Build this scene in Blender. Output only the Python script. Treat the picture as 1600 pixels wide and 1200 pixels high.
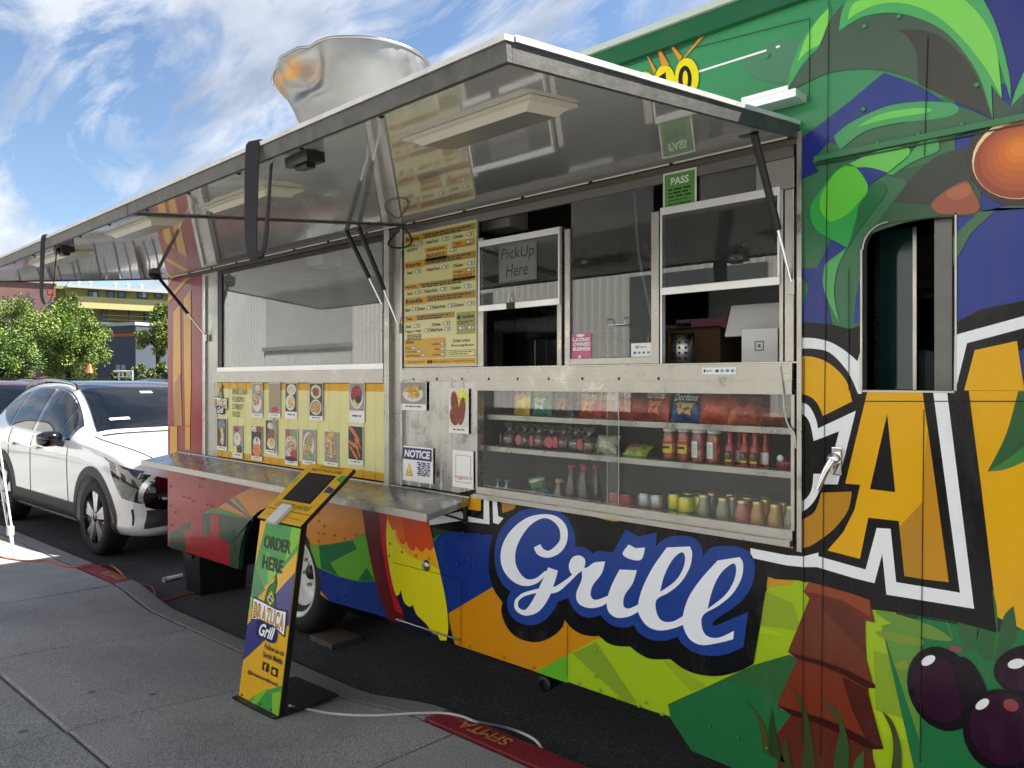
import bpy, bmesh, math, random
from mathutils import Vector, Matrix, noise as mnoise

scene = bpy.context.scene
C = scene.collection
for o in list(bpy.data.objects):
    bpy.data.objects.remove(o, do_unlink=True)

# ---------------------------------------------------------------- camera
CAM = Vector((0.0, -2.5, 1.65))
FPX, CX, HOR = 1211.0, 800.0, 594.0          # focal length in photo pixels, optical axis, horizon row
YAW = math.radians(44.35)
FW = Vector((-math.sin(YAW), math.cos(YAW), 0))
RT = Vector((math.cos(YAW), math.sin(YAW), 0))
cam_d = bpy.data.cameras.new('camera')
cam_d.sensor_width = 36.0
cam_d.lens = FPX / 1600.0 * 36.0
cam_d.shift_y = -(600.0 - HOR) / 1600.0
cam_d.clip_start = 0.05
cam_d.clip_end = 3000.0
cam = bpy.data.objects.new('camera', cam_d)
cam.location = CAM
cam.rotation_euler = (math.radians(90), 0, YAW)
C.objects.link(cam)
scene.camera = cam

# ---------------------------------------------------------------- light
SUN = Vector((0.44, 0.64, 1.0)).normalized()   # towards the sun
SUN_EL = math.asin(SUN.z)
SUN_AZ = math.atan2(SUN.x, SUN.y)              # clockwise from +Y
world = bpy.data.worlds.new('World')
scene.world = world
world.use_nodes = True
wn, wl = world.node_tree.nodes, world.node_tree.links
wn.clear()
w_out = wn.new('ShaderNodeOutputWorld')
w_bg = wn.new('ShaderNodeBackground')
w_sky = wn.new('ShaderNodeTexSky')
w_sky.sky_type = 'NISHITA'
w_sky.sun_disc = False
w_sky.sun_elevation = SUN_EL
w_sky.sun_rotation = SUN_AZ
w_sky.air_density = 1.0
w_sky.dust_density = 0.3
w_sky.ozone_density = 3.0
w_bg.inputs['Strength'].default_value = 0.052
# clouds: thin streaky cover over the whole dome
w_tc = wn.new('ShaderNodeTexCoord')
w_sep = wn.new('ShaderNodeSeparateXYZ')
wl.new(w_tc.outputs['Generated'], w_sep.inputs[0])
w_add = wn.new('ShaderNodeMath'); w_add.operation = 'ADD'; w_add.inputs[1].default_value = 0.22
wl.new(w_sep.outputs['Z'], w_add.inputs[0])
w_max = wn.new('ShaderNodeMath'); w_max.operation = 'MAXIMUM'; w_max.inputs[1].default_value = 0.05
wl.new(w_add.outputs[0], w_max.inputs[0])
w_cmb = wn.new('ShaderNodeCombineXYZ')
for ax in ('X', 'Y'):
    dv = wn.new('ShaderNodeMath'); dv.operation = 'DIVIDE'
    wl.new(w_sep.outputs[ax], dv.inputs[0]); wl.new(w_max.outputs[0], dv.inputs[1])
    wl.new(dv.outputs[0], w_cmb.inputs[ax])
w_map = wn.new('ShaderNodeMapping')
w_map.inputs['Rotation'].default_value = (0, 0, math.radians(25))
w_map.inputs['Scale'].default_value = (0.8, 1.9, 1.0)
w_map.inputs['Location'].default_value = (3.1, 1.4, 0)
wl.new(w_cmb.outputs[0], w_map.inputs['Vector'])
w_n1 = wn.new('ShaderNodeTexNoise')
w_n1.inputs['Scale'].default_value = 2.1; w_n1.inputs['Detail'].default_value = 9
w_n1.inputs['Roughness'].default_value = 0.62; w_n1.inputs['Distortion'].default_value = 0.7
wl.new(w_map.outputs[0], w_n1.inputs['Vector'])
w_rmp = wn.new('ShaderNodeValToRGB')
w_rmp.color_ramp.elements[0].position = 0.43; w_rmp.color_ramp.elements[0].color = (0, 0, 0, 1)
w_rmp.color_ramp.elements[1].position = 0.57; w_rmp.color_ramp.elements[1].color = (1, 1, 1, 1)
wl.new(w_n1.outputs['Fac'], w_rmp.inputs['Fac'])
w_n2 = wn.new('ShaderNodeTexNoise')
w_n2.inputs['Scale'].default_value = 3.2; w_n2.inputs['Detail'].default_value = 6
wl.new(w_map.outputs[0], w_n2.inputs['Vector'])
w_cc = wn.new('ShaderNodeValToRGB')
w_cc.color_ramp.elements[0].position = 0.35; w_cc.color_ramp.elements[0].color = (2.5, 2.9, 3.6, 1)
w_cc.color_ramp.elements[1].position = 0.65; w_cc.color_ramp.elements[1].color = (5.6, 5.8, 6.2, 1)
wl.new(w_n2.outputs['Fac'], w_cc.inputs['Fac'])
w_mul = wn.new('ShaderNodeMath'); w_mul.operation = 'MULTIPLY'; w_mul.inputs[1].default_value = 0.82
wl.new(w_rmp.outputs['Color'], w_mul.inputs[0])
w_mix = wn.new('ShaderNodeMix'); w_mix.data_type = 'RGBA'
wl.new(w_mul.outputs[0], w_mix.inputs[0])
wl.new(w_sky.outputs['Color'], w_mix.inputs[6])
wl.new(w_cc.outputs['Color'], w_mix.inputs[7])
wl.new(w_mix.outputs[2], w_bg.inputs['Color'])
wl.new(w_bg.outputs[0], w_out.inputs['Surface'])

sun_d = bpy.data.lights.new('sun', 'SUN')
sun_d.energy = 4.8
sun_d.angle = math.radians(0.5)
sun_d.color = (1.0, 0.95, 0.87)
sun = bpy.data.objects.new('sun', sun_d)
sun.rotation_euler = SUN.to_track_quat('Z', 'Y').to_euler()
sun.location = (0, 0, 30)
C.objects.link(sun)

scene.view_settings.view_transform = 'Standard'
scene.view_settings.look = 'None'
scene.view_settings.gamma = 1.0
scene.view_settings.use_curve_mapping = False
scene.view_settings.exposure = 1.8
scene.render.engine = 'CYCLES'
scene.cycles.use_denoising = True
scene.cycles.max_bounces = 8
scene.cycles.glossy_bounces = 5
scene.cycles.transparent_max_bounces = 16
scene.cycles.caustics_reflective = False
scene.cycles.caustics_refractive = False
scene.cycles.sample_clamp_indirect = 6.0

# ---------------------------------------------------------------- pixel -> place
def ray(u, v):
    return FW * FPX + RT * (u - CX) + Vector((0, 0, HOR - v))
def P(u, v, y=0.0):                 # on a vertical plane parallel to the truck's side
    d = ray(u, v); t = (y - CAM.y) / d.y
    return CAM + d * t
def G(u, v, z=0.0):                 # on level ground at height z
    d = ray(u, v); t = (z - CAM.z) / d.z
    return CAM + d * t
def XS(u, y=0.0): return P(u, HOR, y).x
def ZS(u, v, y=0.0): return P(u, v, y).z
def FAR(u, v, depth):               # at a given distance along the optical axis
    return CAM + ray(u, v) * (depth / FPX)

# ---------------------------------------------------------------- materials
def lin(h):
    h = h.lstrip('#')
    r = []
    for i in (0, 2, 4):
        c = int(h[i:i+2], 16) / 255.0
        r.append(c / 12.92 if c <= 0.04045 else ((c + 0.055) / 1.055) ** 2.4)
    return (r[0], r[1], r[2], 1.0)

MATS = {}
def mat(name, col, rough=0.5, metal=0.0, var=0.06, vscale=6.0, bump=0.0, bscale=40.0, coat=0.0,
        spec=0.5, wav=0.0, wscale=1.2, emit=0.0, rvar=0.0, stretch=None, scuff=0.0):
    """procedural principled material: colour varied by noise, roughness varied by noise, optional bump"""
    if name in MATS: return MATS[name]
    m = bpy.data.materials.new(name); m.use_nodes = True
    nt = m.node_tree; n, l = nt.nodes, nt.links
    b = n['Principled BSDF']
    c = lin(col) if isinstance(col, str) else tuple(col) + (1.0,)
    tc = n.new('ShaderNodeTexCoord')
    src = tc.outputs['Object']
    if stretch:
        mp = n.new('ShaderNodeMapping'); mp.inputs['Scale'].default_value = stretch
        l.new(src, mp.inputs['Vector']); src = mp.outputs[0]
    nz = n.new('ShaderNodeTexNoise'); nz.inputs['Scale'].default_value = vscale
    nz.inputs['Detail'].default_value = 5; nz.inputs['Roughness'].default_value = 0.6
    l.new(src, nz.inputs['Vector'])
    mx = n.new('ShaderNodeMix'); mx.data_type = 'RGBA'
    mx.inputs[6].default_value = tuple(max(0, x * (1 - var)) for x in c[:3]) + (1,)
    mx.inputs[7].default_value = tuple(min(1, x * (1 + var)) for x in c[:3]) + (1,)
    l.new(nz.outputs['Fac'], mx.inputs[0])
    csrc = mx.outputs[2]
    if scuff:
        ns = n.new('ShaderNodeTexNoise'); ns.inputs['Scale'].default_value = 7.0; ns.inputs['Detail'].default_value = 9; ns.inputs['Roughness'].default_value = 0.75
        mps = n.new('ShaderNodeMapping'); mps.inputs['Scale'].default_value = (1, 1, .45); l.new(tc.outputs['Object'], mps.inputs[0]); l.new(mps.outputs[0], ns.inputs['Vector'])
        rs = n.new('ShaderNodeValToRGB'); rs.color_ramp.elements[0].position = .52; rs.color_ramp.elements[0].color = (0, 0, 0, 1); rs.color_ramp.elements[1].position = .72; rs.color_ramp.elements[1].color = (scuff, scuff, scuff, 1)
        l.new(ns.outputs['Fac'], rs.inputs[0]); ms = n.new('ShaderNodeMix'); ms.data_type = 'RGBA'; ms.inputs[7].default_value = (.16, .15, .13, 1)
        l.new(rs.outputs[0], ms.inputs[0]); l.new(csrc, ms.inputs[6]); csrc = ms.outputs[2]
    l.new(csrc, b.inputs['Base Color'])
    b.inputs['Metallic'].default_value = metal
    b.inputs['Roughness'].default_value = rough
    b.inputs['Specular IOR Level'].default_value = spec
    if rvar:
        mr = n.new('ShaderNodeMapRange')
        mr.inputs['From Min'].default_value = 0.3; mr.inputs['From Max'].default_value = 0.7
        mr.inputs['To Min'].default_value = max(0.02, rough - rvar); mr.inputs['To Max'].default_value = rough + rvar
        l.new(nz.outputs['Fac'], mr.inputs['Value']); l.new(mr.outputs[0], b.inputs['Roughness'])
    if coat:
        b.inputs['Coat Weight'].default_value = coat; b.inputs['Coat Roughness'].default_value = 0.05
    last = None
    if bump:
        n2 = n.new('ShaderNodeTexNoise'); n2.inputs['Scale'].default_value = bscale; n2.inputs['Detail'].default_value = 4
        l.new(src, n2.inputs['Vector'])
        bp = n.new('ShaderNodeBump'); bp.inputs['Strength'].default_value = bump; bp.inputs['Distance'].default_value = 0.01
        l.new(n2.outputs['Fac'], bp.inputs['Height']); last = bp
    if wav:
        n3 = n.new('ShaderNodeTexNoise'); n3.inputs['Scale'].default_value = wscale; n3.inputs['Detail'].default_value = 1
        l.new(src, n3.inputs['Vector'])
        bp = n.new('ShaderNodeBump'); bp.inputs['Strength'].default_value = 1.0; bp.inputs['Distance'].default_value = wav
        l.new(n3.outputs['Fac'], bp.inputs['Height'])
        if last: l.new(last.outputs[0], bp.inputs['Normal'])
        last = bp
    if last: l.new(last.outputs[0], b.inputs['Normal'])
    if emit:
        b.inputs['Emission Color'].default_value = c; b.inputs['Emission Strength'].default_value = emit
    MATS[name] = m
    return m

def glass(name, tint=(0.9, 0.95, 0.93), base=0.06, smear_haze=0.0, gloss=(1, 1, 1)):
    """clear pane: lets the view through and mirrors more at a slant"""
    if name in MATS: return MATS[name]
    m = bpy.data.materials.new(name); m.use_nodes = True
    n, l = m.node_tree.nodes, m.node_tree.links
    n.clear()
    out = n.new('ShaderNodeOutputMaterial')
    tr = n.new('ShaderNodeBsdfTransparent'); tr.inputs[0].default_value = tuple(tint) + (1,)
    gl = n.new('ShaderNodeBsdfGlossy'); gl.inputs['Roughness'].default_value = 0.0
    gl.inputs['Color'].default_value = tuple(gloss) + (1,)
    lw = n.new('ShaderNodeLayerWeight'); lw.inputs['Blend'].default_value = 0.5
    pw = n.new('ShaderNodeMath'); pw.operation = 'POWER'; pw.inputs[1].default_value = 4.0
    l.new(lw.outputs['Facing'], pw.inputs[0])
    ma = n.new('ShaderNodeMath'); ma.operation = 'MULTIPLY_ADD'; ma.use_clamp = True
    ma.inputs[1].default_value = 1 - base; ma.inputs[2].default_value = base
    l.new(pw.outputs[0], ma.inputs[0])
    mx = n.new('ShaderNodeMixShader')
    l.new(ma.outputs[0], mx.inputs[0]); l.new(tr.outputs[0], mx.inputs[1]); l.new(gl.outputs[0], mx.inputs[2])
    last = mx
    if smear_haze:
        df = n.new('ShaderNodeBsdfDiffuse'); df.inputs[0].default_value = (0.6, 0.6, 0.55, 1)
        tc = n.new('ShaderNodeTexCoord')
        nz = n.new('ShaderNodeTexNoise'); nz.inputs['Scale'].default_value = 2.5; nz.inputs['Detail'].default_value = 6
        l.new(tc.outputs['Object'], nz.inputs['Vector'])
        mr = n.new('ShaderNodeMapRange'); mr.inputs['From Min'].default_value = 0.4; mr.inputs['From Max'].default_value = 0.75
        mr.inputs['To Min'].default_value = smear_haze*.4; mr.inputs['To Max'].default_value = smear_haze  # uneven smears over an even share of pale haze
        l.new(nz.outputs['Fac'], mr.inputs['Value'])
        m2 = n.new('ShaderNodeMixShader')
        l.new(mr.outputs[0], m2.inputs[0]); l.new(mx.outputs[0], m2.inputs[1]); l.new(df.outputs[0], m2.inputs[2])
        last = m2
    l.new(last.outputs[0], out.inputs['Surface'])
    MATS[name] = m
    return m

def bands(name, cols, scale=30, rough=0.4, metal=0.0, kind='noise', seed=0.0):
    """a printed surface of several colours picked by noise / cells / waves (food pictures, packaging)"""
    if name in MATS: return MATS[name]
    m = bpy.data.materials.new(name); m.use_nodes = True
    n, l = m.node_tree.nodes, m.node_tree.links
    b = n['Principled BSDF']; b.inputs['Roughness'].default_value = rough; b.inputs['Metallic'].default_value = metal
    tc = n.new('ShaderNodeTexCoord'); mp = n.new('ShaderNodeMapping')
    mp.inputs['Location'].default_value = (seed, seed * 1.7, seed * 0.6)
    l.new(tc.outputs['Object'], mp.inputs[0])
    if kind == 'cells':
        t = n.new('ShaderNodeTexVoronoi'); t.inputs['Scale'].default_value = scale
        l.new(mp.outputs[0], t.inputs['Vector'])
        sp_ = n.new('ShaderNodeSeparateColor'); l.new(t.outputs['Color'], sp_.inputs[0]); fac = sp_.outputs[0]
    elif kind == 'wave':
        t = n.new('ShaderNodeTexWave'); t.inputs['Scale'].default_value = scale; t.inputs['Distortion'].default_value = 2.5
        t.inputs['Detail'].default_value = 2
        l.new(mp.outputs[0], t.inputs['Vector']); fac = t.outputs['Fac']
    else:
        t = n.new('ShaderNodeTexNoise'); t.inputs['Scale'].default_value = scale; t.inputs['Detail'].default_value = 3
        l.new(mp.outputs[0], t.inputs['Vector']); fac = t.outputs['Fac']
    r = n.new('ShaderNodeValToRGB'); el = r.color_ramp.elements
    k = len(cols)
    lo, hi = (0.05, 0.95) if kind != 'noise' else (0.32, 0.68)
    while len(el) < k: el.new(0.5)
    for i, c in enumerate(cols):
        el[i].position = lo + (hi - lo) * i / (k - 1); el[i].color = lin(c)
    l.new(fac, r.inputs[0]); l.new(r.outputs[0], b.inputs['Base Color'])
    MATS[name] = m
    return m

# ---------------------------------------------------------------- mesh building
def catmull(pts, n=5):
    """closed outline; a point with a third entry is a corner, the rest are rounded"""
    k = len(pts); out = []
    for i in range(k):
        p0, p1, p2, p3 = pts[(i-1) % k], pts[i], pts[(i+1) % k], pts[(i+2) % k]
        if len(p1) > 2: p0 = p1
        if len(p2) > 2: p3 = p2
        if len(p1) > 2 and len(p2) > 2:
            out.append((p1[0], p1[1])); continue
        for j in range(n):
            t = j / n; t2, t3 = t*t, t*t*t
            out.append(tuple(0.5*((2*p1[a]) + (-p0[a]+p2[a])*t + (2*p0[a]-5*p1[a]+4*p2[a]-p3[a])*t2 + (-p0[a]+3*p1[a]-3*p2[a]+p3[a])*t3) for a in (0, 1)))
    return out
def path(pts, n=6):
    """open smooth run through points of any dimension"""
    out = []; k = len(pts); d = len(pts[0])
    for i in range(k - 1):
        p0, p1, p2, p3 = pts[max(i-1, 0)], pts[i], pts[i+1], pts[min(i+2, k-1)]
        for j in range(n):
            t = j / n; t2, t3 = t*t, t*t*t
            out.append(tuple(0.5*((2*p1[a]) + (-p0[a]+p2[a])*t + (2*p0[a]-5*p1[a]+4*p2[a]-p3[a])*t2 + (-p0[a]+3*p1[a]-3*p2[a]+p3[a])*t3) for a in range(d)))
    out.append(tuple(pts[-1]))
    return out
def stroke(pts, n=6):
    """a brush stroke (x, y, width) as a closed outline"""
    c = path(pts, n); L, R = [], []
    for i, p in enumerate(c):
        a, b = c[max(i-1, 0)], c[min(i+1, len(c)-1)]
        dx, dy = b[0]-a[0], b[1]-a[1]; q = math.hypot(dx, dy) or 1
        nx, ny = -dy/q, dx/q
        L.append((p[0]+nx*p[2]/2, p[1]+ny*p[2]/2)); R.append((p[0]-nx*p[2]/2, p[1]-ny*p[2]/2))
    return L + R[::-1]
def ring(cx, cy, rx, ry=None, n=28, rot=0.0):
    ry = rx if ry is None else ry
    c, s = math.cos(rot), math.sin(rot)
    return [(cx + rx*math.cos(a)*c - ry*math.sin(a)*s, cy + rx*math.cos(a)*s + ry*math.sin(a)*c) for a in [2*math.pi*i/n for i in range(n)]]

class MB:
    def __init__(self):
        self.v, self.f, self.m, self.s, self.mats = [], [], [], [], []
    def mi(self, m):
        if m not in self.mats: self.mats.append(m)
        return self.mats.index(m)
    def face(self, pts, m, smooth=False):
        b = len(self.v); self.v += [tuple(p) for p in pts]
        self.f.append(tuple(range(b, b + len(pts)))); self.m.append(self.mi(m)); self.s.append(smooth)
    def raw(self, vs, fs, m, smooth=False):
        b = len(self.v); self.v += [tuple(p) for p in vs]; k = self.mi(m)
        for f in fs:
            self.f.append(tuple(b + i for i in f)); self.m.append(k); self.s.append(smooth)
    def box(self, lo, hi, m, R=None, o=None, bev=0.0):
        x0, y0, z0 = lo; x1, y1, z1 = hi
        if x0 > x1: x0, x1 = x1, x0
        if y0 > y1: y0, y1 = y1, y0
        if z0 > z1: z0, z1 = z1, z0
        if bev and min(x1-x0, y1-y0, z1-z0) > 2.2*bev:
            bm = bmesh.new()
            bmesh.ops.create_cube(bm, size=1.0, matrix=Matrix.Translation(((x0+x1)/2, (y0+y1)/2, (z0+z1)/2)) @ Matrix.Diagonal((x1-x0, y1-y0, z1-z0, 1)))
            bmesh.ops.bevel(bm, geom=list(bm.edges), offset=bev, segments=2, affect='EDGES', profile=0.6)
            bm.verts.index_update()
            vs = [v.co.copy() for v in bm.verts]; fs = [tuple(v.index for v in f.verts) for f in bm.faces]
            bm.free()
        else:
            vs = [Vector(p) for p in ((x0,y0,z0),(x1,y0,z0),(x1,y1,z0),(x0,y1,z0),(x0,y0,z1),(x1,y0,z1),(x1,y1,z1),(x0,y1,z1))]
            fs = [(0,3,2,1),(4,5,6,7),(0,1,5,4),(1,2,6,5),(2,3,7,6),(3,0,4,7)]
        if R is not None: vs = [R @ p for p in vs]
        if o is not None: vs = [p + Vector(o) for p in vs]
        self.raw(vs, fs, m)
    def prism(self, outline, to3, depth, m, side=None):
        """outline of 2D points -> front face by to3(a,b,0) and back face by to3(a,b,depth), with sides"""
        side = side or m; k = len(outline)
        A = [to3(p[0], p[1], 0.0) for p in outline]; B = [to3(p[0], p[1], depth) for p in outline]
        self.face(A, m); self.face(B[::-1], m)
        for i in range(k):
            j = (i+1) % k
            self.face((A[j], A[i], B[i], B[j]), side)
    def tube(self, pts, r, m, n=8, cap=True, smooth=True):
        pts = [Vector(p) for p in pts]; rs = r if isinstance(r, (list, tuple)) else [r]*len(pts)
        vs = []; up = None
        for i, p in enumerate(pts):
            d = (pts[min(i+1, len(pts)-1)] - pts[max(i-1, 0)])
            if d.length < 1e-9: d = Vector((0, 0, 1))
            d.normalize()
            if up is None: up = Vector((0, 0, 1)) if abs(d.z) < 0.9 else Vector((1, 0, 0))
            a = d.cross(up)
            if a.length < 1e-6: a = d.cross(Vector((1, 0.3, 0)))
            a.normalize(); b = d.cross(a); up = -b if b.dot(up) < 0 else b
            for k in range(n):
                t = 2*math.pi*k/n
                vs.append(p + (a*math.cos(t) + b*math.sin(t))*rs[i])
        fs = []
        for i in range(len(pts)-1):
            for k in range(n):
                fs.append((i*n+k, i*n+(k+1) % n, (i+1)*n+(k+1) % n, (i+1)*n+k))
        self.raw(vs, fs, m, smooth)
        if cap:
            self.face(vs[:n][::-1], m); self.face(vs[-n:], m)
    def lathe(self, prof, m, o=(0, 0, 0), axis='z', n=24, smooth=True, R=None):
        """prof: (radius, height) pairs"""
        vs = []; o = Vector(o)
        for (r, h) in prof:
            for k in range(n):
                t = 2*math.pi*k/n
                p = Vector((r*math.cos(t), r*math.sin(t), h))
                if axis == 'y': p = Vector((p.x, p.z, -p.y))
                elif axis == 'x': p = Vector((p.z, p.x, p.y))
                if R is not None: p = R @ p
                vs.append(p + o)
        fs = []
        for i in range(len(prof)-1):
            for k in range(n):
                fs.append((i*n+k, i*n+(k+1) % n, (i+1)*n+(k+1) % n, (i+1)*n+k))
        self.raw(vs, fs, m, smooth)
    def grid(self, fn, nu, nv, m, smooth=True, pick=None):
        vs = [fn(i/nu, j/nv) for i in range(nu+1) for j in range(nv+1)]
        fs = [(i*(nv+1)+j, (i+1)*(nv+1)+j, (i+1)*(nv+1)+j+1, i*(nv+1)+j+1) for i in range(nu) for j in range(nv)]
        self.raw(vs, fs, m, smooth)
    def mesh(self, name):
        me = bpy.data.meshes.new(name)
        me.from_pydata(self.v, [], self.f)
        for m in self.mats: me.materials.append(m)
        me.polygons.foreach_set('material_index', self.m)
        me.polygons.foreach_set('use_smooth', self.s)
        me.update()
        return me
    def build(self, name, parent=None, weld=False):
        me = self.mesh(name)
        if weld:
            bm = bmesh.new(); bm.from_mesh(me)
            bmesh.ops.remove_doubles(bm, verts=bm.verts, dist=1e-5)
            bmesh.ops.recalc_face_normals(bm, faces=bm.faces)
            bm.to_mesh(me); bm.free()
        o = bpy.data.objects.new(name, me); C.objects.link(o)
        if parent is not None: o.parent = parent; o.matrix_parent_inverse = parent.matrix_basis.inverted()
        return o

def tag(o, label=None, cat=None, group=None, kind=None):
    if label: o['label'] = label
    if cat: o['category'] = cat
    if group: o['group'] = group
    if kind: o['kind'] = kind
    return o
def thing(name, label, cat, loc=(0, 0, 0), group=None):
    o = bpy.data.objects.new(name, None); o.empty_display_size = 0.1
    o.location = loc; C.objects.link(o)
    return tag(o, label, cat, group)
def copy_tree(o, parent=None):
    c = o.copy(); C.objects.link(c); c.parent = parent
    for ch in o.children: copy_tree(ch, c)
    return c

# writing: built-in font turned into flat mesh, laid on any plane
_txt = {}
def text_mesh(s, bold=0.0, shear=0.0, spacing=1.0):
    key = (s, bold, shear, spacing)
    if key in _txt: return _txt[key]
    cu = bpy.data.curves.new('t', 'FONT'); cu.body = s; cu.size = 1.0; cu.offset = bold; cu.shear = shear
    cu.space_character = spacing; cu.resolution_u = 3
    ob = bpy.data.objects.new('t', cu); C.objects.link(ob)
    dg = bpy.context.evaluated_depsgraph_get()
    me = bpy.data.meshes.new_from_object(ob.evaluated_get(dg))
    vs = [v.co.copy() for v in me.vertices]; fs = [tuple(p.vertices) for p in me.polygons]
    bpy.data.objects.remove(ob, do_unlink=True); bpy.data.curves.remove(cu); bpy.data.meshes.remove(me)
    if vs:
        x0 = min(v.x for v in vs); x1 = max(v.x for v in vs); y0 = min(v.y for v in vs); y1 = max(v.y for v in vs)
    else: x0 = x1 = y0 = y1 = 0
    _txt[key] = (vs, fs, x0, x1, y0, y1)
    return _txt[key]
def write(mb, s, to3, box, m, bold=0.012, shear=0.0, fit=True, off=0.0, bend=None):
    """fit the string into box (a0,b0,a1,b1) of the plane to3(a,b,off); b grows upward"""
    vs, fs, x0, x1, y0, y1 = text_mesh(s, bold, shear)
    if not vs: return
    a0, b0, a1, b1 = box
    out = []
    for v in vs:
        fx = (v.x - x0)/max(1e-6, x1 - x0); fy = (v.y - y0)/max(1e-6, y1 - y0)
        a = a0 + (a1-a0)*fx; b = b0 + (b1-b0)*fy
        if bend: b += bend(fx)
        out.append(to3(a, b, off))
    mb.raw(out, fs, m)

# ================================================================ setting: ground, road, pavement
def KY(x): return 0.0 + 0.0425 * x           # kerb edge line in plan (y for a given x)
KERB_DIR = Vector((1, 0.0425, 0)).normalized()
WALK_Z = 0.12

def asphalt():
    m = bpy.data.materials.new('asphalt'); m.use_nodes = True
    n, l = m.node_tree.nodes, m.node_tree.links; b = n['Principled BSDF']
    tc = n.new('ShaderNodeTexCoord')
    v = n.new('ShaderNodeTexVoronoi'); v.inputs['Scale'].default_value = 130; l.new(tc.outputs['Object'], v.inputs['Vector'])
    nz = n.new('ShaderNodeTexNoise'); nz.inputs['Scale'].default_value = 1.1; nz.inputs['Detail'].default_value = 8; l.new(tc.outputs['Object'], nz.inputs['Vector'])
    n4 = n.new('ShaderNodeTexNoise'); n4.inputs['Scale'].default_value = 220; n4.inputs['Detail'].default_value = 2; l.new(tc.outputs['Object'], n4.inputs['Vector'])
    sc_ = n.new('ShaderNodeSeparateColor'); l.new(v.outputs['Color'], sc_.inputs[0])
    r = n.new('ShaderNodeValToRGB'); r.color_ramp.elements[0].color = (0.015, 0.016, 0.018, 1); r.color_ramp.elements[1].color = (0.05, 0.052, 0.054, 1)
    e = r.color_ramp.elements.new(0.93); e.color = (0.06, 0.06, 0.06, 1)
    r.color_ramp.elements[-1].color = (0.15, 0.14, 0.13, 1)
    l.new(sc_.outputs[0], r.inputs[0])
    mx = n.new('ShaderNodeMix'); mx.data_type = 'RGBA'; mx.blend_type = 'MULTIPLY'; mx.inputs[0].default_value = 1.0
    r2 = n.new('ShaderNodeValToRGB'); r2.color_ramp.elements[0].position = .3; r2.color_ramp.elements[0].color = (.55, .55, .57, 1); r2.color_ramp.elements[1].position = .7; r2.color_ramp.elements[1].color = (1.15, 1.13, 1.1, 1)
    l.new(nz.outputs['Fac'], r2.inputs[0]); l.new(r.outputs[0], mx.inputs[6]); l.new(r2.outputs[0], mx.inputs[7]); l.new(mx.outputs[2], b.inputs['Base Color'])
    b.inputs['Roughness'].default_value = 0.85
    bp = n.new('ShaderNodeBump'); bp.inputs['Strength'].default_value = 0.8; bp.inputs['Distance'].default_value = 0.006
    l.new(n4.outputs['Fac'], bp.inputs['Height']); l.new(bp.outputs[0], b.inputs['Normal'])
    return m
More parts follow.
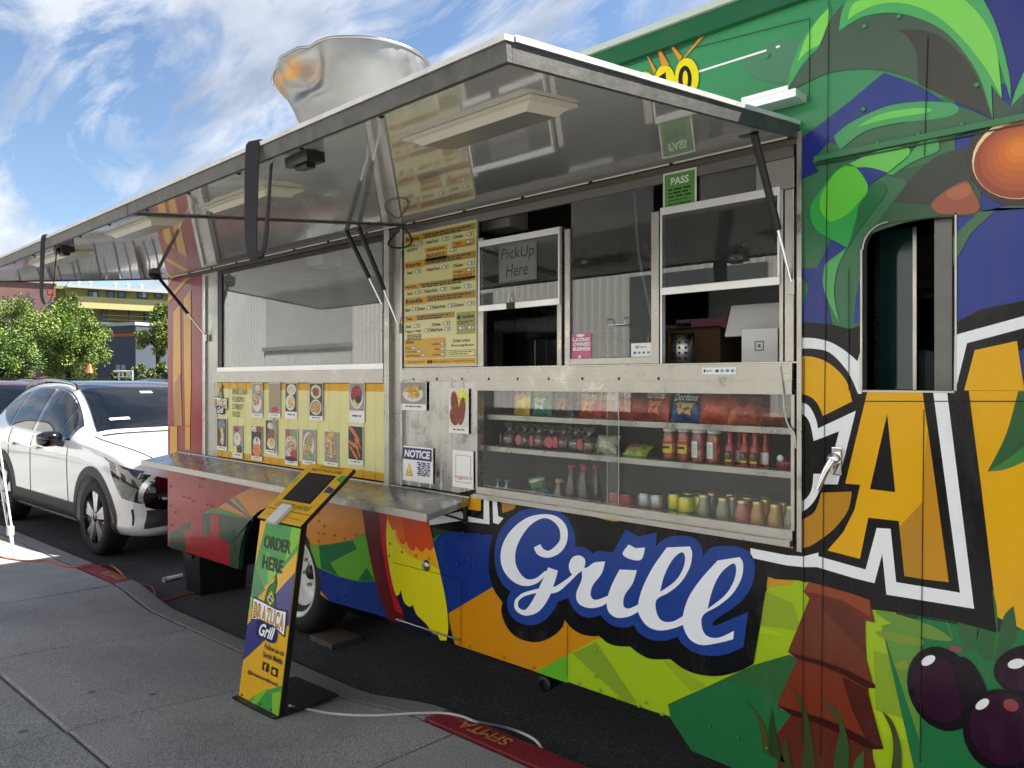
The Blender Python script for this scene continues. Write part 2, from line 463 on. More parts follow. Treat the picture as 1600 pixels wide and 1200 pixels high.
def concrete(name, c0, c1, speck=0.42, stains=True):
    m = bpy.data.materials.new(name); m.use_nodes = True
    n, l = m.node_tree.nodes, m.node_tree.links; b = n['Principled BSDF']
    tc = n.new('ShaderNodeTexCoord')
    nz = n.new('ShaderNodeTexNoise'); nz.inputs['Scale'].default_value = 0.9; nz.inputs['Detail'].default_value = 9; nz.inputs['Roughness'].default_value = .62; l.new(tc.outputs['Object'], nz.inputs['Vector'])
    n2 = n.new('ShaderNodeTexNoise'); n2.inputs['Scale'].default_value = 150; n2.inputs['Detail'].default_value = 3; l.new(tc.outputs['Object'], n2.inputs['Vector'])
    r = n.new('ShaderNodeValToRGB'); r.color_ramp.elements[0].position = .3; r.color_ramp.elements[0].color = c0; r.color_ramp.elements[1].position = .7; r.color_ramp.elements[1].color = c1
    l.new(nz.outputs['Fac'], r.inputs[0])
    mx = n.new('ShaderNodeMix'); mx.data_type = 'RGBA'; mx.blend_type = 'OVERLAY'; mx.inputs[0].default_value = speck
    r2 = n.new('ShaderNodeValToRGB'); r2.color_ramp.elements[0].position = .36; r2.color_ramp.elements[1].position = .64
    l.new(n2.outputs['Fac'], r2.inputs[0]); l.new(r.outputs[0], mx.inputs[6]); l.new(r2.outputs[0], mx.inputs[7])
    out = mx.outputs[2]
    # light aggregate flecks and dark gum spots
    v = n.new('ShaderNodeTexVoronoi'); v.inputs['Scale'].default_value = 26; l.new(tc.outputs['Object'], v.inputs['Vector'])
    fl = n.new('ShaderNodeMath'); fl.operation = 'LESS_THAN'; fl.inputs[1].default_value = 0.09; l.new(v.outputs['Distance'], fl.inputs[0])
    vs = n.new('ShaderNodeSeparateColor'); l.new(v.outputs['Color'], vs.inputs[0])
    g2 = n.new('ShaderNodeMath'); g2.operation = 'GREATER_THAN'; g2.inputs[1].default_value = 0.8; l.new(vs.outputs[0], g2.inputs[0])
    ml = n.new('ShaderNodeMath'); ml.operation = 'MULTIPLY'; l.new(fl.outputs[0], ml.inputs[0]); l.new(g2.outputs[0], ml.inputs[1])
    m3 = n.new('ShaderNodeMix'); m3.data_type = 'RGBA'; m3.inputs[7].default_value = (.5, .49, .46, 1)
    l.new(ml.outputs[0], m3.inputs[0]); l.new(out, m3.inputs[6]); out = m3.outputs[2]
    if stains:
        v2 = n.new('ShaderNodeTexVoronoi'); v2.inputs['Scale'].default_value = 3.4; l.new(tc.outputs['Object'], v2.inputs['Vector'])
        f2 = n.new('ShaderNodeMath'); f2.operation = 'LESS_THAN'; f2.inputs[1].default_value = 0.07; l.new(v2.outputs['Distance'], f2.inputs[0])
        m4 = n.new('ShaderNodeMix'); m4.data_type = 'RGBA'; m4.inputs[7].default_value = (.035, .035, .035, 1)
        hf = n.new('ShaderNodeMath'); hf.operation = 'MULTIPLY'; hf.inputs[1].default_value = .6; l.new(f2.outputs[0], hf.inputs[0])
        l.new(hf.outputs[0], m4.inputs[0]); l.new(out, m4.inputs[6]); out = m4.outputs[2]
    l.new(out, b.inputs['Base Color']); b.inputs['Roughness'].default_value = 0.9
    bp = n.new('ShaderNodeBump'); bp.inputs['Strength'].default_value = 0.5; bp.inputs['Distance'].default_value = 0.004
    l.new(n2.outputs['Fac'], bp.inputs['Height']); l.new(bp.outputs[0], b.inputs['Normal'])
    return m
M_ASPH = asphalt()
M_CONC = concrete('pavement_concrete', (.18, .18, .177, 1), (.32, .316, .305, 1))
M_KERB = concrete('kerb_concrete', (.14, .14, .138, 1), (.22, .217, .21, 1), .3, False)
M_JOINT = mat('joint_dirt', '#1b1a18', .95)
M_REDPAINT = None
def chipped(name, col, under, amount=.56, scale=14):
    m = bpy.data.materials.new(name); m.use_nodes = True
    n, l = m.node_tree.nodes, m.node_tree.links; b = n['Principled BSDF']
    tc = n.new('ShaderNodeTexCoord'); nz = n.new('ShaderNodeTexNoise'); nz.inputs['Scale'].default_value = scale; nz.inputs['Detail'].default_value = 8; nz.inputs['Roughness'].default_value = .7
    l.new(tc.outputs['Object'], nz.inputs['Vector'])
    r = n.new('ShaderNodeValToRGB'); r.color_ramp.elements[0].position = amount; r.color_ramp.elements[0].color = lin(col); r.color_ramp.elements[1].position = amount + .05; r.color_ramp.elements[1].color = lin(under)
    l.new(nz.outputs['Fac'], r.inputs[0]); l.new(r.outputs[0], b.inputs['Base Color']); b.inputs['Roughness'].default_value = .7
    bp = n.new('ShaderNodeBump'); bp.inputs['Strength'].default_value = .4; bp.inputs['Distance'].default_value = .004; l.new(nz.outputs['Fac'], bp.inputs['Height']); l.new(bp.outputs[0], b.inputs['Normal'])
    return m
M_REDPAINT = chipped('red_kerb_paint', '#7a1420', '#57504c', .6, 16)
M_STENCIL = chipped('stencil_paint', '#b5763a', '#7a1420', .55, 60)

# one sheet to the horizon, and the road laid on it
g = MB(); g.face([(-1500, -1500, -0.03), (1500, -1500, -0.03), (1500, 1500, -0.03), (-1500, 1500, -0.03)], mat('far_ground', '#5b5a55', .95, var=.2, vscale=.05))
tag(g.build('ground'), kind='structure')
g = MB()
def kp(x, off, z): # point at along-x, off metres to the road side (+) or pavement side (-) of the kerb edge
    return (x, KY(x) + off, z)
g.face([kp(-60, -.05, 0), kp(30, -.05, 0), kp(30, 13, 0), kp(-60, 13, 0)], M_ASPH)
tag(g.build('road'), kind='structure')
g = MB(); g.face([(-92, -60, .001), (-22, -60, .001), (-22, 60, .001), (-92, 60, .001)], M_ASPH)
tag(g.build('cross_street'), kind='structure')

# the pavement dips to the road at a crossing between the two red kerb ends
X_DIP0, X_DIP1 = G(212, 905, WALK_Z).x, G(705, 1106, WALK_Z).x
def dip(x):
    a = min(1, max(0, (x - X_DIP0 + .02)/.75)); b = min(1, max(0, (X_DIP1 + .02 - x)/.75))
    t = min(a, b); return t*t*(3-2*t)
def walk_z(x, off):                       # off <= 0: distance in from the kerb edge
    d = dip(x); k = max(0.0, 1 + off/1.05); k = min(1, k)
    return WALK_Z - (WALK_Z - 0.028)*d*k
# cross joints follow lines seen on the slabs; slabs are laid one by one with a gap
KW = 0.15                                 # kerb width
rowA = [-.16, -1.28, -2.45, -3.75, -5.0]    # joint lines along the kerb (distance from the edge)
xs = []
x = 3.4
while x > -19:
    xs.append(x); x -= 1.22
shift = G(265, 977, .1).x
k = min(range(len(xs)), key=lambda i: abs(xs[i]-shift)); dlt = shift - xs[k]
xs = [q + dlt for q in xs]
pave = thing('pavement', None, None); tag(pave, kind='structure')
def slab(x0, x1, o0, o1, gap=.006, m=M_CONC):
    """one cast slab with rounded edges, following the dip"""
    nx, no = max(2, int(abs(x1-x0)/.12)), max(2, int(abs(o1-o0)/.15))
    mb = MB(); rs = random.Random(int(x0*131 + o0*977)); tx, ty = rs.uniform(-.006, .006), rs.uniform(-.006, .006)
    if x0 > x1: x0, x1 = x1, x0
    if o0 > o1: o0, o1 = o1, o0
    def fn(a, b):
        X = x0 + gap + (x1-x0-2*gap)*a; O = o0 + gap + (o1-o0-2*gap)*b
        z = walk_z(X, O) + tx*(a-.5) + ty*(b-.5)
        if a in (0, 1) or b in (0, 1): z -= .006
        return (X, KY(X) + O, z)
    us = [0, .012/(x1-x0)] + [i/nx for i in range(1, nx)] + [1-.012/(x1-x0), 1]
    vs_ = [0, .012/(o1-o0)] + [i/no for i in range(1, no)] + [1-.012/(o1-o0), 1]
    V = [fn(a, b) for a in us for b in vs_]; W = len(vs_)
    F = [(i*W+j, (i+1)*W+j, (i+1)*W+j+1, i*W+j+1) for i in range(len(us)-1) for j in range(W-1)]
    mb.raw(V, F, m)
    for (pts) in ([(us[i], 0) for i in range(len(us))], [(1, vs_[j]) for j in range(W)], [(us[i], 1) for i in range(len(us)-1, -1, -1)], [(0, vs_[j]) for j in range(W-1, -1, -1)]):
        for p, q in zip(pts[:-1], pts[1:]):
            a, b = fn(*p), fn(*q)
            mb.face([a, (a[0], a[1], a[2]-.08), (b[0], b[1], b[2]-.08), b], m)
    return mb.build('slab', pave)
for i in range(len(xs)-1):
    for j in range(len(rowA)-1):
        slab(xs[i+1], xs[i], rowA[j+1], rowA[j], gap=.006)
mb = MB()
mb.grid(lambda a, b: (-20 + 24*a, KY(-20+24*a) - .14 - 4.9*b, walk_z(-20+24*a, -.14-4.9*b) - .022), 120, 20, M_JOINT)
mb.build('joint_bed', pave)
mb = MB()
mb.box((4, -5.2, -.02), (30, -.2, WALK_Z), M_CONC); mb.box((-62, -7.5, -.02), (-20, -1.0, WALK_Z-.002), M_CONC)
mb.build('far_paving', pave)

# kerb stones
kerb = thing('kerb', None, None); tag(kerb, kind='structure')
def kerb_stone(x0, x1, m, name='kerb_stone', lift=0.0, gap=.005, w=KW):
    n = max(2, int((x1-x0)/.1)); mb = MB()
    prof = [(0.0, -.2), (.0, -.022), (-.006, -.007), (-.02, 0), (-w+.004, 0), (-w, -.004), (-w, -.2)]
    V = []
    for i in range(n+1):
        X = x0 + gap + (x1-x0-2*gap)*i/n
        for (o_, z_) in prof:
            zt = walk_z(X, o_) + lift
            V.append((X, KY(X) + o_ + lift*(1 if o_ > -.03 else 0), zt + z_ if z_ > -.1 else -.06))
    W = len(prof)
    F = [(i*W+j, (i+1)*W+j, (i+1)*W+j+1, i*W+j+1) for i in range(n) for j in range(W-1)]
    mb.raw(V, F, m); mb.face([V[j] for j in range(W)], m); mb.face([V[n*W+j] for j in range(W)][::-1], m)
    return mb.build(name, kerb)
x = -20.0
RED0 = (G(146, 880, WALK_Z).x, X_DIP0)           # red end beside the car
RED1 = (X_DIP1, 3.4)
cuts = [-20, -17.6, -15.2, -12.8, -10.4, -8.9, RED0[0], RED0[1], RED0[1]+1.15, RED0[1]+2.3, X_DIP1, X_DIP1+1.6, 3.4, 6, 10]
for a, b in zip(cuts[:-1], cuts[1:]):
    red = abs(a-RED0[0]) < .01 or (a >= X_DIP1-.01 and b <= 3.5)
    kerb_stone(a, b, M_REDPAINT if red else M_KERB)

# worn stencil letters on the red kerb tops (they face the road)
def stencil(s, xa, xb, o0, o1):
    mb = MB()
    write(mb, s, lambda a, b, c: (xb - (xb-xa)*a, KY(xb - (xb-xa)*a) - (o0 + (o1-o0)*b), WALK_Z + .0035), (0, 0, 1, 1), M_STENCIL, bold=.03)
    return mb.build('stencil_letters', kerb)

stencil('SFMTA', G(722, 1129, WALK_Z).x, G(800, 1160, WALK_Z).x, .045, .115)
stencil('SFMTA', G(172, 892, WALK_Z).x, G(204, 903, WALK_Z).x, .03, .11)

# ================================================================ food truck
VM = {}
def vm(h, rough=.2):
    """printed vinyl film of one colour"""
    if (h, rough) not in VM:
        VM[(h, rough)] = mat('vinyl_' + h.strip('#'), h, rough, var=.05, vscale=9, wav=.004, wscale=2.2, rvar=.07, spec=.22, scuff=.13)
    return VM[(h, rough)]
M_STEEL = mat('stainless', (.43, .425, .405), .30, 1.0, var=.22, vscale=9, rvar=.14, bump=.04, bscale=120)
M_STEEL_B = mat('stainless_worn_trim', (.42, .405, .37), .36, .85, var=.34, vscale=11, rvar=.18, bump=.05, bscale=60)
M_STEEL_D = mat('stainless_dull', (.36, .35, .33), .34, 1.0, var=.25, vscale=5, rvar=.12, bump=.03, bscale=80)
M_MIRROR = mat('awning_liner', (.52, .515, .49), .035, .10, var=.05, vscale=2, wav=.0035, wscale=1.1, spec=.8, coat=.65)
M_ALU_W = mat('bright_aluminium', (.80, .80, .79), .38, .6, var=.12, vscale=12, rvar=.1)
M_ALU_D = mat('dirty_aluminium', (.085, .082, .076), .5, .5, var=.7, vscale=22, bump=.1, bscale=60)
M_BLACK = mat('black_plastic', '#101112', .45)
M_RUBBER = mat('rubber', '#0c0c0d', .75, bump=.2, bscale=90)
M_CHROME = mat('chrome', (.82, .82, .82), .12, 1.0)
M_GLASS = glass('window_glass', (.90, .93, .92), .07, .32)  # haze painted in to lighten the dark awning reflection; smears on top
M_GLASS_D = glass('dark_window_glass', (.62, .66, .65), .06, .04)
M_SEAM = mat('seam_black', '#0b0c0d', .8)  # near-black for joints, gaps, screw heads and small holes
M_CREAM = mat('cream_enamel', '#d6d0bd', .35)
M_WHITE = mat('white_print', '#eceded', .35, var=.04)
M_INK = mat('black_print', '#111111', .4)

truck = thing('food_truck', 'colourful food truck with raised awning, palm mural and large yellow and blue lettering', 'food truck', (-2.6, 1.1, 0))
XL, XR = -6.28, 1.5              # rear and front of the side in view
TOPZ, BOTZ = 2.97, 0.35
YB = 2.2                         # far side
BAY0, BAY1 = XS(316), XS(1250)
def S3(y0=0.0):                  # side plane: (x, z, depth)
    return lambda a, b, d=0.0: (a, y0 + d, b)

# ---- skin, with the wheel arch and window openings cut as real holes
AX, AZ, AA, AB_ = -4.55, .36, .525, .47
arch = [(AX + AA*math.cos(t), AZ + AB_*math.sin(t)) for t in [math.pi*i/20 for i in range(21)]]      # right -> left over the top
archR2L = [(AX+AA, BOTZ)] + arch + [(AX-AA, BOTZ)]
BOTR = .377
low = [(XL, .327), (XL, 1.095), (XR, 1.095), (XR, BOTR), (AX+AA, BOTR)] + [p for p in arch if p[1] > BOTR+.004] + [(AX-AA, .349)]
b = MB(); b.prism(low, S3(), .03, vm('#22402c')); b.build('lower_skin', truck)
b = MB(); b.prism([(XL, 2.475), (XL, TOPZ), (XR, TOPZ), (XR, 2.475)], S3(), .03, vm('#3c8a5a')); b.build('upper_skin', truck)
b = MB(); b.prism([(XL, 1.0955), (XL, 2.4745), (BAY0, 2.4745), (BAY0, 1.0955)], S3(), .03, vm('#931019')); b.build('rear_corner_skin', truck)
# cab side with a round-topped opening
WX0, WX1, WZ0, WZ1 = XS(1349), XS(1492), ZS(1420, 610), ZS(1420, 343)
ro = .075
hole = [(WX0, WZ0), (WX0, WZ1-ro)] + [(WX0+ro-ro*math.cos(t), WZ1-ro+ro*math.sin(t)) for t in [math.pi/2*i/7 for i in range(1, 8)]] + [(WX1, WZ1), (WX1, WZ0)]
cab = [(BAY1, 1.0955), (BAY1, 2.4745), (XR, 2.4745), (XR, 1.0955), (WX0, 1.0955)] + hole + [(WX1 + .0, WZ0)]
b = MB()
# three pieces around the opening so every face is simple
b.prism([(BAY1, 1.0955), (BAY1, 2.4745), (WX0-.0005, 2.4745), (WX0-.0005, 1.0955)], S3(), .03, vm('#3f7350'))
b.prism([(WX0, WZ1-ro)] + hole[2:-1] + [(WX1, 2.4745), (WX0, 2.4745)], S3(), .03, vm('#3f7350'))
b.prism([(WX0, 1.0955), (WX0, WZ0), (WX1, WZ0), (WX1, 1.0955)], S3(), .03, vm('#dca50c'))
b.prism([(WX1+.0005, 1.0955), (WX1+.0005, 2.4745), (XR, 2.4745), (XR, 1.0955)], S3(), .03, vm('#2e3c88'))
b.build('cab_skin', truck)

# ---- the rest of the box: roof, far side, ends, floor
b = MB(); b.box((XL+.002, .031, TOPZ-.03), (XR, YB, TOPZ+.02), mat('white_roof', '#c9cbc8', .5))
b.build('roof', truck)
b = MB(); b.box((XL+.002, YB, BOTZ), (XR, YB+.03, TOPZ-.031), vm('#3c8a5a')); b.build('far_side', truck)
b = MB(); b.box((XL+.002, .031, BOTZ+.2), (XL+.03, YB-.001, TOPZ-.031), vm('#a81c26')); b.build('rear_wall', truck)
b = MB(); b.box((XR-.03, .031, BOTZ), (XR-.002, YB-.001, TOPZ-.031), vm('#3c8a5a')); b.build('front_wall', truck)
b = MB(); b.box((XL+.04, .05, .80), (-5.2, YB-.05, .86), M_BLACK); b.box((-5.2, .6, .78), (-3.9, YB-.05, .86), M_BLACK)
b.box((-3.9, .05, .80), (XR-.04, YB-.05, .86), M_BLACK)
b.box((-5.15, .5, .2), (XR-.3, .62, .70), M_BLACK); b.box((-6.1, .7, .42), (XR-.3, .85, .78), M_BLACK); b.box((-6.1, 1.5, .42), (XR-.3, 1.65, .78), M_BLACK)
b.build('chassis', truck)
b = MB(); b.box((-1.75, .16, .22), (-1.35, .5, .42), M_BLACK); b.build('waste_tank', truck)
b = MB(); b.tube([P(852, 1068, .02), P(852, 1068, .02) + Vector((0, .25, 0))], .028, M_BLACK, 14)
b.lathe([(.02, -.012), (.034, -.012), (.034, .02), (.028, .02)], M_BLACK, P(852, 1068, .02), 'y', 16)
b.build('drain_outlet', truck)
# gutter and roof rail
b = MB()
b.box((XL, -.03, TOPZ-.075), (XR, -.0005, TOPZ-.004), vm('#1f5a38')); b.box((XL, -.045, TOPZ-.004), (XR, .03, TOPZ+.021), mat('roof_edge_trim', '#b8c2b6', .4, .3))
b.build('roof_rail', truck)
b = MB(); z1 = ZS(1180, 41)
b.box((XS(960), -.0028, TOPZ-.198), (XS(1198), -.0005, TOPZ-.191), M_WHITE); b.box((XS(1213), -.0028, TOPZ-.198), (XS(1219), -.0005, TOPZ-.191), M_WHITE)
b.build('pinstripe', truck)
# rub rail across the cab side
b = MB(); z0 = ZS(1275, 252)
b.box((XS(1275), -.016, z0-.004), (XR, -.0005, z0+.014), vm('#3c7a50')); b.box((XS(1275), -.009, z0-.016), (XR, -.0006, z0-.012), vm('#24402c'))
b.build('rub_rail', truck)
# diamond plate step bumper
b = MB(); b.box((-6.52, .10, .43), (-6.31, .55, .56), mat('diamond_plate', (.55, .55, .55), .4, .9, var=.3, vscale=90, bump=.9, bscale=90), bev=.006)
b.box((-6.5, .2, .46), (-6.2, .4, .53), M_BLACK)
b.build('rear_bumper', truck)

# ---- rivets and panel seams
def seam(pts, name='panel_seam', w=.0024, y=-.0082):
    b = MB()
    for p, q in zip(pts[:-1], pts[1:]):
        b.tube([(p[0], y, p[1]), (q[0], y, q[1])], w/2, M_SEAM, 5)
    return b.build(name, truck)
def pz(u, v): p = P(u, v); return (p.x, p.z)
seam([pz(1297, 0), pz(1284, 1180)]); seam([pz(1258, 560), pz(1256, 1160)])
seam([pz(1267, 30), pz(1266, 160)]); seam([pz(1267, 30), pz(1090, 75)])
seam([pz(1349, 627), pz(1600, 627)])
seam([pz(1445, 640), pz(1439, 1190)]); seam([pz(1451, 60), pz(1446, 245)])
seam([pz(1328, 420), pz(1328, 610)]); seam([(BAY1 - 1.0, .62), (BAY1 - 1.0, .40)])
# storage hatch in the parrot panel
hz = [pz(617, 879), pz(722, 905), pz(722, 1000), pz(621, 967)]
seam(hz[:3]); 
b = MB(); b.tube([(hz[3][0], -.008, hz[3][1]), (hz[2][0], -.008, hz[2][1])], .005, M_STEEL, 8); b.build('hatch_hinge', truck)
p = P(668, 883)
b = MB(); b.lathe([(0, -.016), (.02, -.014), (.027, -.005), (.028, 0)], M_STEEL_D, (p.x, -.006, p.z), 'y', 20)
b.box((p.x-.006, -.028, p.z-.018), (p.x+.006, -.016, p.z+.014), M_CHROME, bev=.002); b.build('hatch_lock', truck)
# rivets: shared mesh
rv = MB(); rv.lathe([(0, -.0045), (.004, -.004), (.0068, -.0015), (.0072, 0)], vm('#8b8a80'), (0, 0, 0), 'y', 10)
riv_me = rv.mesh('rivet')
RIVCOL = {}
def rivet(u, v, col=None):
    p = P(u, v)
    key = col or '#7f9a30'
    if key not in RIVCOL:
        r_ = MB(); r_.lathe([(0, -.0052), (.0042, -.0046), (.0070, -.0018), (.0076, 0)], vm(key), (0, 0, 0), 'y', 10); RIVCOL[key] = r_.mesh('rivet')
    o = bpy.data.objects.new('rivet', RIVCOL[key]); C.objects.link(o); o.parent = truck
    o.matrix_parent_inverse = truck.matrix_basis.inverted(); o.location = (p.x, -.0085, p.z)
RV = {'#b0792a': [(490, 790), (500, 802), (508, 822), (499, 814), (507, 834), (524, 836), (540, 841), (499, 833), (557, 834), (499, 845)],
      '#b07f12': [(720, 1004), (735, 1009), (788, 1026), (835, 1042), (610, 868), (630, 862), (652, 868), (672, 872), (611, 849)],
      '#1c3a86': [(694, 876), (716, 881), (727, 874), (735, 874), (742, 875), (734, 886), (741, 888), (764, 893), (695, 847), (752, 834), (725, 832), (540, 930), (505, 897), (527, 937)],
      '#7fae22': [(932, 1016), (932, 1056), (906, 1067), (939, 1078), (967, 1090), (1000, 1102), (1036, 1115), (1010, 1096)],
      '#2c6e44': [(1110, 1134), (1155, 1152), (1200, 1168)],
      '#a32029': [(268, 760), (268, 790), (270, 820), (276, 800), (287, 776), (296, 778), (303, 783), (325, 788), (314, 760), (333, 790), (318, 748), (300, 840), (366, 855), (365, 830)],
      '#4a9262': [(1215, 160), (1352, 42), (1406, 27), (1201, 88), (1350, 172), (1372, 224), (1320, 236), (1435, 210), (1504, 196), (1527, 134), (1280, 246)]}
for col, L in RV.items():
    for (u, v) in L: rivet(u, v, col)

# ---- door handle on the cab
p = P(1310, 720)
b = MB(); b.box((p.x-.016, -.016, p.z-.045), (p.x+.016, -.006, p.z+.045), M_CHROME, bev=.004)
b.lathe([(0, -.05), (.016, -.048), (.019, -.03), (.017, -.014)], M_CHROME, (p.x-.002, 0, p.z+.01), 'y', 16)
q = P(1287, 762)
b.tube([(p.x-.003, -.043, p.z+.006), (p.x-.02, -.05, p.z-.03), (q.x, -.046, q.z)], [.013, .011, .009], M_CHROME, 10)
b.build('door_handle', truck)

# ---- wheel under the arch: deep-dished outer wheel
b = MB()
WY = .12; WR = .375; WXc = -4.55
b.lathe([(.20, WY+.05), (.255, WY), (.30, WY-.012), (.345, WY), (.368, WY+.03), (WR, WY+.08), (WR, WY+.20), (.35, WY+.24), (.2, WY+.25)], M_RUBBER, (WXc, 0, WR), 'y', 48)
tyre = b.build('tyre', truck)
b = MB()
M_RIM = mat('white_rim_paint', '#d9d9d6', .4, var=.12, vscale=14)
b.lathe([(.262, WY+.004), (.268, WY-.004), (.258, WY-.008), (.248, WY+.004), (.236, WY+.012), (.226, WY+.05), (.214, WY+.06), (.20, WY+.07), (.19, WY+.14), (.17, WY+.16), (.085, WY+.165), (.08, WY+.15), (.0, WY+.15)], M_RIM, (WXc, 0, WR), 'y', 48)
rim = b.build('rim', truck)
b = MB(); b.lathe([(0, WY+.10), (.03, WY+.102), (.045, WY+.112), (.048, WY+.155)], M_BLACK, (WXc, 0, WR), 'y', 24); b.build('hub', truck)
for k in range(8):
    a = 2*math.pi*k/8 + .2
    b = MB(); b.lathe([(0, WY+.135), (.012, WY+.137), (.014, WY+.163)], M_STEEL_D, (WXc+.115*math.cos(a), 0, WR+.115*math.sin(a)), 'y', 6, False); b.build('wheel_nut', truck)
b = MB(); b.tube([(WXc+.02, WY+.10, WR+.03), (WXc+.03, WY+.09, WR+.08), (WXc+.025, WY+.11, WR+.11)], .007, M_STEEL, 8); b.build('valve_stem', truck)
b = MB()       # wheel well
b.grid(lambda s, t: (AX + (AA+.02)*math.cos(math.pi*s), .032 + .55*t, AZ + (AB_+.02)*math.sin(math.pi*s)), 20, 1, M_BLACK)
b.box((AX-.56, .58, .3), (AX+.56, .6, .86), M_BLACK)
b.build('wheel_well', truck)
b = MB(); b.lathe([(.2, .62), (.36, .6), (.375, .7), (.375, .85), (.2, .9)], M_RUBBER, (WXc, 0, WR), 'y', 32); b.build('inner_tyre', truck)
for xx in (.25,):
    b = MB(); b.lathe([(.0, .2), (.3, .18), (.36, .2), (.375, .24), (.375, .38), (.3, .42)], M_RUBBER, (xx, 0, WR), 'y', 40); b.build('front_tyre', truck)

# ---- printed wrap: flat film cut to shape, each colour its own sheet lying on the one below
def TR(x0, y0, s): return lambda pts: [(x0+p[0]*s, y0+p[1]*s) + tuple(p[2:]) for p in pts]
C_GRILL, C_LOW, C_TOP = TR(740, 780, .3125), TR(1100, 860, .3125), TR(1200, 0, 1/3)
C_PAR, C_ROOF, C_LEFT, C_CA, C_WIN = TR(560, 760, .25), TR(860, 0, .275), TR(220, 680, .2375), TR(1230, 480, .43333), TR(1200, 280, .3)
C_STRIP = TR(0, 380, .25)
class Film:
    def __init__(self, name, label=None): self.name, self.b, self.label = name, MB(), label
    def add(self, col, pts, T=None, k=1, smooth=False, metric=None):
        """pts in crop pixels (T maps to photo pixels); metric: extra (x,z) points appended in order"""
        q = T(pts) if T else pts
        if smooth: q = catmull(q)
        out = []
        for p in q:
            w = P(p[0], p[1]); out.append((w.x, w.z))
        if metric: out += metric
        self.b.face([(a, -.0015 - .0005*k, c) for a, c in out], vm(col))
        return self
    def done(self):
        o = self.b.build(self.name, truck)
        bm = bmesh.new(); bm.from_mesh(o.data)
        for f in bm.faces:
            f.normal_update()
            if f.normal.y > 0: f.normal_flip()
        bm.to_mesh(o.data); bm.free()
        if self.label: o['label'] = self.label
        return o

# lower left: red, green, orange around the wheel arch
def arch_slice(t0, t1, n=8, grow=0.002):
    return [(AX + (AA+grow)*math.cos(t0+(t1-t0)*i/n), AZ + (AB_+grow)*math.sin(t0+(t1-t0)*i/n)) for i in range(n+1)]
f = Film('red_and_green_print')
def mz(pts, T): return [(w.x, w.z) for w in (P(*p[:2]) for p in T(pts))]
bl = (XL+.003, .33)
f.add('#8f131c', [], k=0, metric=[bl, (XL+.003, 1.09), (BAY1-1.9, 1.09)] + mz([(1470, 640)], C_LEFT) + arch_slice(.15, math.pi, 14) + [(AX-AA-.002, .352)])
f.add('#24402c', [(190, 650), (325, 560), (330, 612), (288, 628), (298, 770), (193, 738)], C_LEFT)
f.add('#24402c', [(405, 522), (440, 508), (540, 520), (735, 560)], C_LEFT, metric=arch_slice(math.pi*.72, math.pi, 8) + [(AX-AA-.002, .352)] + mz([(588, 868), (585, 725), (562, 692), (525, 690), (525, 615), (455, 600), (455, 660), (405, 640)], C_LEFT))
f.add('#3c7a3a', [(405, 522), (450, 490), (525, 478), (730, 552), (540, 520), (440, 508)], C_LEFT, k=2)
f.add('#8f131c', [(458, 640), (458, 520), (522, 520), (522, 690)], C_LEFT, k=3)
f.add('#bd7a2c', [(522, 468), (620, 402), (720, 350)], C_LEFT, k=3, metric=[(-4.4, 1.088), (-3.5, 1.088)] + mz([(1462, 470), (1480, 640), (1390, 686), (1250, 718), (1112, 720)], C_LEFT) + arch_slice(.50, math.pi*.72, 12) + mz([(740, 550), (522, 480)], C_LEFT))
f.add('#3a4a7a', [(555, 435), (585, 425), (735, 548), (722, 545)], C_LEFT, k=4)
f.add('#4a7a3a', [(608, 412), (628, 405), (738, 545), (732, 548)], C_LEFT, k=5)
f.done()
f = Film('green_facet_print')
f.add('#5a9a2c', [(1112, 722), (1250, 719), (1390, 687), (1480, 642), (1545, 962), (1440, 962), (1300, 928), (1165, 870)], C_LEFT, k=4)
f.add('#1c6234', [(1175, 724), (1250, 716), (1398, 690), (1425, 748), (1250, 838), (1305, 926), (1190, 876)], C_LEFT, k=5)
f.add('#1c6234', [(1490, 870), (1545, 960), (1430, 958)], C_LEFT, k=5)
f.add('#12307c', [(1300, 928), (1440, 962), (1547, 962), (1620, 1130), (1620, 1200), (1240, 1090)], C_LEFT, k=3, metric=[(AX+AA+.004, .381)] + arch_slice(0.02, .36, 5, .004))
f.add('#bd7a2c', [(1188, 1020), (1240, 1088), (1186, 1046)], C_LEFT, k=5)
f.done()
f = Film('parrot_print')
f.add('#5c0d12', [(28, 90), (130, 90), (150, 350), (230, 690), (285, 830), (190, 822), (110, 590), (60, 350)], C_PAR, 5, True)
f.add('#b01422', [(128, 90, 1), (192, 110, 1), (180, 330), (230, 660), (285, 800, 1), (235, 775, 1), (180, 560), (146, 330)], C_PAR, 6)
f.add('#0d1230', [(215, 640), (300, 660), (480, 880), (565, 880), (605, 986), (490, 955), (190, 822), (240, 790)], C_PAR, 4)
f.add('#d8cf12', [(185, 185, 1), (178, 330), (200, 520), (235, 668), (258, 674), (270, 645, 1), (290, 720), (325, 750), (345, 738, 1), (370, 800), (430, 860), (460, 908), (500, 926, 1), (515, 960, 1), (555, 962, 1), (566, 880), (555, 740), (520, 560), (480, 390), (470, 370, 1), (300, 160, 1)], C_PAR, 7, True)
f.add('#e0a018', [(222, 240, 1), (470, 372, 1), (486, 440), (508, 520, 1), (440, 480), (360, 450), (290, 400), (240, 330)], C_PAR, 8, True)
f.add('#cc4612', [(182, 178, 1), (182, 100, 1), (420, 120, 1), (450, 240), (470, 330), (476, 376, 1), (455, 402), (430, 380, 1), (400, 408), (365, 374, 1), (352, 400), (322, 384), (305, 340, 1), (285, 362), (258, 330), (240, 264, 1), (215, 266)], C_PAR, 9, True)
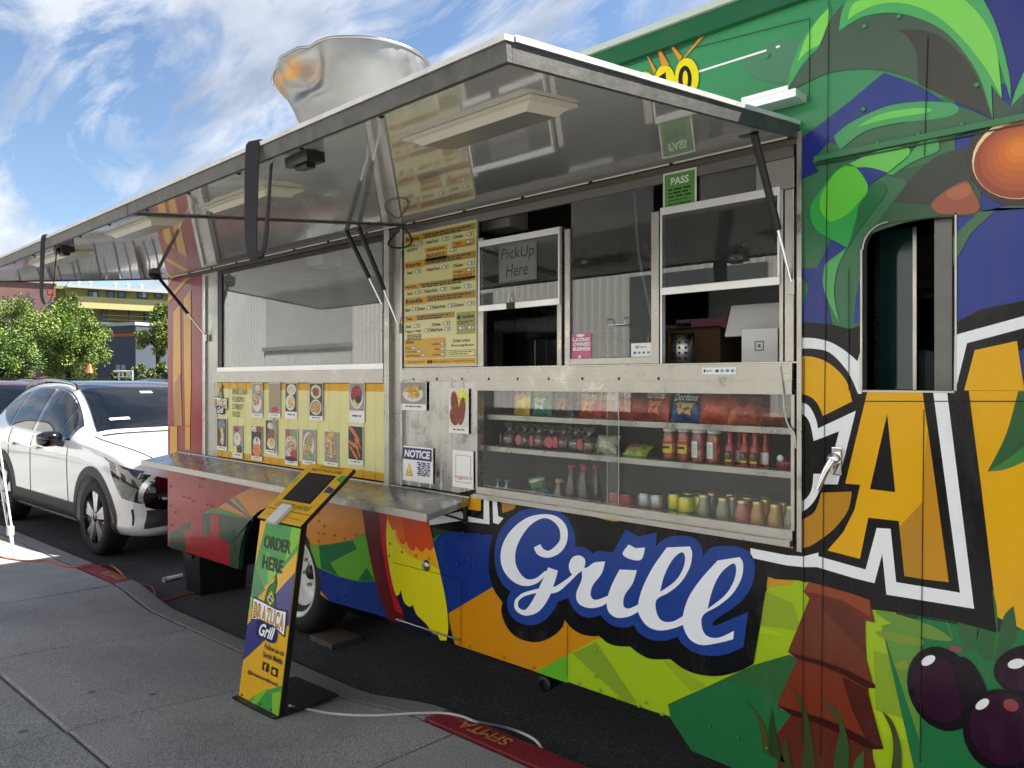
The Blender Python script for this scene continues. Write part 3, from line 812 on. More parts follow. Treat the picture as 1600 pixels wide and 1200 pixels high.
f.add('#d8601a', [(182, 178, 1), (182, 100, 1), (290, 110, 1), (285, 240), (300, 335, 1), (258, 330), (240, 264, 1), (215, 266)], C_PAR, 10, True)
f.done()
f = Film('blue_field_print')
f.add('#14317e', [(468, 330), (520, 295), (640, 278), (900, 300), (900, 620), (850, 622), (565, 792), (555, 740), (480, 390)], C_PAR, 3)
f.add('#1f6a34', [(466, 325), (525, 295), (500, 318), (476, 352)], C_PAR, 5)
f.add('#c5830f', [(565, 792), (850, 622), (1100, 690), (1500, 880), (1508, 944), (1112, 1157), (606, 987), (572, 850)], C_PAR, 1)
f.done()

# lower right background
f = Film('green_field_print')
f.add('#9aba1c', [(630, 690), (1000, 790), (1400, 820), (1480, 380), (1700, 400), (1700, 1300), (900, 1060), (320, 860)], C_GRILL, 0)
f.add('#5faa2a', [(470, 775), (470, 918), (310, 862)], C_GRILL, 2)
f.add('#7d9a28', [(615, 712), (820, 1020), (760, 1012), (495, 770)], C_GRILL, 2)
f.add('#8fa824', [(940, 800), (1090, 960), (1160, 935), (1020, 830)], C_GRILL, 2)
f.add('#c98f18', [(1465, 385), (1600, 405), (1600, 425), (1462, 440)], C_GRILL, 2)
f.add('#8aa328', [(1450, 455), (1600, 520), (1640, 660), (1440, 630)], C_GRILL, 2)
f.add('#a9c420', [(1440, 632), (1560, 680), (1430, 670)], C_GRILL, 3)
f.add('#2f5f34', [(-165, 838), (-178, 768), (0, 688), (250, 572), (430, 520), (480, 545), (360, 780), (440, 820), (350, 920), (420, 1200), (-40, 1000)], C_LOW, 3)
f.add('#21693c', [(-160, 845), (-172, 775), (-20, 705), (110, 655), (300, 690), (375, 780), (430, 830), (350, 930), (420, 1200), (-60, 1000)], C_LOW, 4)
f.add('#9aba1c', [(800, 290), (960, 310), (1300, 1250), (860, 1250)], C_LOW, 1)
f.add('#84a12a', [(850, 500), (920, 520), (1000, 840), (860, 800)], C_LOW, 2)
f.add('#a9c41c', [(850, 795), (1030, 850), (1060, 960), (900, 920)], C_LOW, 3)
f.add('#21703f', [(890, 375), (1080, 335), (1470, 405), (1700, 380), (1700, 1500), (1100, 1300)], C_LOW, 4)
f.add('#5f8f3a', [(890, 375), (1085, 350), (1080, 950), (1030, 800)], C_LOW, 5)
f.done()

f = Film('palm_trunk_print', 'brown segmented palm trunk printed on green')
f.add('#6a2a1c', [(500, 205), (530, 150), (580, 150), (600, 180), (830, 245), (858, 360), (810, 350), (815, 690), (700, 1300), (380, 1200), (360, 920), (440, 820), (365, 775), (470, 545), (422, 505), (530, 240)], C_LOW, 5.20)
f.add('#8a4226', [(500, 205), (528, 155), (580, 155), (832, 248), (835, 330), (700, 250), (580, 215)], C_LOW, 5.45)
f.add('#5c2a1e', [(595, 235), (700, 262), (808, 350), (812, 510), (600, 300)], C_LOW, 5.45)
f.add('#6a3420', [(530, 240), (590, 235), (590, 290), (810, 520), (850, 670), (700, 580), (590, 545), (430, 498)], C_LOW, 5.70)
f.add('#3a1510', [(425, 508), (590, 550), (715, 595), (858, 668), (860, 688), (815, 685), (700, 620), (590, 575), (470, 540)], C_LOW, 5.95)
f.add('#74301c', [(472, 548), (590, 580), (700, 625), (820, 690), (895, 985), (700, 870), (590, 830), (375, 770)], C_LOW, 5.70)
f.add('#4c1e16', [(690, 625), (815, 690), (900, 990), (820, 960), (740, 790)], C_LOW, 5.95)
f.add('#3a120e', [(370, 775), (590, 835), (710, 885), (900, 992), (840, 992), (690, 920), (590, 870), (440, 822)], C_LOW, 6.20)
f.add('#5c281a', [(440, 825), (590, 870), (700, 930), (840, 1000), (900, 1250), (380, 1200), (360, 925)], C_LOW, 5.70)
f.done()
f = Film('grass_blade_print')
for pts, c in (([(195, 738, 1), (250, 800), (285, 880), (300, 1010, 1), (330, 1010, 1), (315, 900), (270, 810)], '#4a4a20'), ([(345, 780, 1), (330, 880), (330, 1020, 1), (410, 1060, 1), (370, 940)], '#2a4020'),
               ([(430, 670, 1), (490, 800), (500, 960), (490, 1110, 1), (570, 1130, 1), (540, 900), (500, 760)], '#3a4420'), ([(590, 740, 1), (680, 870), (660, 1000), (640, 1180, 1), (710, 1190, 1), (730, 990), (680, 820)], '#33502a'),
               ([(893, 798, 1), (940, 900), (950, 1000), (930, 1150, 1), (985, 1180, 1), (990, 1000), (950, 860)], '#3c4a20'), ([(805, 995, 1), (760, 1050), (740, 1150, 1), (800, 1160, 1)], '#3a6030'), ([(415, 920, 1), (390, 1010), (390, 1100, 1), (450, 1110, 1)], '#3a4420')):
    f.add(c, pts, C_LOW, 11, True)
f.done()
f = Film('leaf_print')
for pts, c in (([(1550, 275, 1), (1500, 330), (1475, 450), (1450, 560, 1), (1520, 500), (1565, 420)], '#2a5a34'), ([(1445, 190, 1), (1465, 280), (1470, 400), (1450, 390), (1438, 280)], '#2f6a3a'),
               ([(1210, 340, 1), (1240, 400), (1250, 450, 1), (1225, 410)], '#3c7a44'), ([(1270, 350), (1370, 360), (1350, 500), (1300, 470)], '#34603a'), ([(1380, 360), (1450, 385), (1440, 550), (1370, 500)], '#2f5f36'),
               ([(860, 410), (920, 405), (1085, 440), (1080, 475), (930, 450)], '#7a8f34'), ([(860, 310), (960, 315), (1150, 380), (1240, 450), (1050, 420)], '#6a8f38'), ([(955, 570), (1010, 550), (1020, 590), (980, 590)], '#8a9030')):
    f.add(c, pts, C_LOW, 5.6, True)
f.done()
f = Film('dark_berry_print', 'three dark purple berries with white highlights')
f.add('#120a12', ring(1195, 690, 168, 220, rot=-.42), C_LOW, 7); f.add('#2c0a24', ring(1180, 690, 125, 175, rot=-.42), C_LOW, 8)
f.add('#1a0a1a', ring(1345, 700, 70, 180, rot=-.35), C_LOW, 9)
f.add('#120a12', ring(1640, 600, 190, 130), C_LOW, 7); f.add('#2c0a24', ring(1630, 610, 150, 95), C_LOW, 8)
f.add('#120a12', ring(1500, 900, 200, 215, rot=-.5), C_LOW, 10); f.add('#2c0a24', ring(1500, 890, 165, 185, rot=-.5), C_LOW, 11)
f.add('#e8e8ea', ring(1125, 547, 38, 22, rot=-.5), C_LOW, 12); f.add('#e8e8ea', ring(1565, 563, 44, 24, rot=-.2), C_LOW, 12); f.add('#e8e8ea', ring(1395, 765, 38, 22, rot=-.6), C_LOW, 12)
f.add('#8a4a50', ring(1262, 491, 38, 14, rot=.15), C_LOW, 12); f.add('#8a4048', ring(1538, 770, 40, 30, rot=.4), C_LOW, 12)
f.done()

# letters cut by the display case
f = Film('cut_off_lettering_print', 'lower edges of large outlined letters under the display case')
f.add('#0c0c0e', [(664, 800), (690, 776), (745, 764), (1000, 800), (1262, 846), (1262, 910), (1190, 893), (1100, 880), (900, 860), (770, 836), (705, 830), (668, 822)], None, 5)
f.add('#e9ebee', [(440, 200), (600, 165), (648, 155), (662, 182), (786, 206), (788, 62), (820, 66), (824, 236), (640, 214), (450, 242)], C_PAR, 6)
f.add('#e9ebee', [(842, 70), (868, 74), (878, 184), (912, 198), (880, 236), (846, 226)], C_PAR, 6)
f.add('#d99f10', [(706, 50), (772, 56), (768, 152), (678, 142), (700, 100)], C_PAR, 6)
f.add('#a8782a', [(895, 74), (998, 92), (980, 140), (905, 166)], C_PAR, 6)
f.add('#8a6420', [(440, 160), (520, 130), (600, 118), (640, 118), (560, 150), (440, 172)], C_PAR, 6)
f.add('#d99f10', [(580, 66), (738, 92), (722, 126), (592, 106)], C_GRILL, 6); f.add('#e9ebee', [(546, 125), (712, 155), (696, 190), (572, 165)], C_GRILL, 6)
f.add('#a8782a', [(790, 104), (888, 120), (850, 150)], C_GRILL, 6); f.add('#a8782a', [(1000, 135), (1195, 165), (1165, 182)], C_GRILL, 6); f.add('#d99f10', [(1440, 190), (1600, 215), (1600, 245), (1480, 225)], C_GRILL, 6)
f.add('#e9ebee', [(1205, 203, 1), (1250, 176, 1), (1360, 186), (1430, 225), (1490, 278), (1600, 300, 1), (1650, 306, 1), (1650, 338, 1), (1520, 326), (1460, 298), (1415, 240), (1350, 204), (1270, 192)], C_GRILL, 6, True)
f.done()
f = Film('script_lettering_print', 'white script lettering on a blue shape with a black shadow')
f.add('#0b0b0d', [(200, 50), (130, 130), (90, 220), (80, 330), (100, 440), (148, 515, 1), (142, 560), (160, 620), (200, 675), (260, 706), (330, 712), (400, 682), (445, 640), (458, 600, 1), (490, 640), (540, 672), (600, 684), (632, 680, 1), (670, 715), (720, 732), (787, 735, 1), (830, 770), (890, 797), (987, 798, 1), (1050, 845), (1130, 875), (1230, 882), (1330, 858), (1402, 822, 1), (1440, 600, 1), (1475, 380, 1), (1476, 300), (1440, 230), (1370, 190), (1290, 180), (1200, 180), (1140, 150), (1000, 140), (800, 100), (700, 110), (520, 60), (400, 30), (280, 30)], C_GRILL, 7, True)
f.add('#1f3f8c', [(330, 45), (400, 45), (470, 90), (508, 170), (512, 236, 1), (560, 240), (602, 272, 1), (620, 256, 1), (700, 265, 1), (765, 150, 1), (830, 186, 1), (920, 165, 1), (915, 236, 1), (960, 196), (1040, 180), (1110, 195), (1145, 240), (1150, 286, 1), (1190, 242), (1260, 232), (1340, 240), (1395, 280), (1410, 350), (1390, 440), (1330, 520), (1215, 600), (1198, 632, 1), (1240, 620), (1377, 562, 1), (1352, 738, 1), (1270, 772), (1190, 782), (1110, 765), (1050, 725), (1025, 686, 1), (960, 705), (890, 700), (830, 665), (805, 626, 1), (760, 640), (700, 630), (660, 602), (640, 578, 1), (590, 590), (540, 580), (500, 540), (478, 492, 1), (425, 512, 1), (400, 560), (350, 610), (290, 628), (220, 610), (180, 560), (172, 500), (190, 462, 1), (140, 410), (112, 330), (110, 250), (130, 170), (180, 100), (250, 55)], C_GRILL, 8, True)
W = '#e6eaf0'
f.add(W, stroke([(322, 232, 36), (340, 262, 40), (380, 274, 34), (425, 250, 40), (454, 205, 36), (452, 145, 38), (415, 100, 30), (355, 84, 20), (280, 110, 40), (215, 175, 62), (180, 250, 72), (180, 325, 70), (215, 385, 56), (265, 415, 36), (320, 405, 24), (368, 362, 16)]), C_GRILL, 9)
f.add(W, stroke([(402, 348, 52), (380, 410, 60), (350, 480, 66), (310, 540, 56), (262, 566, 28), (222, 545, 20), (220, 508, 18), (240, 486, 16)]), C_GRILL, 10)
f.add(W, stroke([(236, 490, 16), (260, 474, 18), (330, 456, 20), (410, 452, 30), (470, 412, 22), (520, 368, 14), (560, 340, 12)]), C_GRILL, 11)
f.add(W, [(482, 330), (500, 290), (535, 280), (562, 300), (558, 340), (525, 372), (495, 372)], C_GRILL, 12, True)
f.add(W, [(545, 350, 1), (575, 338), (610, 315), (662, 310, 1), (645, 370), (600, 430), (590, 480), (615, 502), (680, 480, 1), (690, 505, 1), (640, 535), (580, 542), (530, 520), (518, 470), (545, 400)], C_GRILL, 9, True)
f.add(W, [(735, 350, 1), (822, 354, 1), (800, 420), (760, 480), (755, 530), (780, 545), (828, 525, 1), (830, 560, 1), (780, 585), (720, 590), (680, 560), (672, 505), (695, 430)], C_GRILL, 11, True)
f.add(W, [(780, 225, 1), (815, 244, 1), (862, 240, 1), (845, 298), (800, 302), (750, 274)], C_GRILL, 9, True)
f.add(W, [(970, 240, 1), (1085, 235, 1), (1097, 270), (1085, 340), (1040, 415), (980, 465), (920, 500), (918, 560), (945, 605), (1000, 610), (1058, 578, 1), (1062, 622, 1), (1000, 645), (930, 654), (870, 630), (830, 570), (828, 520), (850, 440), (900, 340)], C_GRILL, 9, True)
f.add('#1f3f8c', [(937, 462, 1), (958, 380), (1000, 300), (1045, 264), (1062, 290), (1050, 350), (1010, 410)], C_GRILL, 10, True)
f.add(W, [(1225, 305, 1), (1335, 288, 1), (1352, 320), (1345, 390), (1300, 470), (1230, 530), (1155, 575), (1145, 630), (1170, 680), (1230, 690), (1307, 656, 1), (1302, 698, 1), (1230, 716), (1150, 727), (1090, 702), (1055, 640), (1052, 580), (1080, 490), (1140, 400)], C_GRILL, 11, True)
f.add('#1f3f8c', [(1175, 547, 1), (1200, 450), (1240, 370), (1300, 320), (1318, 345), (1305, 410), (1260, 480)], C_GRILL, 12, True)
f.done()

# big CA letters
f = Film('large_lettering_print', 'large yellow letters with white and black outlines')
BK, YE = '#0c0c0e', '#dca50c'
f.add(BK, [(40, 58), (100, 56), (180, 66), (225, 80), (272, 62), (272, 330), (130, 400), (40, 420)], C_CA, 7)
f.add(BK, [(30, 300), (150, 300), (656, 300), (700, 640), (757, 1172), (600, 1130), (310, 1085), (300, 1050), (120, 1000), (60, 985), (-40, 980), (-130, 950), (-110, 870), (30, 870)], C_CA, 6.5)
f.add(BK, [(603, 60), (700, 8), (900, -32), (900, 110), (650, 300), (603, 300)], C_CA, 6)
WH = '#e6e9ec'
f.add(WH, [(40, 110, 1), (100, 112), (160, 127), (215, 160), (256, 195, 1), (270, 145, 1), (271, 312, 1), (258, 312, 1), (222, 235), (160, 167), (100, 150), (40, 150, 1)], C_CA, 8, True)
f.add(WH, [(40, 338, 1), (80, 355), (105, 400), (113, 437, 1), (250, 373, 1), (185, 638, 1), (128, 638, 1), (105, 690), (75, 725), (42, 744, 1), (42, 708, 1), (75, 685), (92, 650), (97, 600, 1), (150, 600, 1), (190, 447, 1), (98, 482, 1), (85, 420), (65, 390), (40, 378, 1)], C_CA, 8, True)
f.add(YE, [(40, 178, 1), (100, 180), (160, 207), (215, 265), (236, 340, 1), (132, 392, 1), (110, 345), (80, 320), (40, 310, 1)], C_CA, 8, True)
f.add('#b3801f', [(125, 668, 1), (236, 664, 1), (222, 730), (180, 790), (130, 832), (80, 862), (40, 866, 1), (40, 772, 1), (100, 738)], C_CA, 8, True)
f.add(WH, [(-130, 868, 1), (0, 893), (60, 898), (115, 884, 1), (115, 897, 1), (285, 945, 1), (325, 795, 1), (375, 798, 1), (395, 990, 1), (625, 1028, 1), (528, 303, 1), (578, 303, 1), (676, 1086, 1), (360, 1035, 1), (345, 888, 1), (317, 994, 1), (240, 975, 1), (110, 936, 1), (60, 936), (0, 930), (-130, 902, 1)], C_CA, 8)
f.add(YE, [(292, 303), (490, 303), (585, 990), (425, 968), (405, 770), (295, 758), (265, 906), (148, 876), (205, 810), (245, 730), (266, 640), (212, 635)], C_CA, 9)
f.add('#c0881c', [(510, 440), (585, 990), (500, 980), (490, 620)], C_CA, 10); f.add('#b3801f', [(408, 790), (492, 700), (500, 980), (425, 968)], C_CA, 10)
f.add(BK, [(363, 385), (392, 666), (301, 655)], C_CA, 10)
f.add(YE, [(656, 301), (930, 301), (930, 1200), (757, 1115), (700, 640)], C_CA, 5)
f.add('#2f5a34', [(835, 303, 1), (930, 300, 1), (930, 500, 1), (800, 575), (724, 592, 1), (790, 460)], C_CA, 7, True)
f.add('#3c7a3c', [(724, 592, 1), (800, 545), (930, 440, 1), (930, 520, 1), (800, 580)], C_CA, 8, True)
f.add(WH, [(603, 300), (605, 104), (622, 96), (900, 20), (900, 64), (650, 130), (612, 286)], C_CA, 7)
f.add(YE, [(678, 155), (830, 122), (852, 270), (856, 300), (640, 300)], C_CA, 8)
f.done()

# upper mural
f = Film('upper_field_print')
f.add('#2b3478', [(965, 40, 1), (1010, 0, 1), (1010, -60, 1), (1500, -60, 1), (1500, 200, 1), (1200, 340, 1), (1135, 470, 1), (1110, 300), (1060, 180), (1010, 80)], C_TOP, 1, True)
f.add('#4a8062', [(-120, 290), (0, 205), (190, 165), (190, 380), (60, 390), (-60, 370)], C_TOP, 1)
f.add('#2f5f48', [(240, 335), (500, 235), (985, 60), (830, 245), (700, 300), (420, 385)], C_ROOF, 1)
f.add('#2b3a80', [(545, 342, 1), (700, 400), (830, 478, 1), (700, 480), (560, 500), (450, 540), (380, 590), (310, 640, 1), (315, 680, 1), (275, 660, 1), (205, 755, 1), (240, 805, 1), (160, 840, 1), (160, 650, 1), (380, 480, 1)], C_TOP, 2, True)
f.add('#22307c', [(160, 650), (205, 610), (290, 660), (205, 755), (240, 805), (160, 840)], C_TOP, 3)
f.done()
f = Film('palm_crown_print', 'green palm fronds printed on the upper side')
f.add('#48a05c', [(88, 435, 1), (110, 320), (180, 160), (292, 25, 1), (295, 100), (248, 215, 1), (160, 310)], C_TOP, 4, True)
f.add('#7acc58', [(140, 292, 1), (180, 180), (240, 90), (290, 38, 1), (284, 110), (252, 210, 1), (190, 240)], C_TOP, 5, True)
f.add('#465a4a', [(95, 432, 1), (150, 330), (240, 220), (290, 100), (355, 18, 1), (340, 142, 1), (450, 90), (580, 65), (720, 80), (860, 150), (960, 280), (1020, 400), (1056, 562, 1), (960, 510), (800, 440), (650, 360), (480, 325), (300, 340), (180, 390)], C_TOP, 5, True)
f.add('#4ea45e', [(335, 147, 1), (350, 50), (390, -20, 1), (1000, -20, 1), (1070, 120), (1130, 340), (1140, 472, 1), (1080, 275, 1), (1100, 467, 1), (1048, 400, 1), (1056, 562, 1), (1000, 380), (930, 260), (830, 150), (700, 85), (580, 62), (450, 80)], C_TOP, 6, True)
f.add('#7ccc56', [(376, 96, 1), (390, 40), (430, 5), (560, -20, 1), (900, -20, 1), (1000, 80), (1070, 220), (1098, 460, 1), (1020, 320), (900, 170), (780, 70), (650, 20), (530, 20), (430, 60)], C_TOP, 7, True)
f.add('#403f38', [(608, 140, 1), (760, 150), (880, 230), (980, 360), (1050, 556, 1), (900, 480), (740, 410), (705, 380), (700, 260), (660, 180)], C_TOP, 6, True)
f.add('#46574a', [(1055, 400, 1), (1100, 470), (1140, 500), (1200, 440, 1), (1200, 560, 1), (1060, 580, 1)], C_TOP, 4)
f.add('#4fa860', [(1140, 500, 1), (1160, 430), (1200, 340, 1), (1300, 250, 1), (1300, 400, 1), (1200, 440)], C_TOP, 5)
f.add('#3f6a4c', [(335, 708, 1), (450, 640), (620, 580), (860, 545), (895, 500), (1080, 575, 1), (800, 660), (380, 732, 1)], C_TOP, 4, True)
f.add('#4a9e60', [(310, 640, 1), (400, 570), (560, 500), (720, 478), (860, 485), (895, 510), (870, 540), (780, 560), (600, 580), (450, 620), (340, 706, 1)], C_TOP, 5, True)
f.add('#6ecb5c', [(420, 597, 1), (520, 540), (650, 512), (750, 508), (768, 520), (720, 535), (560, 560)], C_TOP, 6, True)
f.add('#3c5c44', [(590, 945, 1), (650, 850), (560, 815), (700, 780), (1000, 690, 1), (1000, 1010, 1), (700, 1030), (470, 1100, 1)], C_TOP, 2, True)
f.add('#3c433a', [(590, 946, 1), (680, 830), (800, 730), (972, 685, 1), (940, 800), (960, 850), (770, 950), (700, 956)], C_TOP, 4, True)
f.add('#4fa65c', [(560, 816, 1), (650, 745), (740, 640), (790, 650), (805, 690), (790, 715), (680, 760), (585, 822, 1)], C_TOP, 5, True)
f.add('#6cc656', [(378, 772, 1), (500, 715), (640, 690), (668, 710), (650, 740), (560, 812, 1), (470, 790), (380, 786, 1)], C_TOP, 6, True)
f.add('#2b3a80', [(383, 787, 1), (480, 787), (562, 810, 1), (500, 850), (470, 886, 1), (440, 830)], C_TOP, 7, True)
f.add('#2c6a3e', [(430, 960), (470, 870), (540, 858), (556, 900), (500, 980), (420, 1090), (375, 1160), (410, 1030)], C_TOP, 5, True)
f.add('#35a04a', [(200, 1010), (222, 930), (350, 780), (430, 800), (472, 895), (430, 960), (415, 1030), (375, 1162, 1), (300, 1122), (230, 1080)], C_TOP, 6, True)
f.add('#62c23e', [(245, 950), (270, 880), (330, 800), (400, 780), (450, 830), (470, 890), (420, 960), (370, 1010), (300, 1040), (260, 1010)], C_TOP, 8, True)
f.add('#2b3a80', [(330, 318, 1), (414, 354, 1), (305, 445), (290, 540), (320, 700), (340, 770, 1), (160, 770, 1), (215, 560), (160, 466, 1), (255, 466, 1)], C_WIN, 4)
f.add('#55a860', [(300, 442, 1), (412, 358, 1), (362, 470), (346, 600), (376, 756, 1), (318, 640), (288, 540)], C_WIN, 5, True)
f.add('#2f3f8a', [(445, 750), (462, 600), (484, 505), (484, 745)], C_WIN, 4)
f.add('#466e4e', [(964, 300), (1100, 170), (1400, 110), (1400, 150), (1200, 150), (1060, 280), (966, 450)], C_WIN, 3)
f.done()
f = Film('coconut_print', 'orange coconut printed on the upper side')
f.add('#453733', ring(1165, 760, 235, 205, rot=.2), C_TOP, 7)
f.add('#f0d8a0', ring(1192, 742, 236, 190, rot=-.25), C_TOP, 8)
for i, c in enumerate(['#9c4c38', '#ac5838', '#b86036', '#c46834', '#d07030', '#dc7a30', '#e8862e']):
    s_ = 1 - i*.135
    f.add(c, ring(1196 - i*2, 750 - i*8, 232*s_, 178*s_, rot=-.25), C_TOP, 9 + min(i, 6)*.6)
f.add('#9c5844', [(770, 955), (830, 900), (930, 850), (965, 900), (995, 965), (960, 1003), (830, 1006), (785, 990)], C_TOP, 9, True)
f.add('#b06a4c', [(838, 905), (930, 862), (955, 910), (880, 940)], C_TOP, 10, True)
f.done()
f = Film('anniversary_number_print', 'yellow number bubble with orange rays above the awning')
for pts in ([(700, 390), (750, 345), (985, 58), (968, 112), (780, 320)], [(652, 203), (755, 325), (738, 352)], [(598, 228), (682, 372), (640, 378)], [(548, 302), (607, 400), (596, 425)], [(262, 325), (300, 308), (320, 345), (300, 352)]):
    f.add('#d98a2a', pts, C_ROOF, 12)
f.add('#6cbf32', [(460, 250), (512, 234), (402, 378), (372, 374)], C_ROOF, 3)
for (x, y, rx, ry) in ((780, 440, 68, 108), (655, 480, 62, 108), (545, 510, 60, 100)):
    f.add('#e6d414', ring(x, y, rx, ry), C_ROOF, 8 + (x < 700)*.5 + (x < 600)*.5)
f.add('#141414', ring(770, 452, 38, 76), C_ROOF, 10); f.add('#e6d414', ring(772, 452, 15, 48), C_ROOF, 11)
f.add('#141414', [(620, 440), (660, 412), (668, 560), (640, 560), (636, 452)], C_ROOF, 10)
f.done()
# rear corner strip
f = Film('rear_stripe_print')
Yc = '#d29a26'
for pts in ([(1085, 432), (1130, 375), (1132, 880), (1140, 1140), (1092, 1140), (1085, 880)], [(1150, 350), (1195, 290), (1196, 880), (1190, 1140), (1160, 1140), (1152, 700)],
            [(1052, 345), (1195, 178), (1195, 212), (1052, 372)], [(1050, 155), (1092, 180), (1132, 155), (1052, 270)], [(1050, 60), (1195, 60), (1170, 110), (1050, 130)],
            [(1065, 1145), (1110, 1145), (1110, 1300), (1065, 1330)], [(1160, 1145), (1190, 1145), (1190, 1290), (1160, 1290)]):
    f.add(Yc, pts, C_STRIP, 3)
f.add('#a8742a', [(1092, 880), (1132, 805), (1132, 1140), (1092, 1140)], C_STRIP, 4)
f.done()
# carry the print on past the frame
f = Film('front_field_print')
f.b.face([(x_, -.001, z_) for x_, z_ in ((-.46, 1.62), (XR-.01, 1.62), (XR-.01, 1.12), (-.46, 1.12))][::-1], vm('#dca50c'))
f.b.face([(x_, -.001, z_) for x_, z_ in ((-.46, 1.11), (XR-.01, 1.11), (XR-.01, .37), (-.3, .37))][::-1], vm('#21703f'))
f.done()

# ================================================================ service side: awning, windows, display case, shelf
HNG = Vector((0, -.005, 2.452)); AD = Vector((0, -1.368, -.15)).normalized(); AN = Vector((0, AD.z, -AD.y))
AS = 1.376
def AW(x, s, h=0.0): return Vector((x, HNG.y, HNG.z)) + AD*s + AN*h
def abox(b, x0, x1, s0, s1, h0, h1, m):
    vs = [AW(x, s, h) for x in (x0, x1) for s in (s0, s1) for h in (h0, h1)]
    b.raw(vs, [(0,1,3,2),(4,6,7,5),(0,4,5,1),(2,3,7,6),(0,2,6,4),(1,5,7,3)], m)
XSEAM = -3.21
M_AWTOP = mat('awning_top_paint', '#d7d9d6', .4, .1)
AWN = []
for (x0, x1) in ((XL, XSEAM-.003), (XSEAM+.003, BAY1)):
    b = MB()
    nx, ns = 36, 14
    b.grid(lambda u, v: AW(x0 + .012 + (x1-x0-.024)*u, .005 + (AS-.02)*v, .004), nx, ns, M_MIRROR, smooth=True)
    abox(b, x0+.012, x1-.012, .004, AS-.012, .012, .047, M_AWTOP)
    aw = b.build('awning', truck); AWN.append(aw)
    b = MB()
    abox(b, x0, x1, AS-.012, AS+.004, -.002, .040, M_ALU_D); abox(b, x0-.003, x1+.003, AS-.02, AS+.010, .040, .052, mat('lip_top', (.5, .5, .49), .45, .6, var=.3, vscale=15))
    b.build('front_lip', aw)
    for xe in (x0, x1-.012):
        b = MB(); abox(b, xe, xe+.012, .0, AS-.013, -.002, .040, M_ALU_D); abox(b, xe-.006, xe+.018, 0, AS-.021, .041, .055, M_ALU_W)
        b.build('side_lip', aw)
    b = MB(); b.tube([AW(x0, .0, .02), AW(x1, 0, .02)], .009, M_STEEL_D, 10); b.build('hinge', aw)
    b = MB()
    k = int((x1-x0)/.38)
    for i in range(k):
        for s_ in (.03, AS-.03):
            b = MB(); p = AW(x0+.1+i*.38, s_, .003); b.lathe([(0, -.004), (.006, -.003), (.008, .001)], M_SEAM, p, 'z', 8)
            b.build('liner_screw', aw)
    b = MB()
    abox(b, x0+.03, x1-.03, .022, .026, .001, .006, M_ALU_W); b.build('liner_joint', aw)
def lamp(x0, x1, s0, s1, par):
    b = MB()
    abox(b, x0, x1, s0, s1, -.006, .003, M_CREAM)
    lv = [AW(x, s, -.006) for x, s in ((x0+.018, s0+.015), (x1-.018, s0+.015), (x1-.018, s1-.015), (x0+.018, s1-.015))]
    lw_ = [AW(x, s, -.024) for x, s in ((x0+.045, s0+.03), (x1-.045, s0+.03), (x1-.045, s1-.03), (x0+.045, s1-.03))]
    b.raw(lv + lw_, [(0,4,5,1),(1,5,6,2),(2,6,7,3),(3,7,4,0)], M_CREAM)
    o = b.build('awning_light', par)
    return o, lw_
for (x0, x1, s0, s1, a) in ((-1.74, -1.25, .985, 1.16, 1), (-3.0, -2.5, 1.02, 1.18, 1), (-3.78, -3.27, 1.13, 1.28, 0), (-5.06, -4.42, 1.12, 1.27, 0)):
    o, q = lamp(x0, x1, s0, s1, AWN[a])
    b = MB(); b.raw(q, [(0, 1, 2, 3)], mat('lamp_lens', '#77756c', .3)); d = b.build('lens', AWN[a])
# gas struts
def strut(pa, pb, name='gas_strut'):
    pa, pb = Vector(pa), Vector(pb); mid = pa.lerp(pb, .62)
    b = MB(); b.tube([pa, mid], .0125, M_BLACK, 12); o = b.build(name, truck)
    b = MB(); b.tube([mid, pb], .0055, M_CHROME, 8); b.build('rod', o)
    b = MB(); b.box((pb.x-.012, -.022, pb.z-.03), (pb.x+.012, -.008, pb.z+.02), M_STEEL_D); b.build('bracket', o)
    b = MB(); q = pa + AN*.01; b.box((q.x-.05, q.y-.03, q.z-.008), (q.x+.05, q.y+.03, q.z+.004), M_STEEL_D); b.build('mount', o)
p = P(1240, 447); strut(AW(-1.17, .20), (p.x, -.012, p.z))
p = P(626, 512); strut(AW(-3.33, .21), (p.x+.004, -.012, p.z)); p = P(603, 470); strut(AW(-3.47, .19), (p.x-.01, -.012, p.z-.03))
p = P(326, 527); strut(AW(-5.83, .26), (p.x, -.012, p.z))
b = MB()
for (u, v) in ((275, 418),): 
    q = AW(-5.83, .27, -.012); b.lathe([(0, -.03), (.035, -.022), (.045, .008), (.03, .014)], M_BLACK, q, 'z', 14)
b.build('strut_boot', truck)
# latch blocks under the front lip
for x in (-2.02, -4.28):
    b = MB(); abox(b, x-.06, x+.06, AS-.10, AS-.04, -.03, -.001, M_BLACK); abox(b, x-.03, x+.03, AS-.085, AS-.055, -.042, -.03, M_BLACK); b.build('awning_latch', truck)
# drip angle between hinge and windows, and side hinge plates
b = MB(); b.box((BAY0-.3, -.010, 2.432), (BAY1, -.001, 2.452), mat('tan_gasket', '#63594a', .5)); b.build('header_angle', truck)
b = MB(); p = P(1225, 165)
b.box((XS(1178), -.09, p.z-.012), (XS(1262), -.0095, p.z+.014), M_ALU_W); b.box((XS(1178), -.09, p.z+.0145), (XS(1250), -.084, p.z+.03), M_ALU_W); b.build('awning_rail_end', truck)
b = MB(); b.box((BAY1-.004, -.016, 1.085), (BAY1+.012, -.0085, 2.47), M_STEEL_B); b.build('bay_edge_trim', truck)

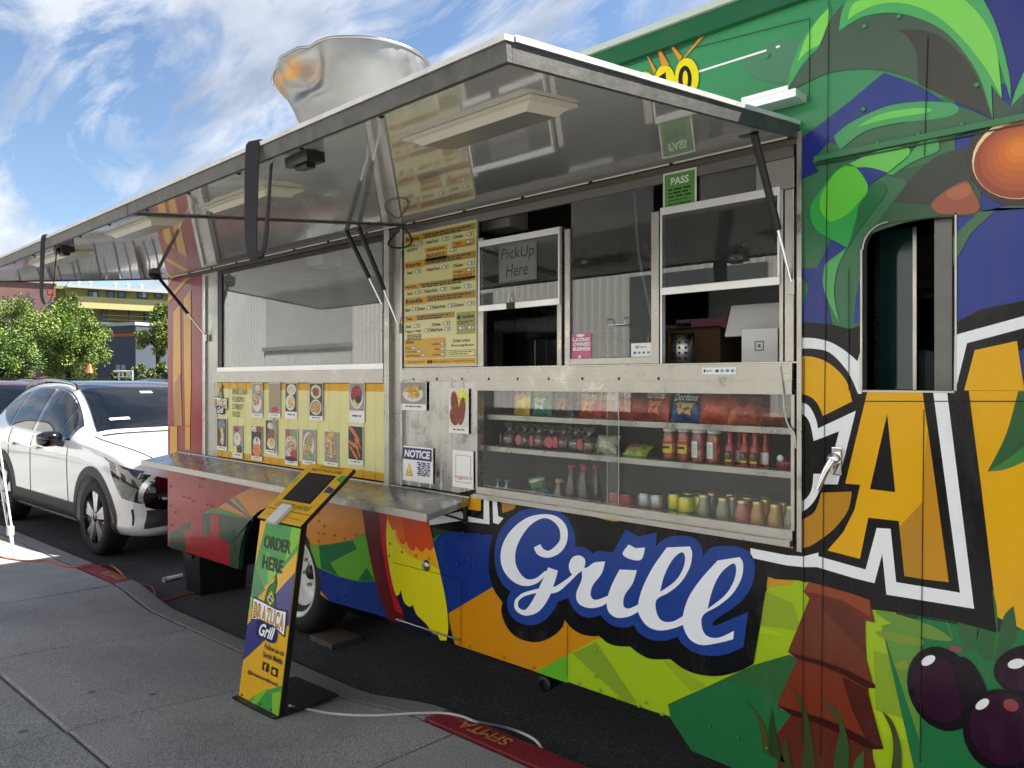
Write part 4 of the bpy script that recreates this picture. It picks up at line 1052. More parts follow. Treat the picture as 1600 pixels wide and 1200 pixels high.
# ---- left bay
ZSILL = 1.712
b = MB(); b.box((BAY0, .0, 1.10), (XS(340), .012, 2.4515), M_STEEL_D); b.box((XS(320), -.012, 1.10), (XS(323), .0, 2.415), M_STEEL); b.build('rear_post', truck)
b = MB(); b.box((XS(340)+.002, -.006, ZSILL-.002), (XS(600), .02, ZSILL+.028), M_ALU_W); b.box((XS(340)+.002, .002, ZSILL+.03), (XS(346), .05, 2.4515), M_BLACK); b.box((XS(346), .004, 2.405), (XS(600), .03, 2.4515), M_BLACK); b.box((XS(597), .002, ZSILL+.03), (XS(600), .03, 2.404), M_BLACK)
wf = b.build('window_frame', truck)
b = MB(); b.box((XS(346)+.001, .012, ZSILL+.029), (XS(597)-.001, .016, 2.404), M_GLASS); b.build('kitchen_window', truck)
b = MB(); b.box((XS(335), -.014, 1.635), (XS(602), .0, ZSILL-.003), M_STEEL_B); b.build('sill_trim', truck)
# post between bays
b = MB(); b.box((XS(604), -.018, 1.03), (XS(612), .02, 2.4515), M_STEEL_B); b.box((XS(612), .004, 1.05), (XS(628), .02, 2.4515), M_STEEL_D); b.box((XS(628), -.012, 1.10), (XS(631), .02, 2.4515), M_STEEL); b.build('bay_post', truck)
# ribbed panels
def ribbed(name, x0, x1, z0, z1, m_of, step=.10, y=.0):
    """corrugated sheet: shallow raised ribs; m_of(x,z) picks the print"""
    b = MB(); xs_ = [x0]; x = x0 + step*.6
    while x < x1 - .02:
        xs_ += [x-.008, x, x+.008]; x += step
    xs_.append(x1)
    zs_ = sorted({z0, z0+.045, z1-.045, z1})
    if m_of(x0+.001, z0+.1) is not m_of(x0+.3, z0+.1): xs_ = sorted(set(xs_ + [x0+.035]))
    def yy(x):
        k = round((x - x0 - step*.6)/step); c = x0 + step*.6 + k*step
        return y - (.004 if abs(x-c) < .001 else 0)
    for i in range(len(xs_)-1):
        for j in range(len(zs_)-1):
            a, c, e, f_ = xs_[i], xs_[i+1], zs_[j], zs_[j+1]
            b.face([(a, yy(a), e), (c, yy(c), e), (c, yy(c), f_), (a, yy(a), f_)], m_of((a+c)/2, (e+f_)/2))
    return b.build(name, truck)
M_PALEY = vm('#e0dca0', .22); M_GOLD = vm('#d8a416', .22)
YX0, YX1, YZ0, YZ1 = XS(329), XS(603), 1.105, 1.632
ribbed('yellow_menu_panel', YX0, YX1, YZ0, YZ1, lambda x, z: M_GOLD if (z > YZ1-.05 or z < YZ0+.046 or x < YX0+.034) else M_PALEY, .115, .002)
b = MB()      # print on the yellow panel
LX0, LX1 = XS(333), XS(361)
y3 = lambda a, c, d=0: (a, -.005 - d, c)
def PB(u0, v0, u1, v1):   # photo box -> (x0, z0, x1, z1)
    a, c = P(u0, v1), P(u1, v0)
    zc0 = (P(u0, v1).z + P(u1, v1).z)/2; zc1 = (P(u0, v0).z + P(u1, v0).z)/2
    return (a.x, zc0, c.x, zc1)
bx = PB(364, 608, 387, 617)
for i, s_ in enumerate(['BRAZILIAN', 'FUSION', 'STREET', 'FOOD']):
    w_ = (1, .72, .72, .52)[i]
    z_ = bx[3] - i*.052
    write(b, s_, y3, (bx[0], z_-.036, bx[0]+(bx[2]-bx[0])*w_, z_), M_INK, bold=.0)
def brand_logo(b, to3, cx, cz, w, off=.0004):
    """flame with a round emblem over arched outlined letters and a script word on a blue shape"""
    h = w*.30
    def L(pts, m, k, sm=False):
        q = catmull(pts) if sm else pts
        b.face([to3(cx + p[0]*w, cz + p[1]*w, off*(1+k)) for p in q], m)
    L([(-.14, .02), (-.17, .18), (-.10, .36), (.02, .45), (.07, .60, 1), (.13, .44), (.11, .30), (.15, .16), (.13, .02)], M_INK, 0, True)
    L([(-.12, .04), (-.14, .18), (-.08, .34), (.03, .43), (.07, .53, 1), (.10, .42), (.08, .28), (.12, .16), (.11, .04)], vm('#2f7a3a'), 1, True)
    L([(-.11, .17), (0, .06), (.10, .17), (0, .30)], vm('#e6c81c'), 2)
    L(ring(0, .175, .06, .06, 14), vm('#1c3a8c'), 3)
    L(stroke([(-.055, .2, .012), (0, .19, .016), (.055, .15, .012)], 3), M_WHITE, 4)
    L([(-.52, .12), (-.5, -.27), (-.2, -.22), (.2, -.26), (.52, -.34), (.5, .08), (.2, .06), (-.2, .1)], M_INK, 5)
    L([(-.495, .095), (-.48, -.24), (-.2, -.195), (.2, -.23), (.495, -.305), (.478, .05), (.2, .035), (-.2, .075)], M_WHITE, 6)
    wd = .92/7
    for i, ch in enumerate('BRAZUCA'):
        a0 = -.46 + i*wd; sl = -.01 - .006*i
        write(b, ch, lambda a, c, d=0: to3(cx + a*w, cz + c*w, off*9), (a0+.004, -.205 + sl, a0+wd-.006, .055 + sl), M_INK, bold=.05)
        write(b, ch, lambda a, c, d=0: to3(cx + a*w, cz + c*w, off*10), (a0+.014, -.185 + sl, a0+wd-.016, .035 + sl), vm('#e0a812'), bold=.01)
    L([(-.26, -.22), (-.30, -.36), (-.22, -.5), (-.08, -.46), (.1, -.50), (.28, -.46), (.3, -.3), (.2, -.22), (0, -.24)], vm('#16285e'), 9, True)
    write(b, 'Grill', lambda a, c, d=0: to3(cx + a*w, cz + c*w, off*11), (-.21, -.45, .25, -.245), M_WHITE, bold=.03, shear=.35)
c_ = P(346, 625); brand_logo(b, y3, c_.x, c_.z, .205)
b.build('panel_print', truck)

# ---- service bay
ribbed('ribbed_steel_panel', XS(629), XS(746), 1.105, 1.7, lambda x, z: M_STEEL, .085, .002)
b = MB(); b.box((XS(632), -.016, 1.648), (BAY1-.02, .0, ZSILL-.006), M_STEEL_B); b.build('counter_trim', truck)
b = MB()
for i in range(9):
    b = MB(); b.lathe([(0, -.0185), (.005, -.018), (.006, -.016)], M_SEAM, (XS(650)+i*.185, 0, 1.656), 'y', 8); b.build('trim_screw', truck)
b = MB(); b.box((XS(629), -.008, ZSILL-.005), (BAY1-.005, .55, ZSILL+.0), M_STEEL); b.build('counter_top', truck)
# display case
DX0, DX1 = XS(746), BAY1-.022
b = MB()
b.box((DX0, -.014, 1.602), (DX1, .03, 1.6475), M_STEEL_B); b.box((DX0, -.010, 1.118), (DX1, .03, 1.15), M_STEEL_B); b.box((DX0, -.03, 1.098), (DX1, .03, 1.1175), M_STEEL_B)
b.box((DX0, -.012, 1.1505), (DX0+.012, .03, 1.6015), M_STEEL); b.box((DX1-.004, -.012, 1.1505), (DX1+.008, .03, 1.6015), M_STEEL_B)
cf = b.build('display_case_frame', truck)
b = MB(); M_CASE = mat('case_liner', '#3a3b3a', .45, .3)
b.box((DX0, .40, 1.03), (DX1, .42, 1.64), M_CASE); b.box((DX0, .031, 1.03), (DX1, .40, 1.05), M_CASE); b.box((DX0, .031, 1.62), (DX1, .40, 1.70), M_CASE); b.box((DX0-.02, .031, 1.03), (DX0-.001, .40, 1.64), M_CASE); b.box((DX1+.008, .031, 1.03), (DX1+.02, .40, 1.64), M_CASE)
b.build('display_case_liner', truck)
SH1, SH2, SH0 = 1.487, 1.338, 1.0505
for z in (SH1, SH2):
    b = MB(); b.box((DX0+.013, .05, z-.004), (DX1-.005, .395, z-.0005), M_STEEL); b.box((DX0+.013, .046, z-.022), (DX1-.005, .0498, z+.0), M_STEEL_B); b.build('display_shelf', truck)
M_CGLASS = glass('case_glass', (.95, .965, .96), .045, .02)
b = MB(); b.box((DX0+.012, .006, 1.151), (XS(966), .010, 1.601), M_CGLASS); b.build('sliding_pane', truck)
b = MB(); b.box((XS(944), .018, 1.151), (DX1-.004, .022, 1.601), M_CGLASS); b.build('sliding_pane', truck)
b = MB(); b.box((XS(944), .0172, 1.151), (XS(944)+.003, .0178, 1.601), mat('pane_edge', '#9fb0a8', .2)); b.box((XS(966)-.003, .0045, 1.151), (XS(966), .0055, 1.601), mat('pane_edge', '#9fb0a8', .2)); b.build('pane_edge', truck)
# service windows
b = MB(); b.box((XS(629), -.004, 2.395), (BAY1-.02, .02, 2.4505), mat('header_steel', (.22, .21, .2), .4, .8)); b.build('window_header', truck)
def frame_bar(b, x0, x1, z0, z1, m=M_ALU_W, y0=-.012, y1=.012): b.box((x0, y0, z0), (x1, y1, z1), m, bev=.002)
zt, zr = 2.285, 1.985
for (ua, ub, dz, m_, y_) in ((750, 758, .03, M_STEEL_B, -.012), (873, 880, .015, M_STEEL_B, -.012), (885, 893, 0, M_STEEL_B, -.012), (1021, 1033, .005, M_STEEL_B, -.016), (1034, 1037, 0, M_ALU_W, -.012), (1220, 1226, .005, M_STEEL_B, -.012), (1229, 1243, 0, M_STEEL_B, -.014)):
    b = MB(); frame_bar(b, XS(ua), XS(ub), ZSILL, zt+dz, m_, y_); b.build('window_stile', truck)
b = MB(); frame_bar(b, XS(893)+.001, XS(1021)-.001, ZSILL+.001, ZSILL+.028, M_STEEL_B); b.build('window_rail', truck)

def sash(x0, x1, name='raised_sash'):
    b = MB(); frame_bar(b, x0, x1, zt-.014, zt+.014, M_ALU_W, -.02, -.0125); frame_bar(b, x0, x1, zr-.015, zr+.013, M_ALU_W, -.02, -.0125); frame_bar(b, x0, x0+.008, zr+.0135, zt-.0145, M_ALU_W, -.02, -.0125); frame_bar(b, x1-.008, x1, zr+.0135, zt-.0145, M_ALU_W, -.02, -.0125)
    o = b.build(name, truck)
    b = MB(); b.box((x0+.008, -.017, zr+.013), (x1-.008, -.014, zt-.014), M_GLASS_D); b.build('pane', o)
sash(XS(752), XS(880)-.004); sash(XS(1036), XS(1222))
b = MB(); b.box((XS(893), -.002, ZSILL+.029), (XS(1021), .002, 2.394), M_GLASS_D); b.build('fixed_pane', truck)
b = MB(); b.box((XS(1037), .004, zt+.02), (XS(1180), .008, 2.394), M_GLASS_D); b.build('transom_pane', truck)
b = MB(); b.box((XS(1181), .002, zt+.006), (BAY1-.02, .012, 2.394), M_STEEL_D); b.build('transom_panel', truck)
# binder clip and hook on the first sash
p = P(803, 478); b = MB(); b.box((p.x-.022, -.028, p.z-.016), (p.x+.022, -.0205, p.z+.014), M_BLACK, bev=.002)
b.tube([(p.x-.014, -.024, p.z+.012), (p.x-.006, -.026, p.z+.05), (p.x, -.026, p.z+.055), (p.x+.006, -.026, p.z+.05), (p.x+.014, -.024, p.z+.012)], .0016, M_CHROME, 6); b.build('binder_clip', truck)
p = P(958, 498, .0); b = MB(); x0, x1, z_ = XS(955), XS(982), ZS(968, 508)
b.tube([(x0, -.003, z_+.025), (x0, -.022, z_+.024), (x0, -.024, z_), (x1, -.024, z_), (x1, -.022, z_+.026), (x1, -.003, z_+.027)], .0025, M_CHROME, 8); b.build('pane_handle', truck)

# ---- kitchen inside
M_INT = mat('kitchen_steel', (.15, .15, .148), .38, .7, var=.15, vscale=4)
M_INTD = mat('kitchen_dark', '#1c1d1e', .6)
b = MB()
x = XL+.05
while x < -1.2:
    b.box((x, 1.45, .87), (x+.148, 1.47, 2.6), M_INT, bev=.004); x += .15
b.build('kitchen_back_panelling', truck)
b = MB(); b.box((XL+.035, .035, 2.60), (-1.1, 1.44, 2.63), mat('kitchen_ceiling', '#4a4a48', .5)); b.box((-1.12, .035, .87), (-1.09, 1.44, 2.59), M_INTD); b.box((XL+.04, .03, .862), (-1.1, 1.44, .868), M_INTD); b.box((-3.36, .03, .87), (-3.33, .75, 2.59), M_INT); b.box((XL+.035, .035, .87), (XL+.05, 1.44, 2.59), M_INT); b.box((XL+.05, .031, .87), (BAY0-.01, .04, 2.59), M_INT)
b.build('kitchen_shell', truck)
b = MB(); b.box((-5.6, .95, 2.08), (-3.6, 1.44, 2.5), M_INT); b.box((-5.6, .9, 1.5), (-3.6, 1.44, 1.64), M_INT); b.box((-4.6, .85, 1.64), (-3.8, 1.3, 2.0), mat('range_steel', '#b3ab97', .4, .4, var=.3, vscale=5)); b.build('cooking_range', truck)
b = MB(); b.box((-3.2, .9, 1.9), (-1.3, 1.44, 1.93), M_INT); b.box((-2.9, 1.0, 1.935), (-2.3, 1.4, 2.3), M_INTD); b.box((-2.0, .95, 1.935), (-1.6, 1.4, 2.2), M_INT); b.build('kitchen_shelf', truck)
b = MB(); b.box((-3.2, .7, .87), (-1.2, 1.44, 1.6), M_INTD); b.build('kitchen_cupboard', truck)
for (u, v, y) in ((788, 345, .20), (507, 405, .25)):
    p = P(u, v, y); b = MB(); b.box((p.x-.1, y-.07, p.z-.05), (p.x+.1, y+.07, p.z+.05), mat('lamp_housing', '#b9b6ab', .4), bev=.015); b.box((p.x-.09, y-.06, p.z+.052), (p.x+.09, y+.06, 2.595), M_INTD); b.build('kitchen_lamp', truck)
b = MB(); b.box((BAY1+.02, 1.45, .87), (XR-.05, 1.48, 2.6), M_INTD); b.box((-1.05, .5, .87), (-.98, 1.4, 2.55), M_STEEL_D)
b.box((-1.3, .9, 1.98), (.3, 1.4, 2.0), M_INT); b.build('cab_bulkhead', truck)
for k, (x, y, z, r, h) in enumerate(((-2.95, 1.15, 2.302, .10, .12), (-2.65, 1.2, 2.302, .08, .16), (-2.42, 1.15, 2.302, .09, .10), (-1.9, 1.1, 2.202, .11, .13), (-1.7, 1.2, 2.202, .07, .2))):
    b = MB(); b.lathe([(0, z), (r, z), (r*1.02, z+h), (r*.97, z+h), (r*.95, z+.01)], (M_STEEL, M_INT, M_STEEL_D)[k % 3], (x, y, 0), 'z', 24); b.build('cooking_pot', truck)
for k in range(7):
    x = -3.15 + .27*k; b = MB(); b.tube([(x, .92, 1.89), (x, .92, 1.70)], .006, M_STEEL, 6); b.lathe([(0, -.05), (.03, -.04), (.042, 0), (.04, .002)], M_STEEL_D, (x, .92, 1.68), 'z', 14); b.build('hanging_ladle', truck)
b = MB(); b.tube([(-2.0, .3, 2.59), (-1.98, .32, 2.2), (-1.94, .35, 1.95), (-1.9, .4, 1.72)], .006, M_WHITE, 6); b.build('hanging_cord', truck)
b = MB(); b.box((-1.98, .62, 1.78), (-1.72, .63, 1.93), mat('pink_notice', '#a8607c', .5)); b.build('pink_notice', truck)
# ---- what shows through the cab opening
b = MB(); b.box((WX0-.006, -.010, WZ0-.002), (WX0, .03, WZ1-ro), M_STEEL_B); b.box((WX1+.001, -.006, WZ0), (WX1+.006, .05, WZ1), M_STEEL_B); b.box((WX0, -.008, WZ0-.006), (WX1, .03, WZ0-.0005), M_STEEL_B)
gk = [(WX0+.003, WZ0+.003), (WX0+.003, WZ1-ro)] + [(WX0+ro-(ro-.003)*math.cos(t), WZ1-ro+(ro-.003)*math.sin(t)) for t in [math.pi/2*i/8 for i in range(1, 9)]] + [(WX1-.002, WZ1-.003), (WX1-.002, WZ0+.003)]
b.tube([(a_, .004, c_) for a_, c_ in gk], .007, M_RUBBER, 8)
arc = [Vector((WX0+ro-(ro)*math.cos(t), -.006, WZ1-ro+(ro)*math.sin(t))) for t in [math.pi/2*i/8 for i in range(9)]]
b.tube(arc, .004, M_STEEL_B, 6); b.build('cab_window_frame', truck)
b = MB(); b.box((XS(1455), .03, WZ0), (XS(1487), .06, WZ1), mat('dark_post_steel', (.13, .13, .125), .4, .8, var=.4, vscale=6)); b.build('cab_post', truck)
b = MB(); b.box((WX0, .14, WZ0), (WX0+.10, .145, WZ1), mat('teal_dark_glass', '#16302e', .08, 0.2)); b.box((XS(1404), .13, WZ0), (XS(1410), .15, WZ1), M_STEEL_D); b.build('cab_inner_pane', truck)
b = MB(); q = P(1425, 575, .2)
b.box((q.x-.10, .20, 1.2), (q.x+.07, .32, P(1420, 545, .2).z), mat('seat_vinyl', '#0e161d', .5), bev=.03); b.box((q.x-.16, .2, .87), (q.x+.3, .75, 1.25), mat('seat_vinyl', '#0e161d', .5), bev=.05); b.build('cab_seat', truck)
b = MB(); b.box((-1.4, .7, 2.0), (-.3, .95, 2.03), M_INT); b.build('cab_shelf', truck)

# ---- fold-down shelf below the yellow panel
b = MB(); SX0, SX1 = -6.10, -2.716
def shelf_pt(x, d, h): return (x, -.004 - d, 1.088 - .17*d + h)
for (d0, d1, h0, h1, m) in ((0.0, .262, -.004, .0, M_STEEL), (.2625, .268, -.032, .004, M_STEEL_B)):
    vs = [shelf_pt(x, d, h) for x in (SX0, SX1) for d in (d0, d1) for h in (h0, h1)]
    b.raw(vs, [(0,1,3,2),(4,6,7,5),(0,4,5,1),(2,3,7,6),(0,2,6,4),(1,5,7,3)], m)
vs = [shelf_pt(x, d, h) for x in (SX1-.003, SX1) for d in (.0, .262) for h in (-.03, -.0045)]
b.raw(vs, [(0,1,3,2),(4,6,7,5),(0,4,5,1),(2,3,7,6),(0,2,6,4),(1,5,7,3)], M_STEEL_D)
b.tube([(SX0+.03, -.006, 1.092), (SX1, -.006, 1.092)], .008, M_STEEL_D, 8)
b.build('serving_shelf', truck)
for x in (-2.74, -4.2, -5.98):
    b = MB(); b.box((x-.012, -.02, .97), (x+.012, -.009, 1.06), M_BLACK); b.tube([(x, -.015, .98), (x, -.2, 1.045)], .006, M_BLACK, 6); b.build('shelf_bracket', truck)

# ---- roof exhaust cap, dented
def orange_mottled_metal():  # aluminium with orange noise patches, stronger to the rear, street side and bottom
    m = mat('orange_mottled_aluminium', (.30, .30, .295), .5, 1.0, var=.2, vscale=9, rvar=.1, bump=.15, bscale=18)
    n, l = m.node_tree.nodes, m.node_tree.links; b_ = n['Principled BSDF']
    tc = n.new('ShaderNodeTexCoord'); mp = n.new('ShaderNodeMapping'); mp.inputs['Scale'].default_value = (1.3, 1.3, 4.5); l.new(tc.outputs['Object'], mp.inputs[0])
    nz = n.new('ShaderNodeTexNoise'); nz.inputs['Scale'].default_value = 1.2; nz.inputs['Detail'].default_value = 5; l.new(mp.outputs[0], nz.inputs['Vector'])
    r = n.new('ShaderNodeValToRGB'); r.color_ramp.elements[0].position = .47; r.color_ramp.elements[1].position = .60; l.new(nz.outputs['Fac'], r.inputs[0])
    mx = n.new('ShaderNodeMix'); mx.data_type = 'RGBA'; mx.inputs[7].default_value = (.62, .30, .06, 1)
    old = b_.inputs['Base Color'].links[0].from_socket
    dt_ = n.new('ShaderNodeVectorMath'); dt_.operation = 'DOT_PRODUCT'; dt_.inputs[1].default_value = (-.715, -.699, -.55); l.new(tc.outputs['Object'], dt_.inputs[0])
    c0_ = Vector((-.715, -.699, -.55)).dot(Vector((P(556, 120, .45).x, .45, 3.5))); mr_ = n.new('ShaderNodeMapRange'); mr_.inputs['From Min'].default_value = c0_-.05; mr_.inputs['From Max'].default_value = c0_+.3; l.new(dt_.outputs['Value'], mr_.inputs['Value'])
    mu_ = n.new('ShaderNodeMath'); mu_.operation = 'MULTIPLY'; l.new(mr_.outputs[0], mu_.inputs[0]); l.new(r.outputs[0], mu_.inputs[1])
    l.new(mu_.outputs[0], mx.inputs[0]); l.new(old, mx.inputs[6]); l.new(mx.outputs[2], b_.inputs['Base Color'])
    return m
M_MOTTLED = orange_mottled_metal()
VC = P(556, 120, .45); VX, VY = VC.x, .45
b = MB(); NA, NH = 96, 20
prof = [(.27, 3.05), (.31, 3.2), (.37, 3.35), (.43, 3.48), (.475, 3.59), (.492, 3.69)]
pp = path([(r_, z_) for r_, z_ in prof], 7)
base_t = math.atan2(-1, -.75)
vs = []
for i, (r_, z_) in enumerate(pp):
    for k in range(NA):
        t = 2*math.pi*k/NA
        h = i/(len(pp)-1)
        p = Vector((math.cos(t), math.sin(t), 0))
        dt = (t - math.radians(276) + math.pi) % (2*math.pi) - math.pi        # dent facing the street, on its rear half
        w_ = math.exp(-(dt/.42)**4); lt = (t - math.radians(228) + math.pi) % (2*math.pi) - math.pi; tip = math.exp(-(lt/.22)**2)
        k1 = max(0.0, (h-.60)/.40); crease = math.exp(-((h-.60-.05*math.sin(6*t))/.05)**2)
        wob = mnoise.noise(Vector((t*5, h*6, 1.3)))*.035*w_*(.3+h) + mnoise.noise(Vector((t*2.2, h*2.5, 4)))*.012
        rr = r_ + w_*(-.115*math.exp(-((h-.72-.06*math.sin(5*t))/.15)**2) + .03*math.exp(-((h-.50)/.07)**2)) + .05*tip*max(0, h-.7)/.3 + wob*.8
        dz = -.05*tip*k1 - .02*w_*k1 + .02*mnoise.noise(Vector((t*4, 0, 9)))*w_*h
        vs.append((VX + p.x*rr, VY + p.y*rr, z_ + dz + .035*math.cos(t - .2)*h))
fs = [(i*NA+k, i*NA+(k+1) % NA, (i+1)*NA+(k+1) % NA, (i+1)*NA+k) for i in range(len(pp)-1) for k in range(NA)]
b.raw(vs, fs, M_MOTTLED, True)
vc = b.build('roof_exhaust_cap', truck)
vc['label'] = 'dented grey metal exhaust cap with orange patches'
rim_pts = [Vector(v) for v in vs[-NA:]]; b = MB(); b.tube(rim_pts + rim_pts[:1], .009, M_STEEL_D, 6); b.build('rolled_rim', vc)
b = MB(); b.lathe([(.27, 2.985), (.27, 3.21)], M_STEEL_D, (VX, VY, 0), 'z', 32); b.lathe([(.0, 3.0), (.36, 3.0), (.4, 2.992)], M_STEEL_D, (VX, VY, 0), 'z', 32); b.build('exhaust_collar', vc)

# ================================================================ signs, cards and goods
def side3(y): return lambda a, c, d=0.0: (a, y - d, c)
def sheet_thing(name, label, cat, box, y, m, depth=.003, group=None, rot=0.0):
    """a flat sign or card standing proud of what it is fixed to; returns thing, writer and box"""
    x0, z0, x1, z1 = box
    t = thing(name, label, cat, ((x0+x1)/2, y, z0), group)
    b = MB(); b.box((x0, y-depth, z0), (x1, y, z1), m); b.build('board' if depth > .004 else 'sheet', t)
    return t
def rect(b, to3, x0, z0, x1, z1, m, off): b.face([to3(x0, z0, off), to3(x1, z0, off), to3(x1, z1, off), to3(x0, z1, off)], m)
def dashes(b, to3, x0, x1, z, h, m, off, seed=0, fill=.8):
    r = random.Random(seed); x = x0
    while x < x1:
        w = r.uniform(1.2, 4.5)*h; e = min(x1, x+w)
        rect(b, to3, x, z, e, z+h*.62, m, off); x = e + h*r.uniform(.5, .9)

# ---- menu board
bx = (XS(633), ZSILL+.012, XS(746), 2.408)
mt = thing('menu_board', 'tall pale yellow printed menu board beside the pick-up window', 'menu', ((bx[0]+bx[2])/2, 0, bx[1]))
b = MB(); b.box((bx[0]-.008, -.002, bx[1]-.008), (bx[2]+.008, .012, bx[3]+.006), M_STEEL_D); b.build('frame', mt)
MEN = mat('menu_paper', '#dcd897', .3, var=.03); GO = mat('menu_gold', '#d3a022', .3, var=.04); GD = mat('menu_band', '#a98a2c', .3, var=.04); OL = mat('menu_olive', '#9c9a4a', .3); MW = mat('menu_tag', '#e4e6e0', .35)
b = MB(); b.box((bx[0], -.006, bx[1]), (bx[2], -.0022, bx[3]), MEN); b.build('sheet', mt)
b = MB(); t3 = side3(-.0062)
def mp_(a, c): return bx[0] + (bx[2]-bx[0])*a, bx[3] - (bx[3]-bx[1])*c
def mrect(a0, c0, a1, c1, m, o=.0006):
    x0, z1 = mp_(a0, c0); x1, z0 = mp_(a1, c1); rect(b, t3, x0, z0, x1, z1, m, o)
def mtext(s, a0, c0, a1, c1, bold=.01, m=None, o=.0016):
    x0, z1 = mp_(a0, c0); x1, z0 = mp_(a1, c1); write(b, s, t3, (x0, z0, x1, z1), m or M_INK, bold=bold, off=o)
def mdash(a0, a1, c, h=.009, seed=0):
    x0, z = mp_(a0, c); x1, _ = mp_(a1, c); dashes(b, t3, x0, x1, z, h, mat('menu_small_print', '#2c2a1c', .5), .0016, seed)
def price(a, c, w=.075, h=.026):
    x, z = mp_(a, c); W_ = (bx[2]-bx[0])*w; H_ = (bx[3]-bx[1])*h
    b.face([t3(x + p[0], z + p[1], .0014) for p in [(-W_*.2, H_*.5), (0, 0), (W_, 0), (W_, H_), (0, H_)]], M_INK)
    b.face([t3(x + p[0], z + p[1], .0018) for p in [(-W_*.1, H_*.5), (W_*.06, H_*.12), (W_*.94, H_*.12), (W_*.94, H_*.88), (W_*.06, H_*.88)]], MW)
    rect(b, t3, x+W_*.5, z+H_*.25, x+W_*.72, z+H_*.75, M_INK, .0022)
for i, (nm, c0, c1, hw, fs_) in enumerate((('Brazuca', .022, .072, .28, 0), ('Brazurrito', .215, .268, .30, 0), ('Burrito', .388, .424, .24, 1), ('Brazdilla', .488, .542, .33, 0), ('Taco', .622, .668, .18, 0))):
    e = .72 if nm == 'Taco' else .99
    mrect(hw-.02, c0-.002, e, c1-.006, GD); mrect(.01, c0, hw, c1+.002, GO, .001)
    mtext(nm, .03, c0+.01, hw-.05, c1-.012, .03)
    mdash(hw+.03, e-.06, c0+.02, .010, i*7); mdash(hw+.03, e-.18, c0+.036, .010, i*7+3)
def mrow(c, items, h=.024):
    for (s, a0, a1, pa) in items:
        mtext(s, a0, c, a1, c+h); price(pa, c+h)
mrow(.082, (('Picanha', .05, .17, .21), ('Pulled Pork', .33, .5, .57), ('Chicken', .70, .83, .89))); mdash(.05, .22, .125, .007, 5); mdash(.05, .2, .137, .007, 6)
mrect(.31, .135, .62, .172, GO); mtext('Picanha Supreme', .35, .143, .58, .164, .02); mrect(.32, .178, .62, .238, GO)
for k in range(4): mdash(.33, .58, .192+.013*k, .007, 20+k)
price(.67, .195); mrect(.68, .125, .985, .175, GO); mtext('Veggie', .71, .135, .81, .152, .01); mdash(.71, .95, .168, .006, 31); price(.88, .157)
mrow(.285, (('Steak', .05, .13, .18), ('Pulled Pork', .34, .52, .56), ('Chicken', .70, .83, .90))); mrect(.69, .325, .985, .40, GO); mtext('Veggie', .72, .335, .83, .352, .01); price(.89, .355)
for k in range(3): mdash(.71, .95, .37+.011*k, .006, 40+k)
mrow(.442, (('Steak', .05, .13, .18), ('Pulled Pork', .31, .49, .54), ('Chicken', .67, .8, .86)))
mrow(.565, (('Steak', .02, .1, .13), ('Chicken', .2, .31, .35), ('Pulled Pork', .43, .6, .64), ('Cheese', .72, .84, .9)))
mrow(.69, (('Steak', .03, .11, .16), ('Chicken', .41, .53, .58))); mrow(.73, (('Veggie or Vegan', .02, .26, .31), ('Pulled Pork', .38, .56, .59)))
for k in range(4): mdash(.05, .26, .772+.012*k, .007, 50+k)
mrect(.745, .63, .985, .785, OL); mtext('Acai Bowl', .82, .65, .97, .675, .03); mdash(.76, .96, .70, .006, 60); mdash(.76, .9, .712, .006, 61); price(.78, .755); price(.9, .755)
b.face([t3(*mp_(.775 + q[0]*.028, .665 + q[1]*.016), .0016) for q in ring(0, 0, 1, 1, 12)], mat('menu_berry', '#1c1630', .4))
mrect(.01, .80, .60, .945, GO); mtext('Sides', .03, .81, .15, .832, .03)
for (s, a0, c, a1, pa) in (('Fries', .03, .858, .10, .13), ('Yuca Fries', .03, .885, .18, .21), ('Fried Plantains', .03, .915, .23, .27), ('Coxinha', .4, .835, .51, .54), ('Rice', .46, .872, .52, .54), ('Guacamole', .42, .912, .52, .54)):
    mtext(s, a0, c, a1, c+.017, .0); price(pa, c+.02, .06, .022)
mtext('Order online', .70, .815, .92, .84, .0); mtext('Brazucagrill.com', .68, .852, .97, .876, .0)
mrect(.615, .895, .985, .94, M_INK, .0008); mrect(.62, .898, .98, .937, MEN, .0012); mdash(.64, .95, .912, .007, 71); mdash(.64, .9, .927, .007, 72)
mrect(.01, .952, .99, .992, GO); mtext('Brazucagrill.com', .06, .965, .3, .982, .0); mrect(.345, .962, .375, .984, mat('menu_green', '#3c7a3c', .4)); mrect(.385, .962, .415, .984, mat('menu_green', '#3c7a3c', .4)); mtext('@brazucagrilltruck', .43, .965, .66, .982, .0); mtext('(415) 410 2915', .70, .966, .97, .982, .0)
b.build('menu_print', mt)

